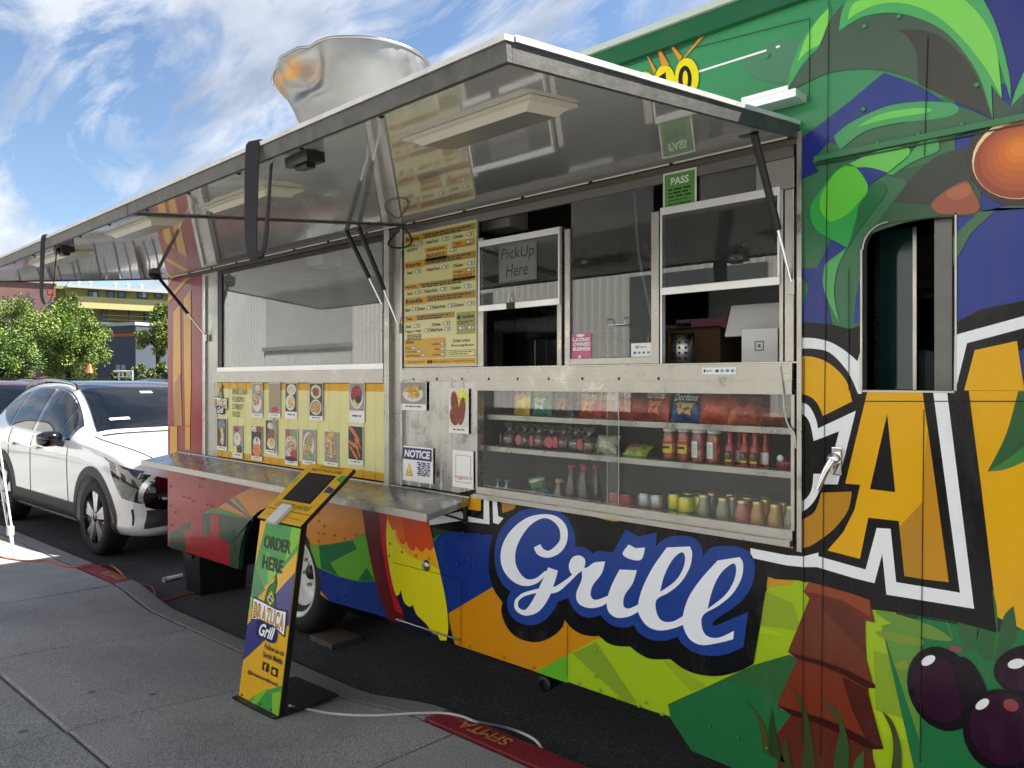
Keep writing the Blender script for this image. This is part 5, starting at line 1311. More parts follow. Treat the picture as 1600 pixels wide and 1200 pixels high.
# ---- picture cards
M_CARD = mat('card_paper', '#e6e6e4', .4, var=.03)
def food(b, to3, x0, z0, x1, z1, spec, off=.0008):
    w, h = x1-x0, z1-z0
    rect(b, to3, x0, z0, x1, z1, spec[0], off)
    for i, (cx, cy, rx, ry, m, ro_) in enumerate(spec[1:]):
        b.face([to3(x0 + w*p[0], z0 + h*p[1], off + .0003*(i+1)) for p in ring(cx, cy, rx, ry, 18, ro_)], m)
SLATE = mat('slate', '#3b3d40', .5, var=.3, vscale=60); LGREY = mat('pale_table', '#8f8f8d', .5, var=.2, vscale=40); PLATE = mat('plate_white', '#d8d6cf', .35, var=.08, vscale=60); DARKW = mat('dark_wood', '#2a1c18', .5, var=.4, vscale=40)
F = lambda n, cols, s=160, k='cells', sd=0.0: bands('dish_' + n, cols, s, .45, 0, k, sd)
T1 = F('taco', ['#5a3a22', '#d8cfae', '#8a2a20', '#e6dfc8', '#3c4a20', '#b98a4a']); T2 = F('cream', ['#d8d2bc', '#b9a36a', '#efe9d6', '#7a5a34']); T3 = F('salad', ['#a02a1c', '#d9b86a', '#3c6a24', '#e8dcc0', '#4a2a1a']); T4 = F('grill', ['#3a1e14', '#7a3a1c', '#b8692c', '#22140e'])
T5 = F('egg', ['#e8c23c', '#d9a21c'], 60); T6 = F('fries', ['#d99a1c', '#e8b838', '#b8741a', '#f0cc5a'], 220, 'cells'); T7 = F('berry', ['#b01824', '#1a1420', '#d83038', '#3a1a2a']); T8 = F('wrap', ['#c9a877', '#1c1512', '#e6d7b4', '#6a3a22'], 40, 'wave'); T9 = F('wing', ['#8a3a16', '#5a2410', '#a85020']); GRN = F('greens', ['#5a9a2a', '#8fc040', '#2f6a1c']); LEM = F('lemon', ['#d8d83a', '#e8e87a', '#b8c02a'], 90); RED = F('chilli', ['#b81c1c', '#d83a2a', '#8a1414'])
C_CARD = TR(300, 580, .2125)
def card(c0, c1, frac, spec, label, name='photo_card', T=C_CARD, group='food photo cards on the truck side', y=-.0048, caption=True):
    (u0, v0), (u1, v1) = T([c0, c1])
    x0, x1 = P(u0, v0).x, P(u1, v0).x; um = (u0+u1)/2
    z1, z0 = P(um, v0).z, P(um, v1).z
    o = tag(MB().build(name), label, 'photo card', group) if False else None
    b = MB(); b.box((x0, y-.002, z0), (x1, y, z1), M_CARD); to3 = side3(y-.002)
    zz = z0 + (z1-z0)*(1-frac)
    food(b, to3, x0+.004, zz, x1-.004, z1-.004, spec)
    if caption:
        dashes(b, to3, x0+(x1-x0)*.22, x1-(x1-x0)*.2, (z0+zz)/2, min(.014, (zz-z0)*.3), M_INK, .0006, int(u0*7))
    return tag(b.build(name), label, 'photo card', group)
E = lambda *a: a
PANEL = ' on the yellow panel'
card((447, 85), (525, 340), .88, [LGREY, E(.5, .35, .44, .3, PLATE, 0), E(.45, .55, .36, .3, T1, .4), E(.62, .84, .3, .12, T2, 0), E(.6, .38, .1, .05, RED, 0)], 'card showing pale tortillas with small red sauce cup' + PANEL)
card((570, 85), (655, 340), .88, [LGREY, E(.5, .55, .42, .42, T8, .3), E(.55, .12, .34, .1, RED, 0)], 'card showing a dark striped wrap over red sauce' + PANEL)
card((692, 85), (780, 350), .8, [SLATE, E(.55, .78, .4, .2, PLATE, 0), E(.55, .78, .3, .14, T2, 0), E(.45, .32, .42, .28, PLATE, 0), E(.5, .32, .3, .2, T2, .3), E(.5, .32, .1, .2, T5, .6)], 'card showing two white plates, one with yellow sauce' + PANEL)
card((870, 85), (970, 362), .88, [SLATE, E(.5, .74, .42, .22, T2, 0), E(.5, .74, .26, .14, T4, 0), E(.5, .27, .44, .24, PLATE, 0), E(.5, .27, .38, .2, F('beans', ['#c9a05a', '#8a5a2a', '#e0c48a']), 0)], 'card showing two round bowls of beans and meat' + PANEL)
card((1162, 85), (1275, 378), .70, [LGREY, E(.5, .5, .45, .44, PLATE, 0), E(.5, .58, .4, .36, T7, 0), E(.42, .25, .28, .16, T2, 0), E(.62, .42, .2, .16, F('black_fruit', ['#16121c', '#2a2030', '#0c0a10']), 0)], 'card showing a fruit bowl with red strawberries and dark berries' + PANEL)
card((190, 345), (262, 580), .88, [SLATE, E(.5, .78, .36, .2, F('ice', ['#5a6a78', '#8a98a4', '#2a343c']), 0), E(.5, .38, .22, .3, T5, 0), E(.62, .3, .14, .26, T2, 0), E(.3, .4, .12, .2, DARKW, 0)], 'card showing yellow cake and dark drinks, below the printed logo')
card((305, 395), (378, 637), .84, [LGREY, E(.42, .86, .3, .1, T7, 0), E(.5, .5, .36, .24, PLATE, 0), E(.48, .56, .17, .1, T5, 0), E(.25, .12, .24, .14, LEM, 0), E(.72, .14, .28, .14, SLATE, 0)], 'card showing a fried egg with round orange yolk' + PANEL)
card((442, 400), (522, 655), .88, [DARKW, E(.3, .9, .3, .1, T2, 0), E(.75, .92, .3, .1, T9, 0), E(.55, .45, .36, .2, PLATE, 0), E(.55, .2, .42, .22, F('shrimp', ['#d8642a', '#e8a060', '#b83c1c']), 0), E(.55, .55, .08, .08, RED, 0)], 'card showing white rice over orange shrimp' + PANEL)
card((547, 357), (632, 610), .88, [SLATE, E(.8, .5, .24, .6, LGREY, .1), E(.45, .82, .28, .12, T2, 0), E(.48, .5, .36, .18, T4, .3), E(.52, .22, .36, .18, PLATE, 0), E(.55, .25, .24, .12, T5, 0)], 'card showing small golden patties on a grey board' + PANEL)
card((690, 420), (785, 690), .88, [LGREY, E(.3, .88, .24, .1, RED, 0), E(.6, .88, .22, .1, GRN, 0), E(.5, .56, .46, .22, T2, 0), E(.5, .5, .36, .12, T1, 0), E(.35, .25, .3, .14, T2, 0), E(.7, .22, .26, .14, RED, 0), E(.5, .06, .5, .08, DARKW, 0)], 'card showing a sandwich with red and green fruit above' + PANEL)
card((817, 425), (915, 690), .88, [LGREY, E(.5, .5, .44, .42, PLATE, 0), E(.5, .6, .36, .26, T3, .5), E(.42, .3, .32, .2, T3, -.4), E(.66, .2, .16, .1, GRN, 0)], 'card showing three soft tacos on a white plate' + PANEL)
card((980, 440), (1082, 700), .88, [LGREY, E(.4, .84, .36, .12, T6, .5), E(.5, .42, .42, .4, T3, 0), E(.5, .44, .06, .32, T2, .1)], 'card showing a long burrito bowl with peppers' + PANEL)
card((1155, 400), (1265, 690), .86, [DARKW, E(.4, .8, .44, .07, F('stick', ['#c8602a', '#e08a4a', '#8a3a18']), -.5), E(.6, .64, .42, .06, F('stick', ['#c8602a']), -.8), E(.35, .45, .4, .06, F('stick', ['#c8602a']), -.3), E(.65, .36, .36, .06, F('stick', ['#c8602a']), -1.0), E(.4, .2, .4, .06, F('stick', ['#c8602a']), -.6)], 'card showing orange sticks heaped on dark wood' + PANEL)
ID = lambda p: p
fr = [LGREY, E(.5, .46, .4, .36, PLATE, 0)]
rr = random.Random(3)
for k in range(26): fr.append(E(.5+rr.uniform(-.24, .24), .52+rr.uniform(-.22, .24), .13, .032, T6, rr.uniform(0, 3.1)))
card((628, 596), (669, 641), .78, fr, 'card showing a plate of golden fries', T=ID, y=-.0095)
card((703, 607), (734, 677), .86, [PLATE, E(.68, .78, .34, .22, LEM, .3), E(.3, .62, .2, .34, T9, .25), E(.32, .3, .28, .26, T9, -.3), E(.68, .42, .18, .38, T9, -.25)], 'card showing brown fried chicken with lemon', T=ID, y=-.0055)

# ---- signs
x0, z0, x1, z1 = PB(630, 698, 678, 753)
t = sheet_thing('notice_sign', 'white notice sign with blue header and yellow warning triangle', 'sign', (x0, z0, x1, z1), -.004, M_WHITE, .003)
b = MB(); to3 = side3(-.0071); w, h = x1-x0, z1-z0; NB = mat('notice_blue', '#1a2f66', .35)
rect(b, to3, x0+.008, z0+h*.62, x1-.008, z1-.008, NB, .0005); write(b, 'NOTICE', to3, (x0+w*.08, z0+h*.68, x1-w*.08, z1-h*.1), M_WHITE, bold=.04, shear=.15, off=.0012)
b.face([to3(x0+w*.1, z0+h*.14, .0006), to3(x0+w*.38, z0+h*.14, .0006), to3(x0+w*.24, z0+h*.52, .0006)], mat('warning_yellow', '#d9b40e', .4)); rect(b, to3, x0+w*.225, z0+h*.26, x0+w*.255, z0+h*.42, M_WHITE, .0012); rect(b, to3, x0+w*.225, z0+h*.18, x0+w*.255, z0+h*.225, M_WHITE, .0012)
for k in range(8): dashes(b, to3, x0+w*(.5+.02*(k % 3)), x1-w*(.08+.02*(k % 2)), z0+h*(.54-.05*k), .011, NB, .0006, 80+k)
b.build('sign_print', t)
x0, z0, x1, z1 = PB(709, 704, 741, 762)
t = sheet_thing('flyer', 'white flyer with red frame and lettering below the chicken card', 'flyer', (x0, z0, x1, z1), -.004, M_WHITE, .002)
b = MB(); to3 = side3(-.0061); w, h = x1-x0, z1-z0; FR = mat('flyer_red', '#b0303c', .4)
for (a0, c0, a1, c1) in ((.14, .86, .88, .872), (.14, .14, .88, .152), (.14, .14, .16, .87), (.86, .14, .88, .87)): rect(b, to3, x0+w*a0, z0+h*c0, x0+w*a1, z0+h*c1, FR, .0005)
rect(b, to3, x0+w*.1, z0+h*.2, x1-w*.08, z0+h*.36, M_WHITE, .001); write(b, 'dogpatch', to3, (x0+w*.08, z0+h*.2, x1-w*.06, z0+h*.35), FR, bold=.0, off=.0016)
b.build('flyer_print', t)
x0, z0, x1, z1 = PB(784, 380, 843, 440)
t = sheet_thing('pickup_sign', 'handwritten pick-up sign taped on the first raised window, card greyed as if dimmed by glass', 'sign', (x0, z0, x1, z1), -.0175, mat('glass_dimmed_card', '#757676', .5), .0015)  # card colour darkened for the dimming a pane in front would give
b = MB(); to3 = side3(-.0191); w, h = x1-x0, z1-z0
write(b, 'PickUp', to3, (x0+w*.07, z0+h*.52, x1-w*.06, z1-h*.1), M_INK, bold=-.004, shear=.12, off=.0006); write(b, 'Here', to3, (x0+w*.2, z0+h*.14, x1-w*.22, z0+h*.46), M_INK, bold=-.004, shear=.12, off=.0006)
for (a0, c0, a1, c1) in ((.03, .96, .97, .966), (.03, .03, .97, .036), (.03, .03, .036, .96), (.965, .03, .97, .96)): rect(b, to3, x0+w*a0, z0+h*c0, x0+w*a1, z0+h*c1, M_INK, .0004)
b.build('sign_print', t)
x0, z0, x1, z1 = PB(1038, 267, 1090, 332)
t = sheet_thing('pass_placard', 'green placard with a white word above the right raised window', 'placard', (x0, z0, x1, z1), -.006, M_WHITE, .002)
b = MB(); to3 = side3(-.0081); w, h = x1-x0, z1-z0; PG = mat('pass_green', '#5c9c44', .35)
rect(b, to3, x0+w*.05, z0+h*.05, x1-w*.05, z1-h*.05, PG, .0004); write(b, 'PASS', to3, (x0+w*.24, z0+h*.68, x1-w*.22, z0+h*.86), M_WHITE, bold=.03, off=.001)
for k in range(6): dashes(b, to3, x0+w*.16, x1-w*(.16+.08*(k % 2)), z0+h*(.55-.085*k), .010 if k < 3 else .006, M_INK, .001, 90+k)
b.build('placard_print', t)
x0, z0, x1, z1 = PB(894, 521, 925, 566)
t = sheet_thing('pink_sticker', 'pink sticker with white capitals in the corner of the fixed window', 'sticker', (x0, z0, x1, z1), -.0025, mat('sticker_pink', '#c0608c', .4), .001)
b = MB(); to3 = side3(-.0036); w, h = x1-x0, z1-z0
for k, s_ in enumerate(('LATINX', 'OWNED', 'BUSINESS')): write(b, s_, to3, (x0+w*.08, z0+h*(.72-.16*k), x1-w*.06, z0+h*(.85-.16*k)), M_WHITE, bold=.04, off=.0005)
b.face([to3(x0+w*p[0], z0+h*p[1], .0005) for p in ring(.45, .93, .22, .05, 12)], M_WHITE); b.face([to3(x0+w*p[0], z0+h*p[1], .0005) for p in catmull([(.3, .1), (.42, .26), (.5, .14), (.62, .04), (.4, .04)])], M_WHITE)
b.build('sticker_print', t)
def pay(name, label, px, y):
    x0, z0, x1, z1 = PB(*px); t = sheet_thing(name, label, 'sticker', (x0, z0, x1, z1), y, M_WHITE, .001)
    b = MB(); to3 = side3(y-.0011); w, h = x1-x0, z1-z0
    return t, b, to3, x0, z0, w, h
t, b, to3, x0, z0, w, h = pay('payment_sticker', 'white square payment sticker low in the fixed window', (987, 536, 1019, 565), -.0025)
rect(b, to3, x0+w*.22, z0+h*.72, x0+w*.36, z0+h*.86, M_INK, .0004); rect(b, to3, x0+w*.26, z0+h*.76, x0+w*.32, z0+h*.82, M_WHITE, .0008); write(b, 'Square', to3, (x0+w*.4, z0+h*.70, x0+w*.76, z0+h*.86), M_INK, bold=0, off=.0005)
for i, c in enumerate(('#2a4a9a', '#4a8ac0', '#2a7a5a', '#4aa0c0', '#d08a2a', '#2f8ac8', '#8a8a8a', '#444444')):
    cx, cz = x0+w*(.12+.22*(i % 4)), z0+h*(.42 if i < 4 else .14); rect(b, to3, cx, cz, cx+w*.13, cz+h*.12, mat('pay_'+c[1:], c, .4), .0004)
b.build('sticker_print', t)
t, b, to3, x0, z0, w, h = pay('payment_strip', 'narrow white payment strip on the counter trim', (1101, 574, 1154, 585), -.0165)
rect(b, to3, x0+w*.05, z0+h*.3, x0+w*.10, z0+h*.7, M_INK, .0004); write(b, 'Square', to3, (x0+w*.12, z0+h*.28, x0+w*.31, z0+h*.74), M_INK, bold=0, off=.0005)
for i, c in enumerate(('#2a4a9a', '#8a9aa8', '#2f8ac8', '#6a9a9a')): rect(b, to3, x0+w*(.40+.15*i), z0+h*.3, x0+w*(.50+.15*i), z0+h*.7, mat('pay_'+c[1:], c, .4), .0004)
b.build('sticker_print', t)

# ---- chip bags on the top shelf
def bag_thing(name, label, u, y, w, h, d, cols, logo=None, lean=0.0, rz=0.0, z=None, group='snack bags on the top shelf', seed=0, patch=None, cat='snack bag', tc_='#f0f0ee'):
    z = SH1 + .0005 if z is None else z
    o = MB(); m = bands('bag_%s_%d' % (name, seed), cols, 22, .28, .15, 'noise', seed*1.3)
    n_u, n_v = 10, 14
    rnd = random.Random(seed)
    def pt(a, c, s):
        prof = (4*a*(1-a))**.6*(math.sin(math.pi*min(1, max(0, (c-.04)/.90)))**.55 if .04 < c < .94 else 0)
        cr = .004*mnoise.noise(Vector((a*5+seed, c*6, s))) if 0 < a < 1 else 0
        return Vector(((a-.5)*w*(1-.05*math.sin(math.pi*c)), s*(d/2*prof+.0008) + cr, c*h))
    R = Matrix.Rotation(rz, 3, 'Z') @ Matrix.Rotation(lean, 3, 'X') ; base = Vector((XS(u, y), y, z))
    for s in (-1, 1):
        o.grid(lambda a, c: R @ pt(a, c, s) + base, n_u, n_v, m)
    if patch:
        pm = mat('patch_'+patch[1:], patch, .3)
        for tx, ty, ta in ((.36, .30, .2), (.62, .26, 1.1), (.5, .46, 2.0), (.30, .50, .7), (.70, .48, 2.7)):
            o.face([R @ (pt(tx + .17*math.cos(ta+k*2.094), ty + .13*math.sin(ta+k*2.094), -1) + Vector((0, -.003 - .0008*ta, 0))) + base for k in range(3)], pm)
    if logo:
        write(o, logo, lambda a, c, dd=0: R @ (pt(.1+.8*a, .62+.24*c, -1) + Vector((0, -.004, 0))) + base, (0, 0, 1, 1), mat('bag_ink_'+tc_[1:], tc_, .4), bold=.03, shear=.2)
    ob = o.build(name)
    return tag(ob, label, cat, group)
BAGS = [(815, '#d6b41c #e6c832 #c49a10', "Lay's", 'yellow chip bag in the display case', None, '#b02a30'), (846, '#1f6a58 #2f8a70 #174a40', "Lay's", 'green chip bag in the display case', '#c9d0c0', '#d8c05a'), (880, '#22282c #3a4044 #15181c', None, 'dark grey chip bag in the display case', '#b8552a', '#fff'),
        (922, '#a82420 #c84030 #7a1614', 'Fritos', 'red corn chip bag with yellow patch, standing next to the dark bag', '#d8a03a', '#f0e8c0'), (948, '#9a2a24 #b8483a #6a1816', 'Fritos', 'second red corn chip bag, pushed against the first', None, '#f0e8c0'),
        (980, '#9c2018 #b83a20 #6a1410', 'Doritos', 'red tortilla chip bag beside the pane joint', '#d8762a', '#f0f0ee'), (1003, '#8a2218 #a83a20', None, 'narrow red chip bag wedged between two tortilla chip bags', None, '#fff'), (1024, '#a02a1a #c04826 #781a12', 'Doritos', 'red tortilla chip bag beside the blue bag', '#dd8a3a', '#f0f0ee'),
        (1072, '#1c3a78 #2a5298 #14285a', 'Doritos', 'blue tortilla chip bag with yellow chips', '#d8a83a', '#e8ecf0'), (1118, '#a8361a #c85a24 #8a2414', None, 'red and orange puffed snack bag leaning beside the blue bag', '#c82a1c', '#fff'), (1163, '#b04a1c #d06a2a #903014', None, 'orange snack bag with red patch near the case end', '#b02018', '#fff'), (1207, '#7a2414 #a04a20 #501810', None, 'low red-brown snack bag in the case corner', None, '#fff')]
for i, (u, cols, logo, lab, patch, tcol) in enumerate(BAGS):
    hh = (.165, .165, .16, .15, .145, .165, .14, .165, .15, .135, .12, .06)[i]
    hh = max(.07, hh*.84)
    bag_thing('snack_bag', lab, u, .13 + .012*(i % 3), (.115, .115, .105, .125, .12, .13, .1, .13, .13, .125, .12, .11)[i], hh, .055, cols.split(), logo, lean=-.10-.06*(i % 3), rz=(-.1, .06, .12, -.05, .1, 0, .3, -.06, .12, .2, .3, .1)[i], seed=i+1, patch=patch, tc_=tcol if len(tcol) == 7 else '#f0f0ee')

BACK = [(831, '#c8a820 #d8be40', 'yellow chip bag in the back row between two front bags'), (864, '#2a5a4c #1c4038', 'dark green chip bag in the back row'), (902, '#7a2018 #982c20', 'dark red chip bag in the back row beside the grey bag'), (935, '#b04a28 #c8602c', 'orange-red chip bag in the back row behind the corn chips'), (962, '#8a1c18 #a83024', 'red chip bag behind the pane joint'), (1012, '#a8442a #c05a30', 'orange chip bag in the back row beside a tortilla bag'), (1048, '#8c241a #a43a22', 'red chip bag in the back row beside the blue bag'), (1096, '#b8602a #d07a34', 'orange puff bag in the back row beyond the blue bag'), (1142, '#9a2c1a #b84a24', 'red puff bag in the back row near the case end'), (1186, '#a0401c #bc5a28', 'rust orange bag at the end of the back row')]
for i, (u, cols, lab) in enumerate(BACK):
    bag_thing('snack_bag', lab, u, .235, .115, .112, .05, cols.split(), None, lean=-.05, rz=(-.08, .1)[i % 2], seed=60+i, patch=(None, '#d09040', '#c0a060')[i % 3])
# ---- middle shelf
M_FILM = glass('cellophane', (.86, .84, .82), .12, .12)
M_TREAT = bands('treat', ['#4a2018', '#7a3a2a', '#2a120e', '#9a5a44'], 60, .5, 0, 'cells')
M_PINK = mat('pink_tag', '#c8606a', .5)
def treat_bag(u, y, seed, label):
    r = random.Random(seed); bs = Vector((XS(u, y), y, SH2+.0005)); t = thing('treat_bag', label, 'treat bag', bs, 'cellophane treat bags on the middle shelf')
    b = MB()
    for k in range(5):
        q = bs + Vector((r.uniform(-.02, .02), r.uniform(-.008, .02), .014 + .017*(k//2)))
        b.lathe([(0, -.012), (.012, -.009), (.016, 0), (.012, .009), (0, .012)], M_TREAT, q, 'z', 10)
    b.build('sweets', t)
    b = MB()
    b.lathe([(.03, .001), (.042, .02), (.04, .045), (.026, .066), (.008, .078), (.02, .092), (.034, .11)], M_FILM, bs, 'z', 14)
    b.build('wrapper', t)
    b = MB(); R = Matrix.Rotation(r.uniform(-.7, .9), 3, 'Z')
    b.raw([R @ Vector((p[0], -.044 - e, p[1])) + bs for e in (0, .0015) for p in ring(r.uniform(-.01, .01), .036, .017, .024, 16)], [tuple(range(16)), tuple(range(31, 15, -1))], M_PINK)
    b.build('tag', t)
for k, u in enumerate((797, 808, 820, 832, 843, 853, 862, 871, 881, 890, 900, 910, 921)):
    treat_bag(u, (.11, .17)[k % 2] + .005*(k % 3), 11+k, 'clear cellophane treat bag with round pink tag in the display case')
bag_thing('cookie_bag', 'green and white cookie bag lying against the treat bags', 945, .13, .11, .085, .05, ['#2a5a30', '#d8d4b8', '#5a8a3a'], 'MILANO', -.5, .15, SH2+.0005, 'cookie bags on the middle shelf', 31, '#e6dfc0', 'cookie bag')
bag_thing('cookie_bag', 'lime and dark green cookie bag beside the red jars', 990, .12, .13, .07, .05, ['#1f4a28', '#b8c83a', '#2f6a34'], None, -.9, -.1, SH2+.0005, 'cookie bags on the middle shelf', 32, '#b06a4a', 'cookie bag')
M_JARG = glass('jar_glass', (.95, .95, .93), .06)
def jar(u, y, label, front):
    bs = Vector((XS(u, y), y, SH2+.0005)); t = thing('pepper_jar', label, 'jar', bs, 'jars of red pickles')
    b = MB(); b.lathe([(0, .002), (.024, .002), (.0255, .012), (.0255, .098), (.022, .108), (0, .108)], bands('pickle_red', ['#8a1c14', '#b83a20', '#6a120e', '#c85a30'], 60, .3, 0, 'cells'), bs, 'z', 20); b.build('contents', t)
    b = MB(); b.lathe([(0, .0), (.025, .0), (.028, .006), (.028, .10), (.0245, .112), (.0245, .116)], M_JARG, bs, 'z', 24); b.build('glass', t)
    b = MB(); b.lathe([(.0265, .113), (.0268, .126), (.024, .128), (0, .128)], M_WHITE, bs, 'z', 24); b.build('lid', t)
    b = MB()
    if front:
        b.grid(lambda a, c: bs + Vector((.0286*math.sin(-1.1+1.9*a), -.0286*math.cos(-1.1+1.9*a), .03+.05*c)), 10, 1, mat('label_yellow', '#d8c01c', .4))
        b.grid(lambda a, c: bs + Vector((.0289*math.sin(-1.1+1.9*a), -.0289*math.cos(-1.1+1.9*a), .064+.014*c)), 10, 1, mat('label_redband', '#a83a24', .4))
        write(b, 'PICKLED', lambda a, c, d=0: bs + Vector((.0292*math.sin(-.95+1.4*a), -.0292*math.cos(-.95+1.4*a), .046+.012*c)), (0, 0, 1, 1), M_INK, bold=.04) if False else b.grid(lambda a, c: bs + Vector((.0289*math.sin(-.9+1.4*a), -.0289*math.cos(-.9+1.4*a), .046+.010*c)), 10, 1, M_INK)
    else:
        b.grid(lambda a, c: bs + Vector((.0286*math.sin(-.8+1.1*a), -.0286*math.cos(-.8+1.1*a), .02+.06*c)), 8, 1, M_WHITE)
        for k in range(7): b.grid(lambda a, c: bs + Vector((.0289*math.sin(-.7+.9*a), -.0289*math.cos(-.7+.9*a), .028+.0065*k+.002*c)), 6, 1, mat('small_print', '#55555a', .5))
    b.build('jar_label', t)
jar(1047, .10, 'red jar with white lid and yellow label, next to the cookie bags', True); jar(1070, .11, 'red jar with white lid and yellow label, second from the cookie bags', True)
jar(1092, .10, 'red jar showing its white ingredients label, beside the yellow labelled jars', False); jar(1116, .105, 'red jar showing its white ingredients label, beside the hot sauce', False)
M_SAUCE = mat('hot_sauce', '#a01c18', .25, coat=.5)
def sauce(u, y, label, dark):
    bs = Vector((XS(u, y), y, SH2+.0005)); t = thing('sauce_bottle', label, 'bottle', bs, 'hot sauce bottles')
    b = MB(); b.lathe([(0, 0), (.018, 0), (.019, .004), (.019, .062), (.016, .074), (.009, .09), (.0085, .112)], M_SAUCE, bs, 'z', 20); b.build('body', t)
    b = MB(); b.lathe([(.0105, .108), (.0108, .126), (.009, .13), (0, .13)], mat('cap_red', '#b81c20', .4), bs, 'z', 16); b.build('cap', t)
    b = MB(); b.grid(lambda a, c: bs + Vector((.0194*math.sin(-1.2+2.2*a), -.0194*math.cos(-1.2+2.2*a), .01+.042*c)), 10, 1, mat('sauce_label', '#1a1712', .4) if dark else M_WHITE)
    if dark:
        b.raw([bs + Vector((.0198*math.sin(q[0]), -.0198*math.cos(q[0]), q[1])) for q in ring(-.2, .036, .45, .011, 12)], [tuple(range(12))], mat('sauce_badge', '#c87a5a', .4)); b.grid(lambda a, c: bs + Vector((.0197*math.sin(-1.0+1.7*a), -.0197*math.cos(-1.0+1.7*a), .014+.007*c)), 8, 1, mat('label_yellow', '#d8c01c', .4))
    b.build('bottle_label', t)
for k, (u, y, d, lab) in enumerate(((1141, .10, 1, 'hot sauce bottle with dark label beside the last jar'), (1156, .15, 0, 'hot sauce bottle with white label in the back row'), (1164, .10, 1, 'hot sauce bottle with dark label, middle of the front row'), (1180, .095, 1, 'hot sauce bottle with dark label at the end of the front row'), (1196, .13, 0, 'hot sauce bottle showing a white side label, last in the row'))): sauce(u, y, lab, d)
b = MB(); q = Vector((XS(1230, .10), .10, SH2+.0005)); b.lathe([(0, 0), (.03, .0), (.036, .01), (.036, .03), (.03, .04), (0, .042)], bands('jelly', ['#5a1018', '#8a2430', '#3a0a10'], 90, .3), q, 'z', 20); b.lathe([(0, -.0385), (.012, -.038), (.012, -.0365)], M_WHITE, q + Vector((-.008, 0, .042)), 'y', 14)
tag(b.build('candy_tub'), 'low round tub of dark red sweets with a white dot label', 'tub')

# ---- bottom of the case
def bottle(name, label, u, y, prof, body, cap, cap_r, cap_z, lab=None, group=None, cat='bottle', glassy=None, script=None, z=None):
    bs = Vector((XS(u, y), y, SH0 if z is None else z)); t = thing(name, label, cat, bs, group)
    b = MB(); b.lathe(prof, body, bs, 'z', 20); b.build('body', t)
    b = MB(); b.lathe([(cap_r, cap_z), (cap_r*1.03, cap_z+.010), (cap_r*.9, cap_z+.013), (0, cap_z+.013)], cap, bs, 'z', 16); b.build('cap', t)
    if lab:
        m, z0, z1, r = lab; b = MB(); b.grid(lambda a, c: bs + Vector((r*math.sin(-1.9+3.4*a), -r*math.cos(-1.9+3.4*a), z0+(z1-z0)*c)), 16, 1, m)
        if script: write(b, script, lambda a, c, d=0: bs + Vector((r*1.012*math.sin(-.9+1.5*a), -r*1.012*math.cos(-.9+1.5*a), z0+(z1-z0)*(.25+.5*c))), (0, 0, 1, 1), M_WHITE, bold=.02, shear=.3)
        b.build('bottle_label', t)
COLA = mat('cola_glass', '#2a1a14', .08, coat=.6); CLEAR = mat('clear_soda', '#6a6e6c', .1, coat=.6)
cp = [(0, 0), (.026, 0), (.028, .01), (.026, .05), (.029, .09), (.028, .12), (.018, .165), (.0125, .19), (.012, .222)]
RC = mat('cap_red', '#b81c20', .4); RL = mat('cola_label', '#a81c24', .4)
for (u, y, lab) in ((893, .09, 'slim soda bottle with red label in the front row, next to the amber bottle'), (913, .085, 'slim soda bottle with red label in the front row, beside another'), (911, .17, 'soda bottle with a red cap standing behind the front pair'), (931, .15, 'soda bottle with small red square label near the pane joint')):
    bottle('soda_bottle', lab, u, y, cp, COLA if y < .16 else CLEAR, RC, .0135, .218, (RL, .055, .088, .0296), 'cola bottles in the case', script='Cola')
bottle('tea_bottle', 'amber bottle with orange cap beside the cola bottles', 874, .12, [(0, 0), (.028, 0), (.03, .01), (.03, .09), (.016, .13), (.014, .15)], mat('tea', '#4a3420', .1, coat=.5), mat('cap_orange', '#d08a1c', .4), .018, .146)
for (u, lab) in ((778, 'small water bottle with blue cap in the case corner'), (792, 'small water bottle with blue cap beside the corner one')):
    bottle('water_bottle', lab, u, .14, [(0, 0), (.024, 0), (.026, .01), (.026, .07), (.012, .1), (.012, .112)], glass('water_plastic', (.85, .9, .95), .12), mat('cap_blue', '#4a7ab8', .4), .013, .11)
def tin(u, y, tilt, c, lab, zz=0.0):
    q = Vector((XS(u, y), y, SH0 + .05 + zz)); R = Matrix.Rotation(tilt, 3, 'Y'); t = thing('yogurt_tub', lab, 'tub', (q.x, q.y, SH0), 'round tubs at the case bottom')
    b = MB(); b.lathe([(0, -.045), (.035, -.045), (.042, .035), (0, .035)], M_WHITE, q, 'z', 24, R=R); b.build('body', t)
    b = MB(); b.lathe([(.0395, -.02), (.0435, .02)], mat('tub_'+c[1:], c, .4), q, 'z', 24, R=R); b.build('band', t)
    b = MB(); b.lathe([(.043, .034), (.045, .038), (.045, .043), (0, .043)], mat('tub_'+c[1:], c, .4), q, 'z', 24, R=R); b.build('lid', t)
tin(828, .12, -.25, '#4a8a3a', 'tilted white tub with green lid'); tin(842, .2, -.3, '#4a8a3a', 'white tub with green lid stacked behind the tilted one', .05); tin(856, .11, .08, '#2f62a0', 'upright white tub with blue band')
def can(u, y, top, side, lab, grp, h=.10, script=None, zz=0.03):
    bs = Vector((XS(u, y), y, SH0+zz)); t = thing('drink_can', lab, 'can', bs, grp)
    b = MB(); b.lathe([(0, .0), (.024, .0), (.031, .01), (.031, h*.55)], side, bs, 'z', 22); b.build('body', t)
    b = MB(); b.lathe([(.0311, h*.551), (.0312, h-.012), (.027, h-.002)], top, bs, 'z', 22); b.build('upper_band', t)
    b = MB(); b.lathe([(.0275, h-.003), (.0275, h+.001), (.025, h-.004), (0, h-.004)], M_STEEL, bs, 'z', 22); b.build('can_lid', t)
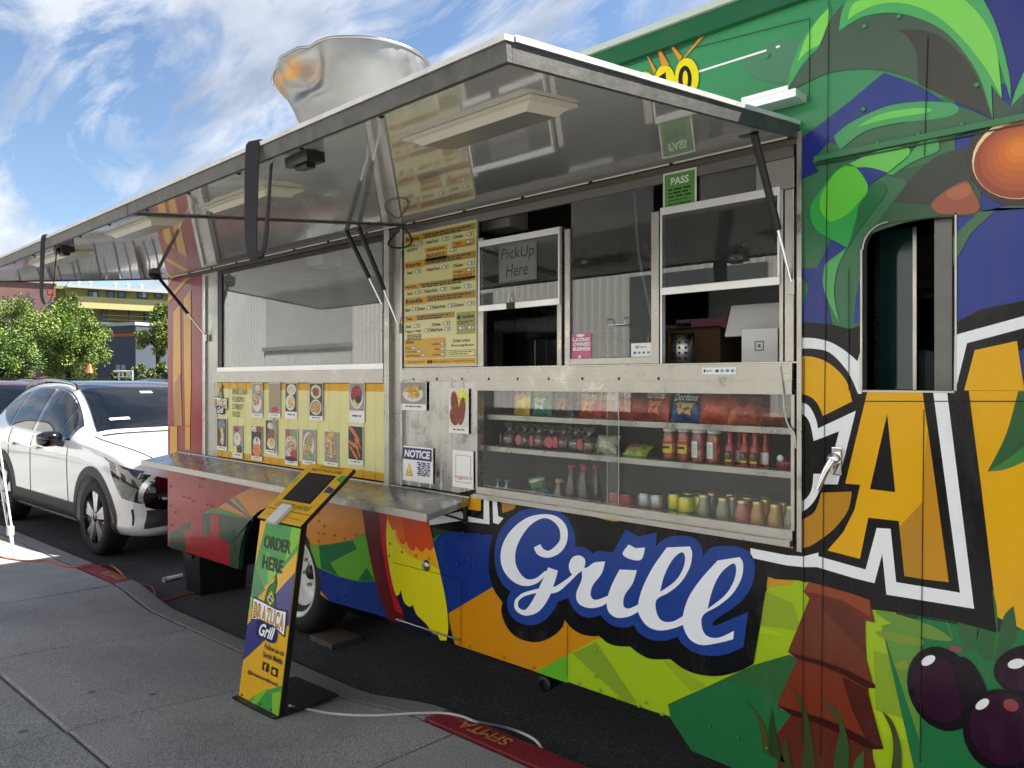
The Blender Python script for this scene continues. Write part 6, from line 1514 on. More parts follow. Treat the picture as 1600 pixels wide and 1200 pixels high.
GC, YC = mat('can_green', '#1f7a3a', .3, .3), mat('can_yellow', '#c8c020', .3, .3); RC2, SC = mat('can_red', '#a01c24', .3, .3), mat('can_silver', '#9a9ca0', .3, .7)
for k, (u, y) in enumerate(((1056, .13), (1072, .09), (1076, .19), (1092, .14), (1098, .22))): can(u, y, YC, GC, 'green can with a yellow upper band in the case', 'green and yellow cans', .125)
for k, (u, y) in enumerate(((962, .10), (980, .10))): can(u, y, RC2, RC2, 'plain red can low in the case', 'red cans', .105)
for k, (u, y) in enumerate(((1008, .12), (1027, .12))): can(u, y, SC, RC2, 'red can with a silver upper band', 'silver and red cans', .115)
jp = [(0, 0), (.025, 0), (.027, .006), (.027, .072), (.019, .098), (.0175, .112)]
JC = (('#8a8a6a', 'cloudy'), ('#b05a58', 'pink'), ('#b8862e', 'amber'))
JB = [(1100, .12, 0), (1112, .18, 0), (1130, .10, 0), (1142, .2, 0), (1144, .14, 0), (1160, .10, 1), (1168, .17, 1), (1170, .22, 1), (1184, .11, 2), (1196, .17, 2), (1198, .22, 2), (1212, .095, 2), (1224, .15, 2), (1237, .10, 0)]
for (u, y, c) in JB:
    bottle('juice_bottle', 'small glass bottle of %s juice with a gold lid in the case' % JC[c][1], u, y, jp, mat('juice_'+JC[c][1], JC[c][0], .15, coat=.5), mat('lid_gold', '#c8b27a', .3, .7),   .0195, .108, None, 'small %s juice bottles' % JC[c][1], z=SH0+.045)

# ---- on the counter
M_POS = mat('pos_white', '#d4d6d8', .35)
q = P(1186, 545, .16); cz = ZSILL + .0008
t = thing('card_terminal', 'white tablet till on a stand, seen from behind at the right window', 'till', (q.x, .16, cz))
xa, xb = XS(1161, .14), XS(1217, .14); zt_ = P(1190, 514, .14).z
b = MB(); b.prism([(.13, cz), (.13, zt_), (.16, zt_), (.30, cz+.01), (.30, cz)], lambda a, c, d=0: (xa + d, a, c), xb-xa, M_POS); b.build('stand', t)
b = MB(); to3 = side3(.1295); mx_, mz_ = (xa+xb)/2, (cz+zt_)/2; DG = mat('pos_grey', '#5a5c5e', .4)
for a_, m_, o_ in ((.018, DG, .0003), (.0135, M_POS, .0006), (.006, DG, .0009)): rect(b, to3, mx_-a_, mz_-a_, mx_+a_, mz_+a_, m_, o_)
b.build('logo', t)
xa, xb = XS(1133, .18), XS(1224, .18); R = Matrix.Rotation(math.radians(-24), 3, 'X'); tz = P(1180, 504, .2).z
b = MB(); b.box((xa, -.006, -.055), (xb, .006, .078), M_POS, R=R, o=(0, .2, tz), bev=.005); b.build('tablet', t)
q = P(1067, 545, .10); b = MB(); r_ = (XS(1084, .1)-XS(1051, .1))/2.1; zt_ = P(1067, 521, .1).z
b.lathe([(0, cz), (r_, cz), (r_, zt_), (r_*.94, zt_), (r_*.94, cz+.004)], M_STEEL, (q.x, .1, 0), 'z', 32)
for i in range(5):
    for j in range(5):
        a = -1.4 + i*.55; zz = cz + .02 + (zt_-cz-.035)*j/4
        b.lathe([(0, -.0012), (.0045, -.0008), (.0045, .0005)], M_SEAM, (0, 0, 0), 'y', 10, R=None) if False else b.raw([Vector((q.x + (r_+.0006)*math.sin(a+p[0]/r_), .1 - (r_+.0006)*math.cos(a+p[0]/r_), zz+p[1])) for p in ring(0, 0, .0055, .0055, 10)], [tuple(range(10))], M_SEAM)
tag(b.build('utensil_cup'), 'perforated steel utensil cup on the counter', 'cup')
t = thing('cardboard_box', 'brown cardboard box behind the perforated cup', 'box', (XS(1105, .38), .4, cz)); b = MB(); xa, xb = XS(1055, .36), XS(1137, .36)
b.box((xa, .30, cz), (xb, .52, cz+.15), mat('cardboard', '#5a4028', .8, var=.15), bev=.003); b.build('carton', t); b = MB(); b.box((xa, .25, cz+.151), (xb, .31, cz+.154), mat('cardboard', '#5a4028', .8)); b.build('flap', t)
b = MB(); rnd = random.Random(4); q = Vector((XS(1068, .42), .42, cz+.155))
for k in range(40):
    a = rnd.uniform(0, 6.3); l_ = rnd.uniform(.03, .06); e = q + Vector((math.cos(a)*l_, math.sin(a)*l_*.6, rnd.uniform(.01, .05)))
    b.face([q + Vector((.004, 0, 0)), q - Vector((.004, 0, 0)), e], mat('dark_leaf', '#1c2a14', .6))
b.lathe([(0, 0), (.03, 0), (.034, .03), (0, .03)], M_BLACK, q - Vector((0, 0, .004)), 'z', 14)
tag(b.build('potted_plant'), 'small dark potted plant on top of the cardboard box', 'plant')
# bucket seen through the cab opening
b = MB(); q = Vector((-.9, .82, 2.031)); b.lathe([(0, 0), (.09, 0), (.105, .16), (.11, .17), (.1, .17)], mat('bucket_grey', '#8a8880', .5), q, 'z', 24); tag(b.build('bucket'), 'grey plastic bucket on the shelf inside the cab', 'bucket')

# ================================================================ ordering kiosk and things on the pavement
def ground_at(u, v):
    z = WALK_Z
    for _ in range(12):
        p = G(u, v, z); off = p.y - KY(p.x); z = walk_z(p.x, off) if off < 0 else 0.0
    return G(u, v, z)
BL, BR = ground_at(373, 1092), ground_at(435, 1122)
kz = (BL.z + BR.z)/2 + .012; BL.z = BR.z = kz
KU = (BR-BL).normalized(); kw = (BR-BL).length; KB = KU.cross(Vector((0, 0, 1))) * -1      # away from the street side
lean = math.radians(8.0); KV = (Vector((0, 0, 1))*math.cos(lean) + KB*math.sin(lean)).normalized(); KN = KU.cross(KV)   # towards the viewer
if KN.y > 0: KN = -KN
kl = .86
kio = thing('ordering_kiosk', 'yellow and green self-order kiosk stand leaning back on a black base', 'kiosk', BL.lerp(BR, .5) - Vector((0, 0, .012)))
def K3(a, c, d=0.0): return BL + KU*(kw*a) + KV*(kl*(1-c)) + KN*d     # c runs downward like the photo
KYE = mat('kiosk_yellow', '#dcaa12', .25, coat=.3, var=.03); KGR = mat('kiosk_green', '#3a9440', .25, coat=.3, var=.03); KGL = mat('kiosk_lime', '#7cbb2c', .25, coat=.3, var=.03); KGD = mat('kiosk_dark_green', '#2c7a48', .25, coat=.3); KPU = mat('kiosk_purple', '#2c2a78', .25, coat=.3)
def slabk(o, A, U, V, N, w, l, t0, t1, m, bev=.0):
    vs = [A + U*(w*a) + V*(l*c) + N*d for d in (t0, t1) for a, c in ((0, 0), (1, 0), (1, 1), (0, 1))]
    o.raw(vs, [(0,3,2,1),(4,5,6,7),(0,1,5,4),(1,2,6,5),(2,3,7,6),(3,0,4,7)], m)
b = MB(); slabk(b, BL, KU, KV, KN, kw, kl+.02, -.035, -.003, M_BLACK); b.build('post', kio)
b = MB(); slabk(b, BL + KV*.002, KU, KV, KN, kw, kl-.004, -.0028, 0, KYE); b.build('front_panel', kio)
b = MB()
def kp_(pts, m, d): b.face([K3(p[0], p[1], d) for p in pts], m)
kp_([(.16, .0), (1, .0), (1, .15), (.12, .42), (0, .36), (0, .27)], KGR, .0006); kp_([(.55, .0), (1, 0), (1, .06), (.72, .09)], KGL, .0012) if False else None
kp_([(.8, .0), (1, .0), (1, .08), (.72, .2)], KGL, .0012); kp_([(.25, .16), (.5, .22), (.55, .28), (.4, .34)], KGL, .0012); kp_([(0, .27), (.33, .38), (.12, .45), (0, .44)], KGD, .0012); kp_([(0, .44), (.16, .44), (.02, .54), (0, .54)], KGL, .0018)
kp_([(1, .12), (1, .24), (.0, .6), (0, .52)], KYE, .0022)
kp_([(1, .235), (1, .52), (.62, .60), (0, .80), (0, .60), (.45, .44)], KPU, .0026)
kp_([(.25, 1), (.45, .94), (1, .84), (1, 1)], KGR, .0006); kp_([(.45, .94), (.72, .88), (.45, 1), (.32, 1)], KGL, .0012); kp_([(.85, 1), (.8, .9), (1, .87), (1, 1)], KGL, .0012)
def kt(s, a0, c0, a1, c1, m=M_INK, bold=.02, d=.003):
    write(b, s, lambda a, c, dd=0: K3(a, -c, d), (a0, -c1, a1, -c0), m, bold=bold)
kt('ORDER', .16, .075, .84, .15, bold=.03); kt('HERE', .19, .19, .70, .265, bold=.03)
brand_logo(b, lambda a, c, d=0: BL + KU*a + KV*c + KN*(.003 + d), kw*.51, kl*.525, kw*.84, .0003)
kt('Follow us on', .50, .66, .96, .69); kt('Social Media', .48, .705, .96, .735)
kp_([(.50, .76), (.66, .76), (.66, .805), (.50, .805)], M_INK, .003); kp_([(.72, .765), (.88, .765), (.88, .81), (.72, .81)], M_INK, .003); kt('f', .55, .766, .61, .803, KYE, .04, .0036)
b.face([K3(.8 + q[0]*.045, .788 + q[1]*.014, .0036) for q in ring(0, 0, 1, 1, 12)], KYE)
kt('@brazucagrilltruck', .16, .835, .92, .862)
b.build('panel_print', kio)
for a_, c_ in ((.55, .985), (.82, .985), (.08, .985)):
    b = MB(); q = K3(a_, c_, 0); b.lathe([(0, .004), (.006, .003), (.007, 0)], M_BLACK, q, 'z', 10, R=KN.to_track_quat('Z', 'Y').to_matrix()); b.build('panel_screw', kio)
# tilted head with tablet
tilt = math.radians(38); HV = (KB*math.cos(tilt) + Vector((0, 0, 1))*math.sin(tilt)).normalized(); HN = KU.cross(HV)
if HN.z < 0: HN = -HN
HA = BL + KV*(kl+.012) + KN*.012 - KU*.012; hw_, hl = kw+.024, .40
def H3(a, c, d=0.0): return HA + KU*(hw_*a) + HV*(hl*c) + HN*d
b = MB(); slabk(b, HA, KU, HV, HN, hw_, hl, -.022, -.002, M_BLACK); b.build('head_tray', kio)
b = MB(); slabk(b, HA + HV*.075, KU, HV, HN, hw_, hl-.077, -.0018, .002, KYE); slabk(b, HA, KU, HV, HN, hw_, .07, -.0018, .001, KYE); hd = b.build('head_panel', kio)
b = MB(); q = [(.15, .34), (.80, .34), (.80, .84), (.15, .84)]; b.face([H3(*p_, .0026) for p_ in q], mat('tablet_frame', '#0b0c0e', .2)); b.build('tablet_bezel', kio)
b = MB(); b.face([H3(*p_, .0032) for p_ in ((.19, .36), (.76, .36), (.76, .82), (.19, .82))], mat('tablet_screen', '#10141c', .05, coat=1.0)); b.build('tablet_screen', kio)
b = MB()
def ht(s, a0, c0, a1, c1, bold=0.0): write(b, s, lambda a, c, dd=0: H3(a, c, .0028), (a0, c0, a1, c1), M_INK, bold=bold, shear=.1)
ht('ORDER HERE', .1, .225, .9, .30, .0); ht('SKIP THE LINE', .15, .875, .85, .925, .0)
for k in range(2): dashes(b, lambda a, c, d=0: H3(a, c, .0028), .3, .8, .948+.018*k, .012, M_INK, 0, k)
dashes(b, lambda a, c, d=0: H3(a, c, .0018), .1, .9, .08, .012, M_INK, 0, 9)
o = b.build('head_print', kio); o['kind'] = 'stuff'
for q_, m_ in ((((.84, .55), (1, .55), (1, .62), (.84, .66)), KPU), (((.86, .78), (1, .74), (1, .86), (.9, .86)), KGR), (((0, .62), (.08, .64), (.06, .74), (0, .74)), KGL)):
    b = MB(); b.face([H3(*p_, .0028) for p_ in q_], m_); b.build('colour_patch', kio)
b = MB(); slabk(b, H3(.33, -.06, .004), KU, HV, HN, .085, .12, 0, .018, mat('reader_white', '#d2d3d2', .35)); b.build('card_reader', kio)
# base plate
b = MB(); p0 = BL - KU*.01 + KN*.03; b.box((0, 0, 0), (1, 1, 1), M_BLACK) if False else slabk(b, p0 - Vector((0, 0, .011)), KU, KB, Vector((0, 0, 1)), kw+.02, .36, 0, .008, M_BLACK); b.build('base_plate', kio)

def cable(name, pts, r, m, label, cat, lift=None):
    q = path([tuple(p) for p in pts], 6); b = MB(); b.tube(q, r, m, 8); return tag(b.build(name), label, cat)
def on_ground(L, r): 
    out = []
    for (u, v) in L:
        p = ground_at(u, v); out.append((p.x, p.y, p.z + r))
    return out
cable('power_cable', [tuple(BR + KB*.06 + Vector((0, 0, .03)))] + on_ground([(470, 1108), (520, 1117), (580, 1120), (640, 1117), (690, 1116), (720, 1121), (745, 1130), (790, 1139)], .006) + [tuple(G(815, 1145, WALK_Z+.006)), tuple(G(838, 1158, WALK_Z+.006)), (-2.17, KY(-2.17)+.012, .08), (-2.1, KY(-2.1)+.02, .008), (-1.2, KY(-1.2)+.025, .008)], .006, mat('white_cable', '#b9b8b4', .5), 'white power cable running from the kiosk over the red kerb', 'cable')
cable('extension_cord', [(-9.6, -1.05, WALK_Z+.006), (-8.6, -.95, WALK_Z+.006)] + on_ground([(0, 871), (38, 877), (76, 877), (104, 886), (139, 886), (171, 885)], .006) + [tuple(G(186, 892, WALK_Z+.004)), (-6.45, -.22, .05), (-6.35, -.1, .008)] + [tuple(G(250, 938, .007)), tuple(G(300, 926, .007)), tuple(G(350, 919, .007)), tuple(G(398, 914, .007))], .006, mat('orange_cable', '#b8502a', .55), 'orange extension cord crossing the pavement and running under the truck', 'cord')
b = MB(); a_, c_ = G(256, 906, .02), G(284, 899, .02); b.tube([a_, c_], [.022, .016], M_WHITE, 12); b.tube([a_ - (c_-a_)*.02, a_ + (c_-a_)*.1], .024, mat('pipe_grey', '#9a9a98', .5), 12); tag(b.build('plastic_pipe'), 'short white plastic pipe lying on the road behind the truck', 'pipe')
t = thing('plastic_bin', 'black plastic bin standing under the rear of the truck', 'bin', (-5.95, .25, 0))
b = MB(); b.raw([(-6.08, .07, .001), (-5.84, .07, .001), (-5.84, .43, .001), (-6.08, .43, .001), (-6.12, .04, .42), (-5.80, .04, .42), (-5.80, .46, .42), (-6.12, .46, .42)], [(0,3,2,1),(4,5,6,7),(0,1,5,4),(1,2,6,5),(2,3,7,6),(3,0,4,7)], M_BLACK); b.build('body', t)
b = MB(); b.box((-6.13, .03, .40), (-5.79, .035, .43), M_BLACK); b.box((-6.0, .028, .28), (-5.9, .04, .31), M_BLACK); b.build('rim', t)
b = MB(); b.box((-4.36, .12, .001), (-4.10, .34, .034), mat('weathered_wood', '#4a4038', .85, var=.3, vscale=30, stretch=(1, 12, 12)), bev=.004); tag(b.build('wooden_block'), 'weathered wooden block lying against the truck wheel', 'block')
# leaning pole of a stand on the sunlit pavement
q = G(23, 873, WALK_Z); t = thing('stand_leg', 'silver leg of a folding stand on the sunlit pavement', 'stand', q)
top = P(-14, 640, q.y-.02); mid = q.lerp(top, .17)
M_SIL = mat('silver_pole', (.7, .7, .7), .35, .8)
b = MB(); b.tube([q, mid], [.009, .018], M_SIL, 10); b.build('foot', t)
b = MB(); b.box((mid.x-.025, mid.y-.025, mid.z-.03), (mid.x+.025, mid.y+.025, mid.z+.05), mat('joint_grey', '#b8b8b4', .4), bev=.006); b.build('joint', t)
b = MB(); d_ = Vector((.02, .01, 0)); b.tube([mid + d_, top + d_*1.6], .009, M_SIL, 8); b.build('rod', t); b = MB(); b.tube([mid - d_, top - d_*1.6], .009, M_SIL, 8); b.build('rod', t)
b = MB()
for k in range(7):
    f0, f1 = .06 + .13*k, .06 + .13*(k+1); s_ = 1 if k % 2 else -1
    b.tube([mid.lerp(top, f0) + d_*s_*(1+.6*f0), mid.lerp(top, f1) - d_*s_*(1+.6*f1)], .004, M_SIL, 6)
b.build('cross_bars', t)
b = MB(); b.tube([top, top + Vector((-.7, -.3, .25))], .012, M_SIL, 8); b.tube([top + Vector((-.7, -.3, .25)), (top.x-.95, top.y-.35, WALK_Z)], .012, M_SIL, 8); b.build('far_leg', t)

# straps hung over the awning lip
def strap(x, drop, w, label):
    b = MB(); m = mat('strap_webbing', '#1f1e22', .8, bump=.3, bscale=200)
    e = AW(x, AS+.014, .05); 
    p_ = [AW(x, AS-.3, .057), AW(x, AS-.02, .058), AW(x, AS+.012, .057), e + Vector((0, -.006, -.03)), e + Vector((0, -.01, -drop*.5)), e + Vector((.01, -.015, -drop*.86)), e + Vector((0, .005, -drop)), e + Vector((-.005, .035, -drop*.86)), e + Vector((0, .045, -drop*.5)), AW(x, AS-.035, -.004)]
    q_ = path([tuple(p) for p in p_], 5)
    tw = [0]*len(q_)
    vs = []
    for i, p in enumerate(q_):
        f_ = i/len(q_); wv = w*(1 + .0*f_); s_ = Vector((math.cos(.35*math.sin(f_*5)), math.sin(.35*math.sin(f_*5)), 0))
        n_ = Vector((0, .003, .001))
        vs += [Vector(p) - s_*wv/2 - n_/2, Vector(p) + s_*wv/2 - n_/2, Vector(p) + s_*wv/2 + n_/2, Vector(p) - s_*wv/2 + n_/2]
    fs = []
    for i in range(len(q_)-1):
        for k in range(4): fs.append((i*4+k, i*4+(k+1) % 4, (i+1)*4+(k+1) % 4, (i+1)*4+k))
    fs += [(0, 1, 2, 3), tuple(len(vs)-4+k for k in (3, 2, 1, 0))]
    b.raw(vs, fs, m); return tag(b.build('pull_strap'), label, 'strap', 'straps hanging from the awning')
strap(-2.15, .345, .052, 'wide black pull strap looped over the awning lip near the middle'); strap(-4.27, .33, .03, 'thin black pull strap looped over the awning lip at its rear half')
q = AW(-3.16, .05, -.02); b = MB(); rnd = random.Random(2)
pts = [q + Vector((.085*math.cos(a), -.03 - .02*math.sin(a*2), -.055 + .05*math.sin(a))) for a in [2*math.pi*k/24*1.15 for k in range(25)]]
b.tube(pts, .005, M_BLACK, 8); tag(b.build('cable_loop'), 'black cable coiled in a loop at the awning hinge', 'cable')
a_ = P(1219, 572, -.018); b = MB(); b.tube(path([tuple(a_), tuple(P(1224, 620, -.02)), tuple(P(1226, 645, -.02)), tuple(P(1232, 665, -.02)), tuple(P(1241, 678, -.02)), tuple(P(1243, 700, -.016))], 5), .003, mat('white_cable', '#b9b8b4', .5), 8); tag(b.build('thin_cable'), 'thin white cable hanging from the till down across the display case', 'cable')

# ================================================================ parked cars
ST = [ # x, bottom, half width sill, half width shoulder, belt z, belt half width, top z, top half width
 (.945, .44, .42, .50, .70, .46, .76, .34), (.92, .34, .60, .66, .74, .60, .82, .44), (.86, .28, .72, .79, .80, .73, .89, .56), (.72, .24, .83, .875, .88, .81, .96, .64), (.45, .22, .89, .92, .95, .87, 1.02, .70), (.1, .22, .91, .93, .99, .89, 1.06, .73), (-.30, .22, .92, .93, 1.02, .90, 1.10, .74), (-.50, .22, .92, .93, 1.03, .90, 1.15, .73),
 (-.90, .22, .92, .93, 1.045, .895, 1.38, .66), (-1.25, .22, .92, .93, 1.055, .89, 1.555, .62), (-1.6, .22, .92, .93, 1.065, .89, 1.625, .61), (-2.3, .22, .92, .93, 1.085, .89, 1.64, .60), (-2.9, .22, .92, .935, 1.11, .885, 1.60, .58), (-3.3, .24, .90, .93, 1.13, .87, 1.52, .55), (-3.55, .28, .86, .90, 1.08, .83, 1.26, .56), (-3.68, .36, .80, .84, .98, .76, 1.06, .5), (-3.72, .45, .7, .74, .9, .66, .96, .42)]
def st_at(x):
    S = ST
    for i in range(len(S)-1):
        if S[i][0] >= x >= S[i+1][0]:
            t = (S[i][0]-x)/(S[i][0]-S[i+1][0]); p0, p1, p2, p3 = S[max(i-1, 0)], S[i], S[i+1], S[min(i+2, len(S)-1)]
            r = []
            for a in range(1, 8):
                m1 = (p2[a]-p0[a])/max(1e-6, (p0[0]-p2[0]))*(p1[0]-p2[0]); m2 = (p3[a]-p1[a])/max(1e-6, (p1[0]-p3[0]))*(p1[0]-p2[0])
                t2, t3 = t*t, t*t*t
                r.append((2*t3-3*t2+1)*p1[a] + (t3-2*t2+t)*m1 + (-2*t3+3*t2)*p2[a] + (t3-t2)*m2)
            return r
    return list(S[0][1:] if x > S[0][0] else S[-1][1:])
def prof_at(x):
    zb, hb, hm, zt_, hbt, zr_, hr = st_at(x)
    zm = zb + (zt_-zb)*.66
    k = [(0, zb), (hb*.8, zb), (hb*.985, zb+.07), (hb, zb+.20), (hm, zm), (hm-.006, zm+(zt_-zm)*.6), (hbt, zt_), ((hbt+hr)/2+.018*min(1, (zr_-zt_)/.3), (zt_+zr_)/2), (hr, zr_-.045*min(1, (zr_-zt_)/.15)), (hr*.72, zr_-.006), (0, zr_)]
    return path(k, 4)
def ysurf(x, z):
    p = prof_at(x); best = None
    for a, b_ in zip(p[4:-1], p[5:]):
        if min(a[1], b_[1]) <= z <= max(a[1], b_[1]):
            t = (z-a[1])/((b_[1]-a[1]) or 1e-6); y = a[0] + (b_[0]-a[0])*t
            best = y if best is None else max(best, y)
    return best if best is not None else p[16][0]
def zsurf(x, y):
    p = prof_at(x)[24:]
    for a, b_ in zip(p[:-1], p[1:]):
        if b_[0] <= abs(y) <= a[0]:
            t = (a[0]-abs(y))/((a[0]-b_[0]) or 1e-6); return a[1] + (b_[1]-a[1])*t
    return p[0][1]
def boolean_cut(me, cutters):
    o = bpy.data.objects.new('t', me); C.objects.link(o); cs = []
    for cm in cutters:
        c = bpy.data.objects.new('c', cm); C.objects.link(c); cs.append(c)
        md = o.modifiers.new('b', 'BOOLEAN'); md.object = c; md.operation = 'DIFFERENCE'; md.solver = 'EXACT'
    dg = bpy.context.evaluated_depsgraph_get(); r = bpy.data.meshes.new_from_object(o.evaluated_get(dg))
    bpy.data.objects.remove(o, do_unlink=True)
    for c in cs: bpy.data.objects.remove(c, do_unlink=True)
    return r
M_TYRE = mat('tyre_rubber', '#111214', .8, bump=.2, bscale=120); M_CLAD = mat('grey_cladding', '#1b1c1e', .6, bump=.1, bscale=300); M_CGL = mat('car_glass', '#0a0d10', .03, 0, spec=.6); M_LAMP = mat('headlamp', '#15181c', .08, .3, coat=1.0, var=.4, vscale=30); M_ALLOY = mat('machined_alloy', (.62, .62, .63), .3, .9); M_GLOSSB = mat('gloss_black', '#0a0b0d', .08, coat=1.0)
def make_car(name, label, paint, roof, world, ang, extras=True):
    root = thing(name, label, 'car', world); root.rotation_euler.z = ang
    Rm = Matrix.Rotation(ang, 3, 'Z'); O = Vector(world)
    def add(b, nm, par=None, weld=False):
        b.v = [tuple(Rm @ Vector(v) + O) for v in b.v]; o = b.build(nm, par or root, weld); return o
    # body shell
    N = 60; b = MB(); xs_ = [.945 - (4.665)*((i/N)) for i in range(N+1)]; xs_ = sorted(set(xs_ + [.93, .91, .88, -3.70]), reverse=True)
    V = []; 
    for x in xs_:
        p = prof_at(x); half = [(x, -y, z) for y, z in p]; other = [(x, y, z) for y, z in p[1:-1]][::-1]
        V.append(half + other)
    W = len(V[0]); flat = [v for r in V for v in r]
    fs = [(i*W+k, (i+1)*W+k, (i+1)*W+(k+1) % W, i*W+(k+1) % W) for i in range(len(xs_)-1) for k in range(W)]
    fs += [tuple(range(W)), tuple(range(len(flat)-1, len(flat)-W-1, -1))]
    b.raw(flat, fs, paint, True)
    me = b.mesh('t'); bm = bmesh.new(); bm.from_mesh(me); bmesh.ops.remove_doubles(bm, verts=bm.verts, dist=1e-5); bmesh.ops.recalc_face_normals(bm, faces=bm.faces); bm.to_mesh(me); bm.free()
    cut = []
    for ax in (0, -2.75):
        c = MB(); c.lathe([(0, -1.2), (.405, -1.2), (.405, 1.2), (0, 1.2)], M_CLAD, (ax, 0, .36), 'y', 40); cm = c.mesh('c')
        bm = bmesh.new(); bm.from_mesh(cm); bmesh.ops.remove_doubles(bm, verts=bm.verts, dist=1e-5); bmesh.ops.recalc_face_normals(bm, faces=bm.faces); bm.to_mesh(cm); bm.free(); cut.append(cm)
    r = boolean_cut(me, cut)
    for p in r.polygons: p.use_smooth = True
    for v in r.vertices: v.co = Rm @ v.co + O
    try:
        r.set_sharp_from_angle(angle=math.radians(40))
    except Exception: pass
    body = bpy.data.objects.new('body', r); C.objects.link(body); body.parent = root; body.matrix_parent_inverse = root.matrix_basis.inverted()
    def patch(b, x0, x1, lo, hi, m, off=.004, nx=14, nz=6, sides=(-1, 1)):
        for s in sides:
            def fn(u, v):
                x = x0 + (x1-x0)*u; z = lo(x) + (hi(x)-lo(x))*v; return (x, s*(ysurf(x, z)+off), z)
            b.grid(fn, nx, nz, m)
    def quad(b, c4, m, off=.004, n=8, sides=(-1, 1)):
        for s in sides:
            def fn(u, v):
                x = (c4[0][0]*(1-u)+c4[1][0]*u)*(1-v) + (c4[3][0]*(1-u)+c4[2][0]*u)*v; z = (c4[0][1]*(1-u)+c4[1][1]*u)*(1-v) + (c4[3][1]*(1-u)+c4[2][1]*u)*v
                return (x, s*(ysurf(x, z)+off), z)
            b.grid(fn, n, n, m)
    WSY = lambda u, v: (2*v-1)*.95*st_at(-.50-.76*u)[6]; RFY = lambda u, v: (2*v-1)*.95*st_at(-1.27-1.95*u)[6]
    roofz = lambda x: st_at(x)[5]; belt = lambda x: st_at(x)[3]
    up = lambda x: min(roofz(x)-.085, 1.56 - max(0, (-2.3-x))*.13); dn = lambda x: belt(x)+.03 + max(0, -2.55-x)**1.6*.34
    # windows by side
    b = MB(); patch(b, -.68, -3.28, lambda x: dn(x)-.022, lambda x: max(dn(x)-.02, up(x)+.02), M_GLOSSB, .003, 30, 6); add(b, 'window_trim')
    for xa, xb in ((-1.02, -1.72), (-1.84, -2.58), (-2.64, -3.16)):
        for s in (-1, 1):
            b = MB(); patch(b, xa, xb, dn, lambda x: max(dn(x)+.004, up(x)), M_CGL, .006, 14, 6, (s,)); add(b, 'side_window')
    for s in (-1, 1):
        b = MB(); patch(b, -.76, -.98, dn, lambda x: max(dn(x)+.004, up(x)-.012), M_CGL, .006, 8, 4, (s,)); add(b, 'quarter_light')
    b = MB(); b.grid(lambda u, v: (-.50 - .76*u, WSY(u, v), zsurf(-.50-.76*u, WSY(u, v)) + .012), 12, 14, M_CGL); wsh = add(b, 'windscreen')
    b = MB(); b.grid(lambda u, v: (-1.27 - 1.95*u, RFY(u, v), zsurf(-1.27-1.95*u, RFY(u, v)) + .008), 16, 12, roof); add(b, 'roof_panel')
    for s in (-1, 1):
        b = MB(); q = [(-1.32, s*.60, zsurf(-1.32, .6)+.0), (-1.45, s*.60, zsurf(-1.45, .6)+.045), (-2.3, s*.59, zsurf(-2.3, .59)+.05), (-3.0, s*.56, zsurf(-3.0, .56)+.045), (-3.12, s*.555, zsurf(-3.12, .555)+.0)]
        b.tube(path(q, 5), .016, M_GLOSSB, 8); add(b, 'roof_rail')
    # cladding
    for ax in (0, -2.75):
        for s in (-1, 1):
            b = MB()
            def fn(u, v):
                a = math.radians(-14 + 208*u); rr = .398 + .085*v; x = ax + rr*math.cos(a); z = .36 + rr*math.sin(a); return (x, s*(ysurf(x, max(z, .25)) + .010 - .004*v), z)
            b.grid(fn, 24, 2, M_CLAD); add(b, 'wheel_arch_trim')
    for s in (-1, 1):
        b = MB(); patch(b, -.44, -2.31, lambda x: .225, lambda x: .45, M_CLAD, .010, 16, 3, (s,)); add(b, 'sill_trim')
    # doors: seams and handles
    for s in (-1, 1):
        for xx, z0, z1 in ((-.62, .38, 1.0), (-1.76, .38, 1.05), (-2.52, .62, 1.1)):
            b = MB(); b.tube([(xx - .06*(z-.4)*(1 if xx > -1 else -.3), s*(ysurf(xx, z)+.001), z) for z in [z0+(z1-z0)*i/8 for i in range(9)]], .004, M_SEAM, 5); add(b, 'door_gap')
        for xx in (-1.55, -2.35):
            b = MB(); z = .93; y = ysurf(xx, z); b.box((xx-.10, s*(y+.028)-.010, z-.014), (xx+.10, s*(y+.028)+.010, z+.014), paint, bev=.007); b.box((xx-.07, s*(y+.01)-.012, z-.008), (xx+.07, s*(y+.01)+.012, z+.008), M_SEAM); add(b, 'door_handle')
        b = MB(); q = Vector((-.86, s*1.02, 1.06)); b.lathe([(0, -.115), (.05, -.105), (.078, -.04), (.08, .04), (.055, .105), (0, .115)], M_GLOSSB, q, 'y', 18); b.tube([(-.80, s*.90, 1.0), (-.83, s*.97, 1.02)], .03, M_GLOSSB, 8); add(b, 'door_mirror')
    # lamps, grille, bumper
    for s in (-1, 1):
        b = MB(); quad(b, [(.36, .92), (.90, .80), (.82, .56), (.60, .60)], M_GLOSSB, .003, 8, (s,)); hl_ = add(b, 'headlight')
        b = MB(); quad(b, [(.47, .80), (.83, .775), (.79, .60), (.63, .625)], M_LAMP, .006, 8, (s,)); add(b, 'lens', hl_)
        b = MB(); quad(b, [(.24, .945), (.80, .845), (.80, .825), (.30, .92)], M_GLOSSB, .005, 10, (s,)); add(b, 'light_strip', hl_)
        b = MB(); quad(b, [(.855, .80), (.885, .765), (.83, .56), (.80, .585)], M_ALLOY, .006, 6, (s,)); add(b, 'chrome_chevron', hl_)
        b = MB(); quad(b, [(.875, .80), (.945, .745), (.942, .47), (.83, .53)], M_GLOSSB, .005, 6, (s,)); add(b, 'grille_side')
        b = MB(); quad(b, [(.70, .50), (.725, .51), (.715, .36), (.695, .36)], M_SEAM, .003, 4, (s,)); add(b, 'air_slot')
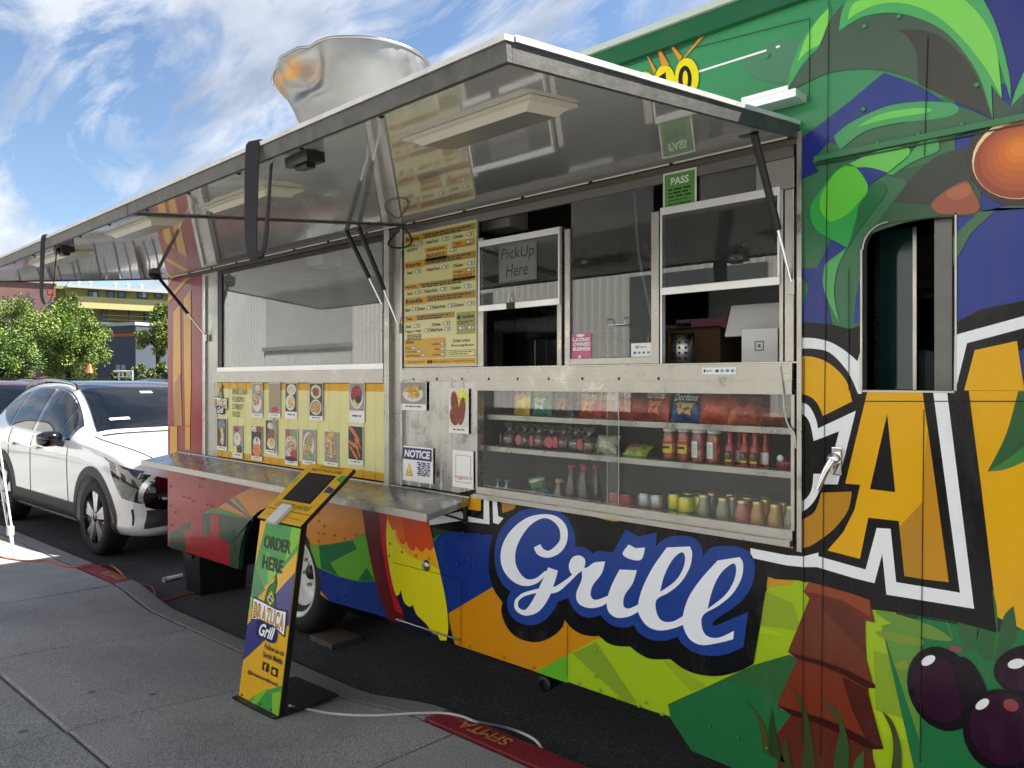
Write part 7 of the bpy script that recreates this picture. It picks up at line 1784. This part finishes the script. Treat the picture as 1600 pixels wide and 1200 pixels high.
        b = MB(); quad(b, [(.83, .50), (.93, .51), (.93, .36), (.80, .33)], M_CLAD, .008, 6, (s,)); add(b, 'bumper_insert')
        b = MB(); quad(b, [(.38, .50), (.41, .47), (.46, .36), (.44, .36)], mat('amber_marker', '#9a3a14', .3), .012, 4, (s,)); add(b, 'side_marker')
    b = MB(); b.box((.93, -.46, .50), (.955, .46, .74), M_GLOSSB, bev=.01)
    for k in range(5): b.box((.955, -.42, .53+.042*k), (.962, .42, .545+.042*k), M_CLAD)
    add(b, 'grille'); b = MB(); b.box((.92, -.52, .30), (.965, .52, .46), M_CLAD, bev=.012); add(b, 'lower_bumper')
    b = MB(); b.box((.963, -.25, .47), (.968, .25, .575), M_WHITE); add(b, 'number_plate')
    b = MB(); b.tube([(-.36 + .0*y_, y_, zsurf(-.36, y_)+.012) for y_ in [-.70+.14*i for i in range(11)]], .008, M_SEAM, 6); add(b, 'hood_gap')
    for s in (-1, 1):
        b = MB(); b.tube([(x_, s*(st_at(x_)[6]*1.02), zsurf(x_, st_at(x_)[6]*.99)+.003) for x_ in [.70-.1*i for i in range(12)]], .004, M_SEAM, 5); add(b, 'hood_gap')
    # underside
    b = MB(); b.box((.6, -.7, .2), (-3.4, .7, .3), M_CLAD); add(b, 'underbody')
    # wheels
    for ax in (0, -2.75):
        for s in (-1, 1):
            b = MB(); c = (ax, 0, .36); ys = s*.915
            b.lathe([(.245, ys - s*.004), (.265, ys), (.33, ys + s*.004), (.352, ys - s*.02), (.36, ys - s*.06), (.36, ys - s*.18), (.33, ys - s*.215), (.2, ys - s*.2)], M_TYRE, c, 'y', 44); ty = add(b, 'tyre')
            b = MB(); b.lathe([(.25, ys - s*.004), (.245, ys - s*.03), (.235, ys - s*.10), (0, ys - s*.11)], M_GLOSSB, c, 'y', 36); b.lathe([(0, ys - s*.012), (.04, ys - s*.014), (.055, ys - s*.03), (.055, ys - s*.1)], M_GLOSSB, c, 'y', 20); rm = add(b, 'rim')
            for k in range(5):
                a0 = 2*math.pi*k/5 + .3
                for da, mm in ((-.16, M_ALLOY), (.16, M_ALLOY), (.0, M_GLOSSB)):
                    b = MB(); a = a0 + da; ca, sa = math.cos(a), math.sin(a); w0, w1 = (.018, .032) if mm is M_ALLOY else (.02, .05)
                    o2 = [(.05*ca - w0*sa, .05*sa + w0*ca), (.05*ca + w0*sa, .05*sa - w0*ca), (.243*ca + w1*sa, .243*sa - w1*ca), (.243*ca - w1*sa, .243*sa + w1*ca)]
                    y0_ = ys - s*(.018 if mm is M_ALLOY else .03)
                    A_ = [(ax+p[0], y0_, .36+p[1]) for p in o2]; B_ = [(ax+p[0], y0_ - s*.03, .36+p[1]) for p in o2]
                    b.raw(A_ + B_, [(0,1,2,3),(7,6,5,4),(0,4,5,1),(1,5,6,2),(2,6,7,3),(3,7,4,0)], mm); add(b, 'spoke', ty)
    return root, Rm, O, add
CA = math.atan(.0425); PAINTW = mat('white_car_paint', '#cfd0d0', .25, var=.015, coat=1.0); BLKR = mat('black_roof_paint', '#0b0d11', .06, coat=1.0)
fx = -7.95; car, Rm, O, add = make_car('parked_suv', 'white crossover car with black roof and grey sill trim parked behind the truck', PAINTW, BLKR, (fx, KY(fx) + .28 + .93, 0), CA)
b = MB(); b.grid(lambda u, v: (-.64-.035*u, -.52+.2*v, zsurf(-.64-.035*u, -.52+.2*v)+.018), 2, 4, M_WHITE); add(b, 'dashboard_paper'); b = MB(); b.grid(lambda u, v: (-1.10-.04*u, -.02+.13*v, zsurf(-1.10-.04*u, -.02+.13*v)+.018), 2, 4, M_WHITE); add(b, 'toll_tag')
REDP = mat('dark_red_car_paint', '#4a1018', .25, coat=1.0)
fx2 = -13.1; car2, Rm, O, add = make_car('parked_suv', 'dark red car with grey roof rails parked behind the white car', REDP, REDP, (fx2, KY(fx2) + 1.25, 0), CA)
b = MB(); b.grid(lambda u, v: (-.92-.09*u, -.62+.10*v, zsurf(-.92-.09*u, -.62+.10*v)+.018), 2, 2, mat('placard_blue', '#2f8ac0', .4)); pl = add(b, 'blue_placard'); pl['label'] = 'blue disabled parking placard behind the windscreen'
b = MB()
b.grid(lambda u, v: (-.95-.04*u, -.585+.03*v, zsurf(-.95-.04*u, -.585+.03*v)+.021), 2, 2, M_WHITE); add(b, 'placard_symbol')
make_car('parked_suv', 'black car with roof rails parked across the street beyond the white car', mat('black_car_paint', '#0d0e10', .2, coat=1.0), BLKR, (-14.5, 6.2, 0), math.pi + CA)

make_car('parked_suv', 'dark red car parked in the lot opposite the truck', mat('maroon_car_paint', '#5a1018', .25, coat=1.0), BLKR, (-17.2, -8.2, 0), -.25)

# ================================================================ background: trees, buildings, street across
def tree(name, label, u, depth, v_top, v_bot, half_px, trunk_r, cols, seed, leaves=5200, base=None, lsize=.11, clumps=46, group='street trees at the end of the street', trunk_off=0.0):
    rnd = random.Random(seed); s = depth/FPX
    c = FAR(u, (v_top+v_bot)/2, depth); top, bot = FAR(u, v_top, depth).z, FAR(u, v_bot, depth).z
    rx = half_px*s; rz = (top-bot)/2
    t = thing(name, label, 'tree', (c.x, c.y, 0), group)
    bark = mat('bark', '#3a332b', .9, var=.3, vscale=8, bump=.5, bscale=12)
    b = MB(); tb = Vector((c.x + trunk_off, c.y, -.02)); fork = Vector((c.x, c.y, bot + rz*.35))
    b.tube([tb, tb.lerp(fork, .5) + Vector((.05, .04, 0)), fork], [trunk_r*1.25, trunk_r, trunk_r*.8], bark, 10)
    for k in range(9):
        a = 2*math.pi*k/9 + rnd.uniform(-.3, .3); e = fork + Vector((math.cos(a)*rx*.7, math.sin(a)*rx*.7, rz*rnd.uniform(.2, 1.0)))
        m_ = fork.lerp(e, .5) + Vector((0, 0, .15)); b.tube([fork, m_, e], [trunk_r*.5, trunk_r*.3, trunk_r*.1], bark, 6)
        e2 = m_ + Vector((rnd.uniform(-1, 1)*rx*.4, rnd.uniform(-1, 1)*rx*.4, rz*.4)); b.tube([m_, e2], [trunk_r*.25, trunk_r*.06], bark, 5)
    b.build('trunk', t)
    b = MB(); ms = [mat('leaf_'+h[1:], h, .55, var=.25, vscale=3) for h in cols]
    for m in ms:
        n_ = m.node_tree.nodes['Principled BSDF']; n_.inputs['Subsurface Weight'].default_value = 0.0
    CL = []
    while len(CL) < clumps:
        p = Vector((rnd.uniform(-1, 1), rnd.uniform(-1, 1), rnd.uniform(-1, 1)))
        if .25 < p.length < 1.0:
            w = 1.0 - .28*max(0, p.z)**2
            CL.append((Vector((p.x*rx*w, p.y*rx*w, p.z*rz)), rnd.uniform(.18, .34)*rx))
    per = leaves//clumps
    for (q, r) in CL:
        tone = rnd.random()
        for k in range(per):
            d = Vector((rnd.gauss(0, 1), rnd.gauss(0, 1), rnd.gauss(0, 1))); d.normalize(); d *= r*(rnd.random()**.45)
            p = c + q + d; z = max(.9, p.z); p.z = z
            n = Vector((rnd.uniform(-1, 1), rnd.uniform(-1, 1), rnd.uniform(.1, 1.2))).normalized(); a = n.orthogonal().normalized(); e = n.cross(a); an = rnd.uniform(0, 6.28)
            a, e = a*math.cos(an) + e*math.sin(an), e*math.cos(an) - a*math.sin(an); l_ = lsize*rnd.uniform(.7, 1.35)
            b.face([p - a*l_, p + e*l_*.5, p + a*l_, p - e*l_*.5], ms[min(len(ms)-1, int((tone*.6 + rnd.random()*.4)*len(ms)))])
    b.build('crown', t)
GRNS = ['#38511a', '#4c6626', '#627a2e', '#748636']
tree('street_tree', 'large dense green tree before the brick building', 18, 36, 462, 592, 62, .14, GRNS, 1, 20000, lsize=.052, clumps=85)
tree('street_tree', 'lighter green tree with its crown beside the brick building', 106, 34, 474, 598, 54, .12, ['#415b1c', '#597528', '#728834', '#84943e'], 2, 20000, lsize=.052, clumps=85)
tree('street_tree', 'low bushy tree in front of the large dense tree', -5, 30, 505, 606, 58, .1, GRNS, 3, 14000, lsize=.05, clumps=60)
tree('street_tree', 'sparse tree with a visible dark trunk beside the grey building', 247, 33, 476, 560, 30, .13, ['#445c1e', '#5c7428', '#748634', '#847f34'], 4, 5500, clumps=40, lsize=.06)
tree('street_tree', 'round green tree before the long brick wall, beside the large dense tree', -130, 33, 480, 600, 60, .12, GRNS, 5, 6000, lsize=.08)
tree('street_tree', 'round green tree at the far end of the brick wall', -290, 36, 470, 600, 70, .13, GRNS, 7, 6000, lsize=.08)
for k, (u, d, vt, hp) in enumerate(((225, 30, 560, 16), (255, 29, 556, 20), (190, 36, 574, 16))):
    tree('roadside_shrub', ('small shrub at the foot of the sparse tree', 'shrub beside the trunk of the sparse tree, next to the truck corner', 'low shrub before the grey building')[k], u, d, vt, 604, hp, .03, ['#3c5220', '#5a6f2c', '#74803a'], 20+k, 1800, clumps=16, lsize=.05, group='shrubs along the far pavement')

# facade frame: from column u0 to u1, starting at depth d0, swung by th (positive: right end farther)
class Facade:
    def __init__(self, u0, u1, d0, th):
        self.T = RT*math.cos(th) + FW*math.sin(th); self.N = RT*math.sin(th) - FW*math.cos(th)
        self.p0 = FAR(u0, HOR, d0); self.p0.z = 0; self.u0, self.d0 = u0, d0
        self.L = self.s(u1)
    def s(self, u):     # distance along the facade for a photo column
        r = FW*FPX + RT*(u-CX); k = self.p0 - Vector((CAM.x, CAM.y, 0))
        den = self.T.x*r.y - self.T.y*r.x
        return (k.y*r.x - k.x*r.y)/den
    def z(self, u, v):
        p = self.p0 + self.T*self.s(u); d = (p - CAM).dot(FW); return CAM.z + (HOR-v)*d/FPX
    def pt(self, s, z, out=0.0): q = self.p0 + self.T*s + self.N*out; return Vector((q.x, q.y, z))
    def box(self, b, s0, s1, z0, z1, o0, o1, m):
        vs = [self.pt(s, z, o) for s in (s0, s1) for z in (z0, z1) for o in (o0, o1)]
        b.raw(vs, [(0,1,3,2),(4,6,7,5),(0,4,5,1),(2,3,7,6),(0,2,6,4),(1,5,7,3)], m)
def brick_mat(name, c1, c2, cm, scale):
    m = bpy.data.materials.new(name); m.use_nodes = True; n, l = m.node_tree.nodes, m.node_tree.links; b_ = n['Principled BSDF']
    tc = n.new('ShaderNodeTexCoord'); sp_ = n.new('ShaderNodeSeparateXYZ'); l.new(tc.outputs['Object'], sp_.inputs[0])
    ad = n.new('ShaderNodeMath'); ad.operation = 'ADD'; l.new(sp_.outputs['X'], ad.inputs[0]); l.new(sp_.outputs['Y'], ad.inputs[1]); cb = n.new('ShaderNodeCombineXYZ'); l.new(ad.outputs[0], cb.inputs['X']); l.new(sp_.outputs['Z'], cb.inputs['Y'])
    t = n.new('ShaderNodeTexBrick'); t.inputs['Scale'].default_value = scale; t.inputs['Color1'].default_value = lin(c1); t.inputs['Color2'].default_value = lin(c2); t.inputs['Mortar'].default_value = lin(cm); t.inputs['Mortar Size'].default_value = .03; l.new(cb.outputs[0], t.inputs['Vector'])
    nz = n.new('ShaderNodeTexNoise'); nz.inputs['Scale'].default_value = .5; nz.inputs['Detail'].default_value = 6; l.new(tc.outputs['Object'], nz.inputs['Vector'])
    mx = n.new('ShaderNodeMix'); mx.data_type = 'RGBA'; mx.inputs[7].default_value = lin('#6a5a58'); mr = n.new('ShaderNodeMapRange'); mr.inputs['From Min'].default_value = .45; mr.inputs['From Max'].default_value = .8; l.new(nz.outputs['Fac'], mr.inputs['Value']); l.new(mr.outputs[0], mx.inputs[0]); l.new(t.outputs[0], mx.inputs[6]); l.new(mx.outputs[2], b_.inputs['Base Color']); b_.inputs['Roughness'].default_value = .9
    return m
WINB = mat('window_blue_glass', '#2c4a6e', .1, coat=.6); WFR = mat('window_frame_dark', '#25303c', .5)
# brick building
F1 = Facade(-60, 87, 58, math.radians(30)); br = thing('brick_building', 'old red brick building with a flat roof behind the trees', 'building', F1.pt(F1.L/2, 0)); zt1 = F1.z(40, 441)
b = MB(); F1.box(b, -34, F1.L, 0, zt1, -10, 0, brick_mat('weathered_brick', '#7a4a48', '#935f58', '#8d807a', 3.0)); b.build('wall', br)
b = MB(); F1.box(b, -34.1, F1.L+.1, zt1+.001, zt1+.25, -10.1, .12, mat('coping', '#b8b2a8', .8)); b.build('coping', br)
for k in range(5):
    b = MB(); s0 = -30 + 6.2*k; F1.box(b, s0, s0+1.6, 3.0, 5.2, -.05, .03, WINB); w_ = b.build('window', br); b = MB(); F1.box(b, s0-.1, s0+1.7, 2.85, 2.999, 0, .12, mat('coping', '#b8b2a8', .8)); b.build('sill', w_)
b = MB(); F1.box(b, F1.s(75), F1.s(85), F1.z(80, 460), F1.z(80, 453), .005, .02, mat('orange_patch', '#b0543a', .9)); b.build('repainted_patch', br)
for k in range(2):
    b = MB(); z_ = zt1 + .55 + .45*k; b.tube([F1.pt(0, z_, -.4), F1.pt(F1.L-.4, z_, -.4)], .03, mat('rail_grey', '#5a5f66', .5), 6); b.build('roof_railing', br)
for k in range(9):
    b = MB(); s_ = F1.L*.04 + F1.L*.115*k; b.tube([F1.pt(s_, zt1+.24, -.4), F1.pt(s_, zt1+1.05, -.4)], .03, mat('rail_grey', '#5a5f66', .5), 6); b.build('railing_post', br)
# yellow-green building above and behind
F2 = Facade(-80, 64, 74, math.radians(28)); yg = thing('yellow_building', 'yellow-green building rising behind the brick roof', 'building', F2.pt(F2.L/2, 0)); zt2 = F2.z(30, 421)
b = MB(); F2.box(b, -14, F2.L, 0, zt2, -9, 0, mat('yellow_green_stucco', '#a9a84a', .85)); b.build('wall', yg)
b = MB(); F2.box(b, -14.1, F2.L+.1, zt2+.001, zt2+.2, -9.1, .1, mat('coping', '#b8b2a8', .8)); b.build('coping', yg)
b = MB(); F2.box(b, F2.s(49), F2.s(60), F2.z(54, 443), F2.z(54, 433), -.05, .03, WINB); w_ = b.build('window', yg); b = MB(); F2.box(b, F2.s(48), F2.s(61), F2.z(54, 433)+.001, F2.z(54, 432), .0, .06, WFR); b.build('frame', w_)
# olive apartment block
F3 = Facade(87, 330, 60, math.radians(36)); ap = thing('apartment_building', 'olive apartment block with blue windows and a covered balcony walk', 'building', F3.pt(F3.L/2, 0)); zr3 = F3.z(150, 452)
OLV = mat('olive_stucco', '#96914e', .85, var=.08, vscale=.6); OLL = mat('pale_olive_siding', '#c0b77c', .85, var=.05, vscale=.6, stretch=(.3, .3, 6)); SHD = mat('balcony_recess', '#8f8c80', .85)
zb3 = F3.z(190, 466); zc3 = F3.z(190, 484); zd3 = F3.z(190, 505)
b = MB(); F3.box(b, 0, F3.L, 0, zr3, -9, -1.6, OLV); F3.box(b, F3.s(105), F3.L, zb3, zr3-.001, -1.5995, -.3, OLV); b.build('wall', ap)
b = MB(); F3.box(b, F3.s(122), F3.L, zc3, zb3-.001, -1.5995, 0, OLL); b.build('siding_band', ap)
b = MB(); F3.box(b, F3.s(104), F3.L+.2, zr3+.001, zr3+.22, -9.2, .35, mat('roof_metal_grey', '#b5b5ae', .6)); b.build('roof', ap)
b = MB(); F3.box(b, 0, F3.s(104), zr3+.001, F3.z(95, 444), -9, -1.2, OLV); b.build('stair_tower', ap)
b = MB(); F3.box(b, F3.s(125), F3.L, zd3-.25, zd3, -1.599, .05, SHD); b.build('balcony_floor', ap)
for u0, u1 in ((140, 153), (169, 178), (186, 195), (217, 230), (244, 253)):
    b = MB(); F3.box(b, F3.s(u0), F3.s(u1), F3.z(u0, 464), F3.z(u0, 455), -.34, -.26, WINB); w_ = b.build('window', ap)
    b = MB()
    z0, z1, s0, s1 = F3.z(u0, 464), F3.z(u0, 455), F3.s(u0), F3.s(u1)
    for (a0, a1, c0, c1) in ((s0-.08, s0, z0-.08, z1+.08), (s1, s1+.08, z0-.08, z1+.08), (s0, s1, z1, z1+.08), (s0, s1, z0-.08, z0)): F3.box(b, a0, a1, c0, c1, -.28, -.22, WFR)
    b.build('frame', w_)
    if u1-u0 > 11:
        b = MB(); F3.box(b, (s0+s1)/2, s1-.03, z0+.03, z1-.03, -.262, -.25, mat('window_blind', '#b8c4cc', .5)); b.build('blind', w_)
for u in (160, 168, 203, 236, 262, 290):
    b = MB(); F3.box(b, F3.s(u)-.06, F3.s(u)+.06, 0, zc3-.002, -.4, -.2, WFR); b.build('balcony_post', ap)
for k in range(3):
    b = MB(); z_ = zd3 + .25 + .35*k; b.tube([F3.pt(F3.s(160), z_, -.1), F3.pt(F3.L, z_, -.1)], .03, WFR, 6); b.build('balcony_rail', ap)
for u in (160, 164, 230):
    b = MB(); F3.box(b, F3.s(u), F3.s(u+4), zd3+.01, zc3-.15, -1.598, -1.52, WINB); b.build('balcony_door', ap)
for u in (112, 126, 145, 185, 205, 226):
    b = MB(); q = F3.pt(F3.s(u), zr3+.2, -1.5); b.tube([q, q + Vector((0, 0, .45))], .1, mat('roof_vent', '#c8c8c4', .5), 8); b.lathe([(0, .62), (.17, .5), (.17, .44)], mat('roof_vent', '#c8c8c4', .5), q, 'z', 10); b.build('roof_vent', ap)
# dark grey building with an orange stripe
F4 = Facade(150, 212, 46, math.radians(-30)); gb = thing('grey_building', 'dark grey building with an orange stripe near its roof', 'building', F4.pt(F4.L/2, 0)); zt4 = F4.z(212, 508)
GREY = mat('dark_grey_siding', '#434a55', .8, var=.08, vscale=.5, stretch=(4, 4, .3)); ORG = mat('stripe_orange', '#b4501f', .7)
b = MB(); F4.box(b, 0, F4.L, 0, zt4, -8, 0, GREY); b.build('wall', gb)
b = MB(); F4.box(b, -.02, F4.L+.02, F4.z(212, 525), F4.z(212, 520.5), .004, .03, ORG); b.build('stripe', gb)
b = MB(); F4.box(b, -.05, F4.L+.05, zt4+.001, zt4+.18, -8.05, .08, mat('coping', '#b8b2a8', .8)); b.build('coping', gb)
for (u0, u1) in ((182, 188), (190, 196)):
    b = MB(); F4.box(b, F4.s(u0), F4.s(u1), F4.z(u0, 580), F4.z(u0, 570), -.05, .02, mat('pale_window', '#8a98a0', .2)); b.build('window', gb)
F5 = Facade(212.5, 300, 47.5, math.radians(20)); wb = thing('white_building', 'pale white wall of a low building beside the grey one', 'building', F5.pt(F5.L/2, 0)); zt5 = F5.z(225, 520)
b = MB(); F5.box(b, 0, F5.L, 0, zt5, -6, 0, mat('white_stucco', '#c4cad2', .85, var=.06)); b.build('wall', wb)
b = MB(); F5.box(b, -.1, F5.L+.1, zt5+.001, zt5+.15, -6.1, .1, mat('coping', '#b8b2a8', .8)); b.build('coping', wb)
# fence along the far pavement
FF = Facade(-40, 300, 27, math.radians(8)); fe = thing('chain_fence', 'dark chain-link fence along the far pavement', 'fence', FF.pt(FF.L/2, 0)); FM = mat('fence_dark', '#1d2224', .6)
for k in range(12):
    b = MB(); s_ = FF.L*k/11; b.tube([FF.pt(s_, 0, 0), FF.pt(s_, 1.75, 0)], .03, FM, 6); b.build('fence_post', fe)
b = MB()
for z_ in (.1, 1.7): b.tube([FF.pt(0, z_), FF.pt(FF.L, z_)], .02, FM, 6)
b.build('fence_rail', fe)
b = MB(); k = 0.0
while k < FF.L:
    for d_ in (-1, 1): b.tube([FF.pt(k, .1), FF.pt(k + d_*.8, 1.7)], .006, FM, 3)
    k += .16
o = b.build('wire_mesh', fe); o['kind'] = 'stuff'
q = FAR(140, 590, 26); b = MB(); b.tube([(q.x, q.y, 0), (q.x, q.y, FAR(140, 582, 26).z)], .03, FM, 6); b.lathe([(.0, .32), (.05, .28), (.10, .02), (.14, 0), (0, 0)], mat('cone_orange', '#d05a2a', .5, emit=0), (q.x, q.y, FAR(140, 583, 26).z), 'z', 12); tag(b.build('orange_beacon'), 'small orange beacon on a post beyond the white car', 'beacon')
b = MB(); FW2 = Facade(178, 208, 25, 0.0); wm = mat('white_rail', '#d0d4d4', .5)
gt = thing('white_railing', 'white metal railing with diagonal bars before the grey building', 'railing', FW2.pt(FW2.L/2, 0))
for (u0, v0, u1, v1) in ((178, 580, 208, 580), (178, 589, 208, 589), (186, 580, 186, 606), (192, 580, 192, 589), (198, 580, 206, 589), (206, 580, 198, 589), (207, 578, 207, 606)):
    b = MB(); b.tube([FW2.pt(FW2.s(u0), FW2.z(u0, v0)), FW2.pt(FW2.s(u1), max(0, FW2.z(u1, v1)))], .022, wm, 6); b.build('bar', gt)

# ---- across the pavement, behind the viewer: corrugated workshop, sunlit
def corrugated(name, label, x0, x1, h, y, m, pitch=.22, top=None):
    t = thing(name, label, 'building', ((x0+x1)/2, y, 0)); b = MB(); n = int((x1-x0)/pitch); V = []
    for i in range(n+1):
        xx = x0 + (x1-x0)*i/n; w = (x1-x0)/n
        for (dx, dy) in ((0, 0), (.25, 0), (.35, .035), (.9, .035)): V.append((xx + dx*w, y + dy))
    V = [v for v in V if v[0] <= x1]
    for a, c in zip(V[:-1], V[1:]): b.face([(a[0], a[1], 0), (a[0], a[1], h), (c[0], c[1], h), (c[0], c[1], 0)], m)
    b.build('corrugated_wall', t)
    b = MB(); b.box((x0, y-6, 0), (x1, y-.02, h-.02), m); b.build('building_body', t); b = MB(); b.box((x0-.05, y-6.05, h+.001), (x1+.05, y+.12, h+.14), mat('eave_metal', '#9a9c9c', .5, .4)); b.build('eave', t)
    return t
WY_ = -11.5; M_LOT = concrete('lot_concrete', (.06, .06, .059, 1), (.10, .099, .095, 1))
CORR = mat('grey_corrugated', '#c9ccca', .55, .0, var=.06, vscale=1.5); CORL = mat('pale_corrugated', '#e2e0da', .6, .0, var=.05, vscale=1.5)
t = corrugated('corrugated_workshop', 'tall grey corrugated workshop with a louvred vent, opposite the truck rear', -52, -26.3, 8.5, WY_, CORR)
for k in range(16):
    b = MB(); b.box((-32.5, WY_+.04, 5.6+.12*k), (-27.2, WY_+.11, 5.67+.12*k), mat('louvre_grey', '#6f7474', .5)); b.build('louvre', t)
t = corrugated('low_corrugated_shed', 'low corrugated shed between the workshop and the pale building, opposite the truck', -26.28, -20.8, 2.7, WY_+.05, CORR)
t2 = corrugated('pale_corrugated_building', 'pale corrugated building standing opposite the service windows', -20.78, 14.0, 7.5, WY_, CORL)
b = MB(); b.box((-20.78, WY_+.045, 0), (14, WY_+.09, .95), mat('dark_plinth', '#3c3c3a', .8)); b.build('plinth', t2)
for k in range(4):
    b = MB(); b.box((-17.5+7.5*k, WY_+.045, .952), (-14.3+7.5*k, WY_+.1, 3.9), mat('roller_shutter', '#77797a', .5, .3, stretch=(.1, .1, 8), var=.3)); b.build('roller_shutter', t2)
b = MB(); b.face([(-62, WY_+.2, .002), (20, WY_+.2, .002), (20, -5.0, .002), (-62, -5.0, .002)], M_LOT); tag(b.build('parking_lot'), kind='structure')
b = MB()
for k in range(2): b.box((-20+2.7*k, -8.4, .003), (-19.88+2.7*k, -6.0, .006), M_WHITE)
tag(b.build('parking_lines'), kind='structure')
def plain_tree(label, x, y, h, r, seed):
    rnd = random.Random(seed); t = thing('garden_tree', label, 'tree', (x, y, 0), 'trees behind the sheds'); b = MB(); b.tube([(x, y, 0), (x+.1, y, h*.5), (x, y, h*.75)], [.16, .12, .05], mat('bark', '#3a332b', .9), 8); b.build('trunk', t)
    b = MB(); ms = [mat('leaf_'+c_[1:], c_, .55) for c_ in GRNS]
    for k in range(4500):
        d = Vector((rnd.gauss(0, 1), rnd.gauss(0, 1), rnd.gauss(0, 1))).normalized()*r*(.45+.55*rnd.random()); p = Vector((x, y, h*.72)) + Vector((d.x, d.y, d.z*.9)) + Vector((mnoise.noise(d*1.5), mnoise.noise(d*1.7), 0))*.9
        n = Vector((rnd.uniform(-1, 1), rnd.uniform(-1, 1), rnd.uniform(0, 1))).normalized(); a = n.orthogonal().normalized()*.17; e = n.cross(a)*.6
        b.face([p-a, p+e, p+a, p-e], ms[rnd.randrange(4)])
    b.build('crown', t)
plain_tree('leafy tree rising behind the low corrugated shed', -24.3, -20.5, 9.5, 3.2, 6)
rl = thing('ramp_railing', 'grey handrail of a ramp before the corrugated shed', 'railing', (-24, -9.5, 0))
for k in range(7):
    b = MB(); x = -29 + 1.6*k; b.tube([(x, -9.5, 0), (x, -9.5, 1.0 + .05*k)], .025, mat('rail_grey', '#5a5f66', .5), 6); b.build('post', rl)
b = MB(); b.tube([(-29, -9.5, 1.0), (-19.4, -9.5, 1.3)], .03, mat('rail_grey', '#5a5f66', .5), 8); b.build('handrail', rl)
# pavement on the far side of the street and a terrace that closes the view behind the truck
b = MB(); b.box((-60, 13, -.02), (30, 17, WALK_Z), M_CONC); tag(b.build('far_pavement'), kind='structure')
t = thing('stucco_building', 'plain beige building across the street behind the truck', 'building', (8, 20, 0)); b = MB(); b.box((-6, 17.2, 0), (24, 26, 6.5), mat('beige_stucco', '#b3a68f', .85)); b.build('wall', t)
for k in range(8):
    b = MB(); b.box((-4+3.4*k, 17.1, 3.6), (-2.4+3.4*k, 17.22, 5.2), WINB); b.build('window', t)
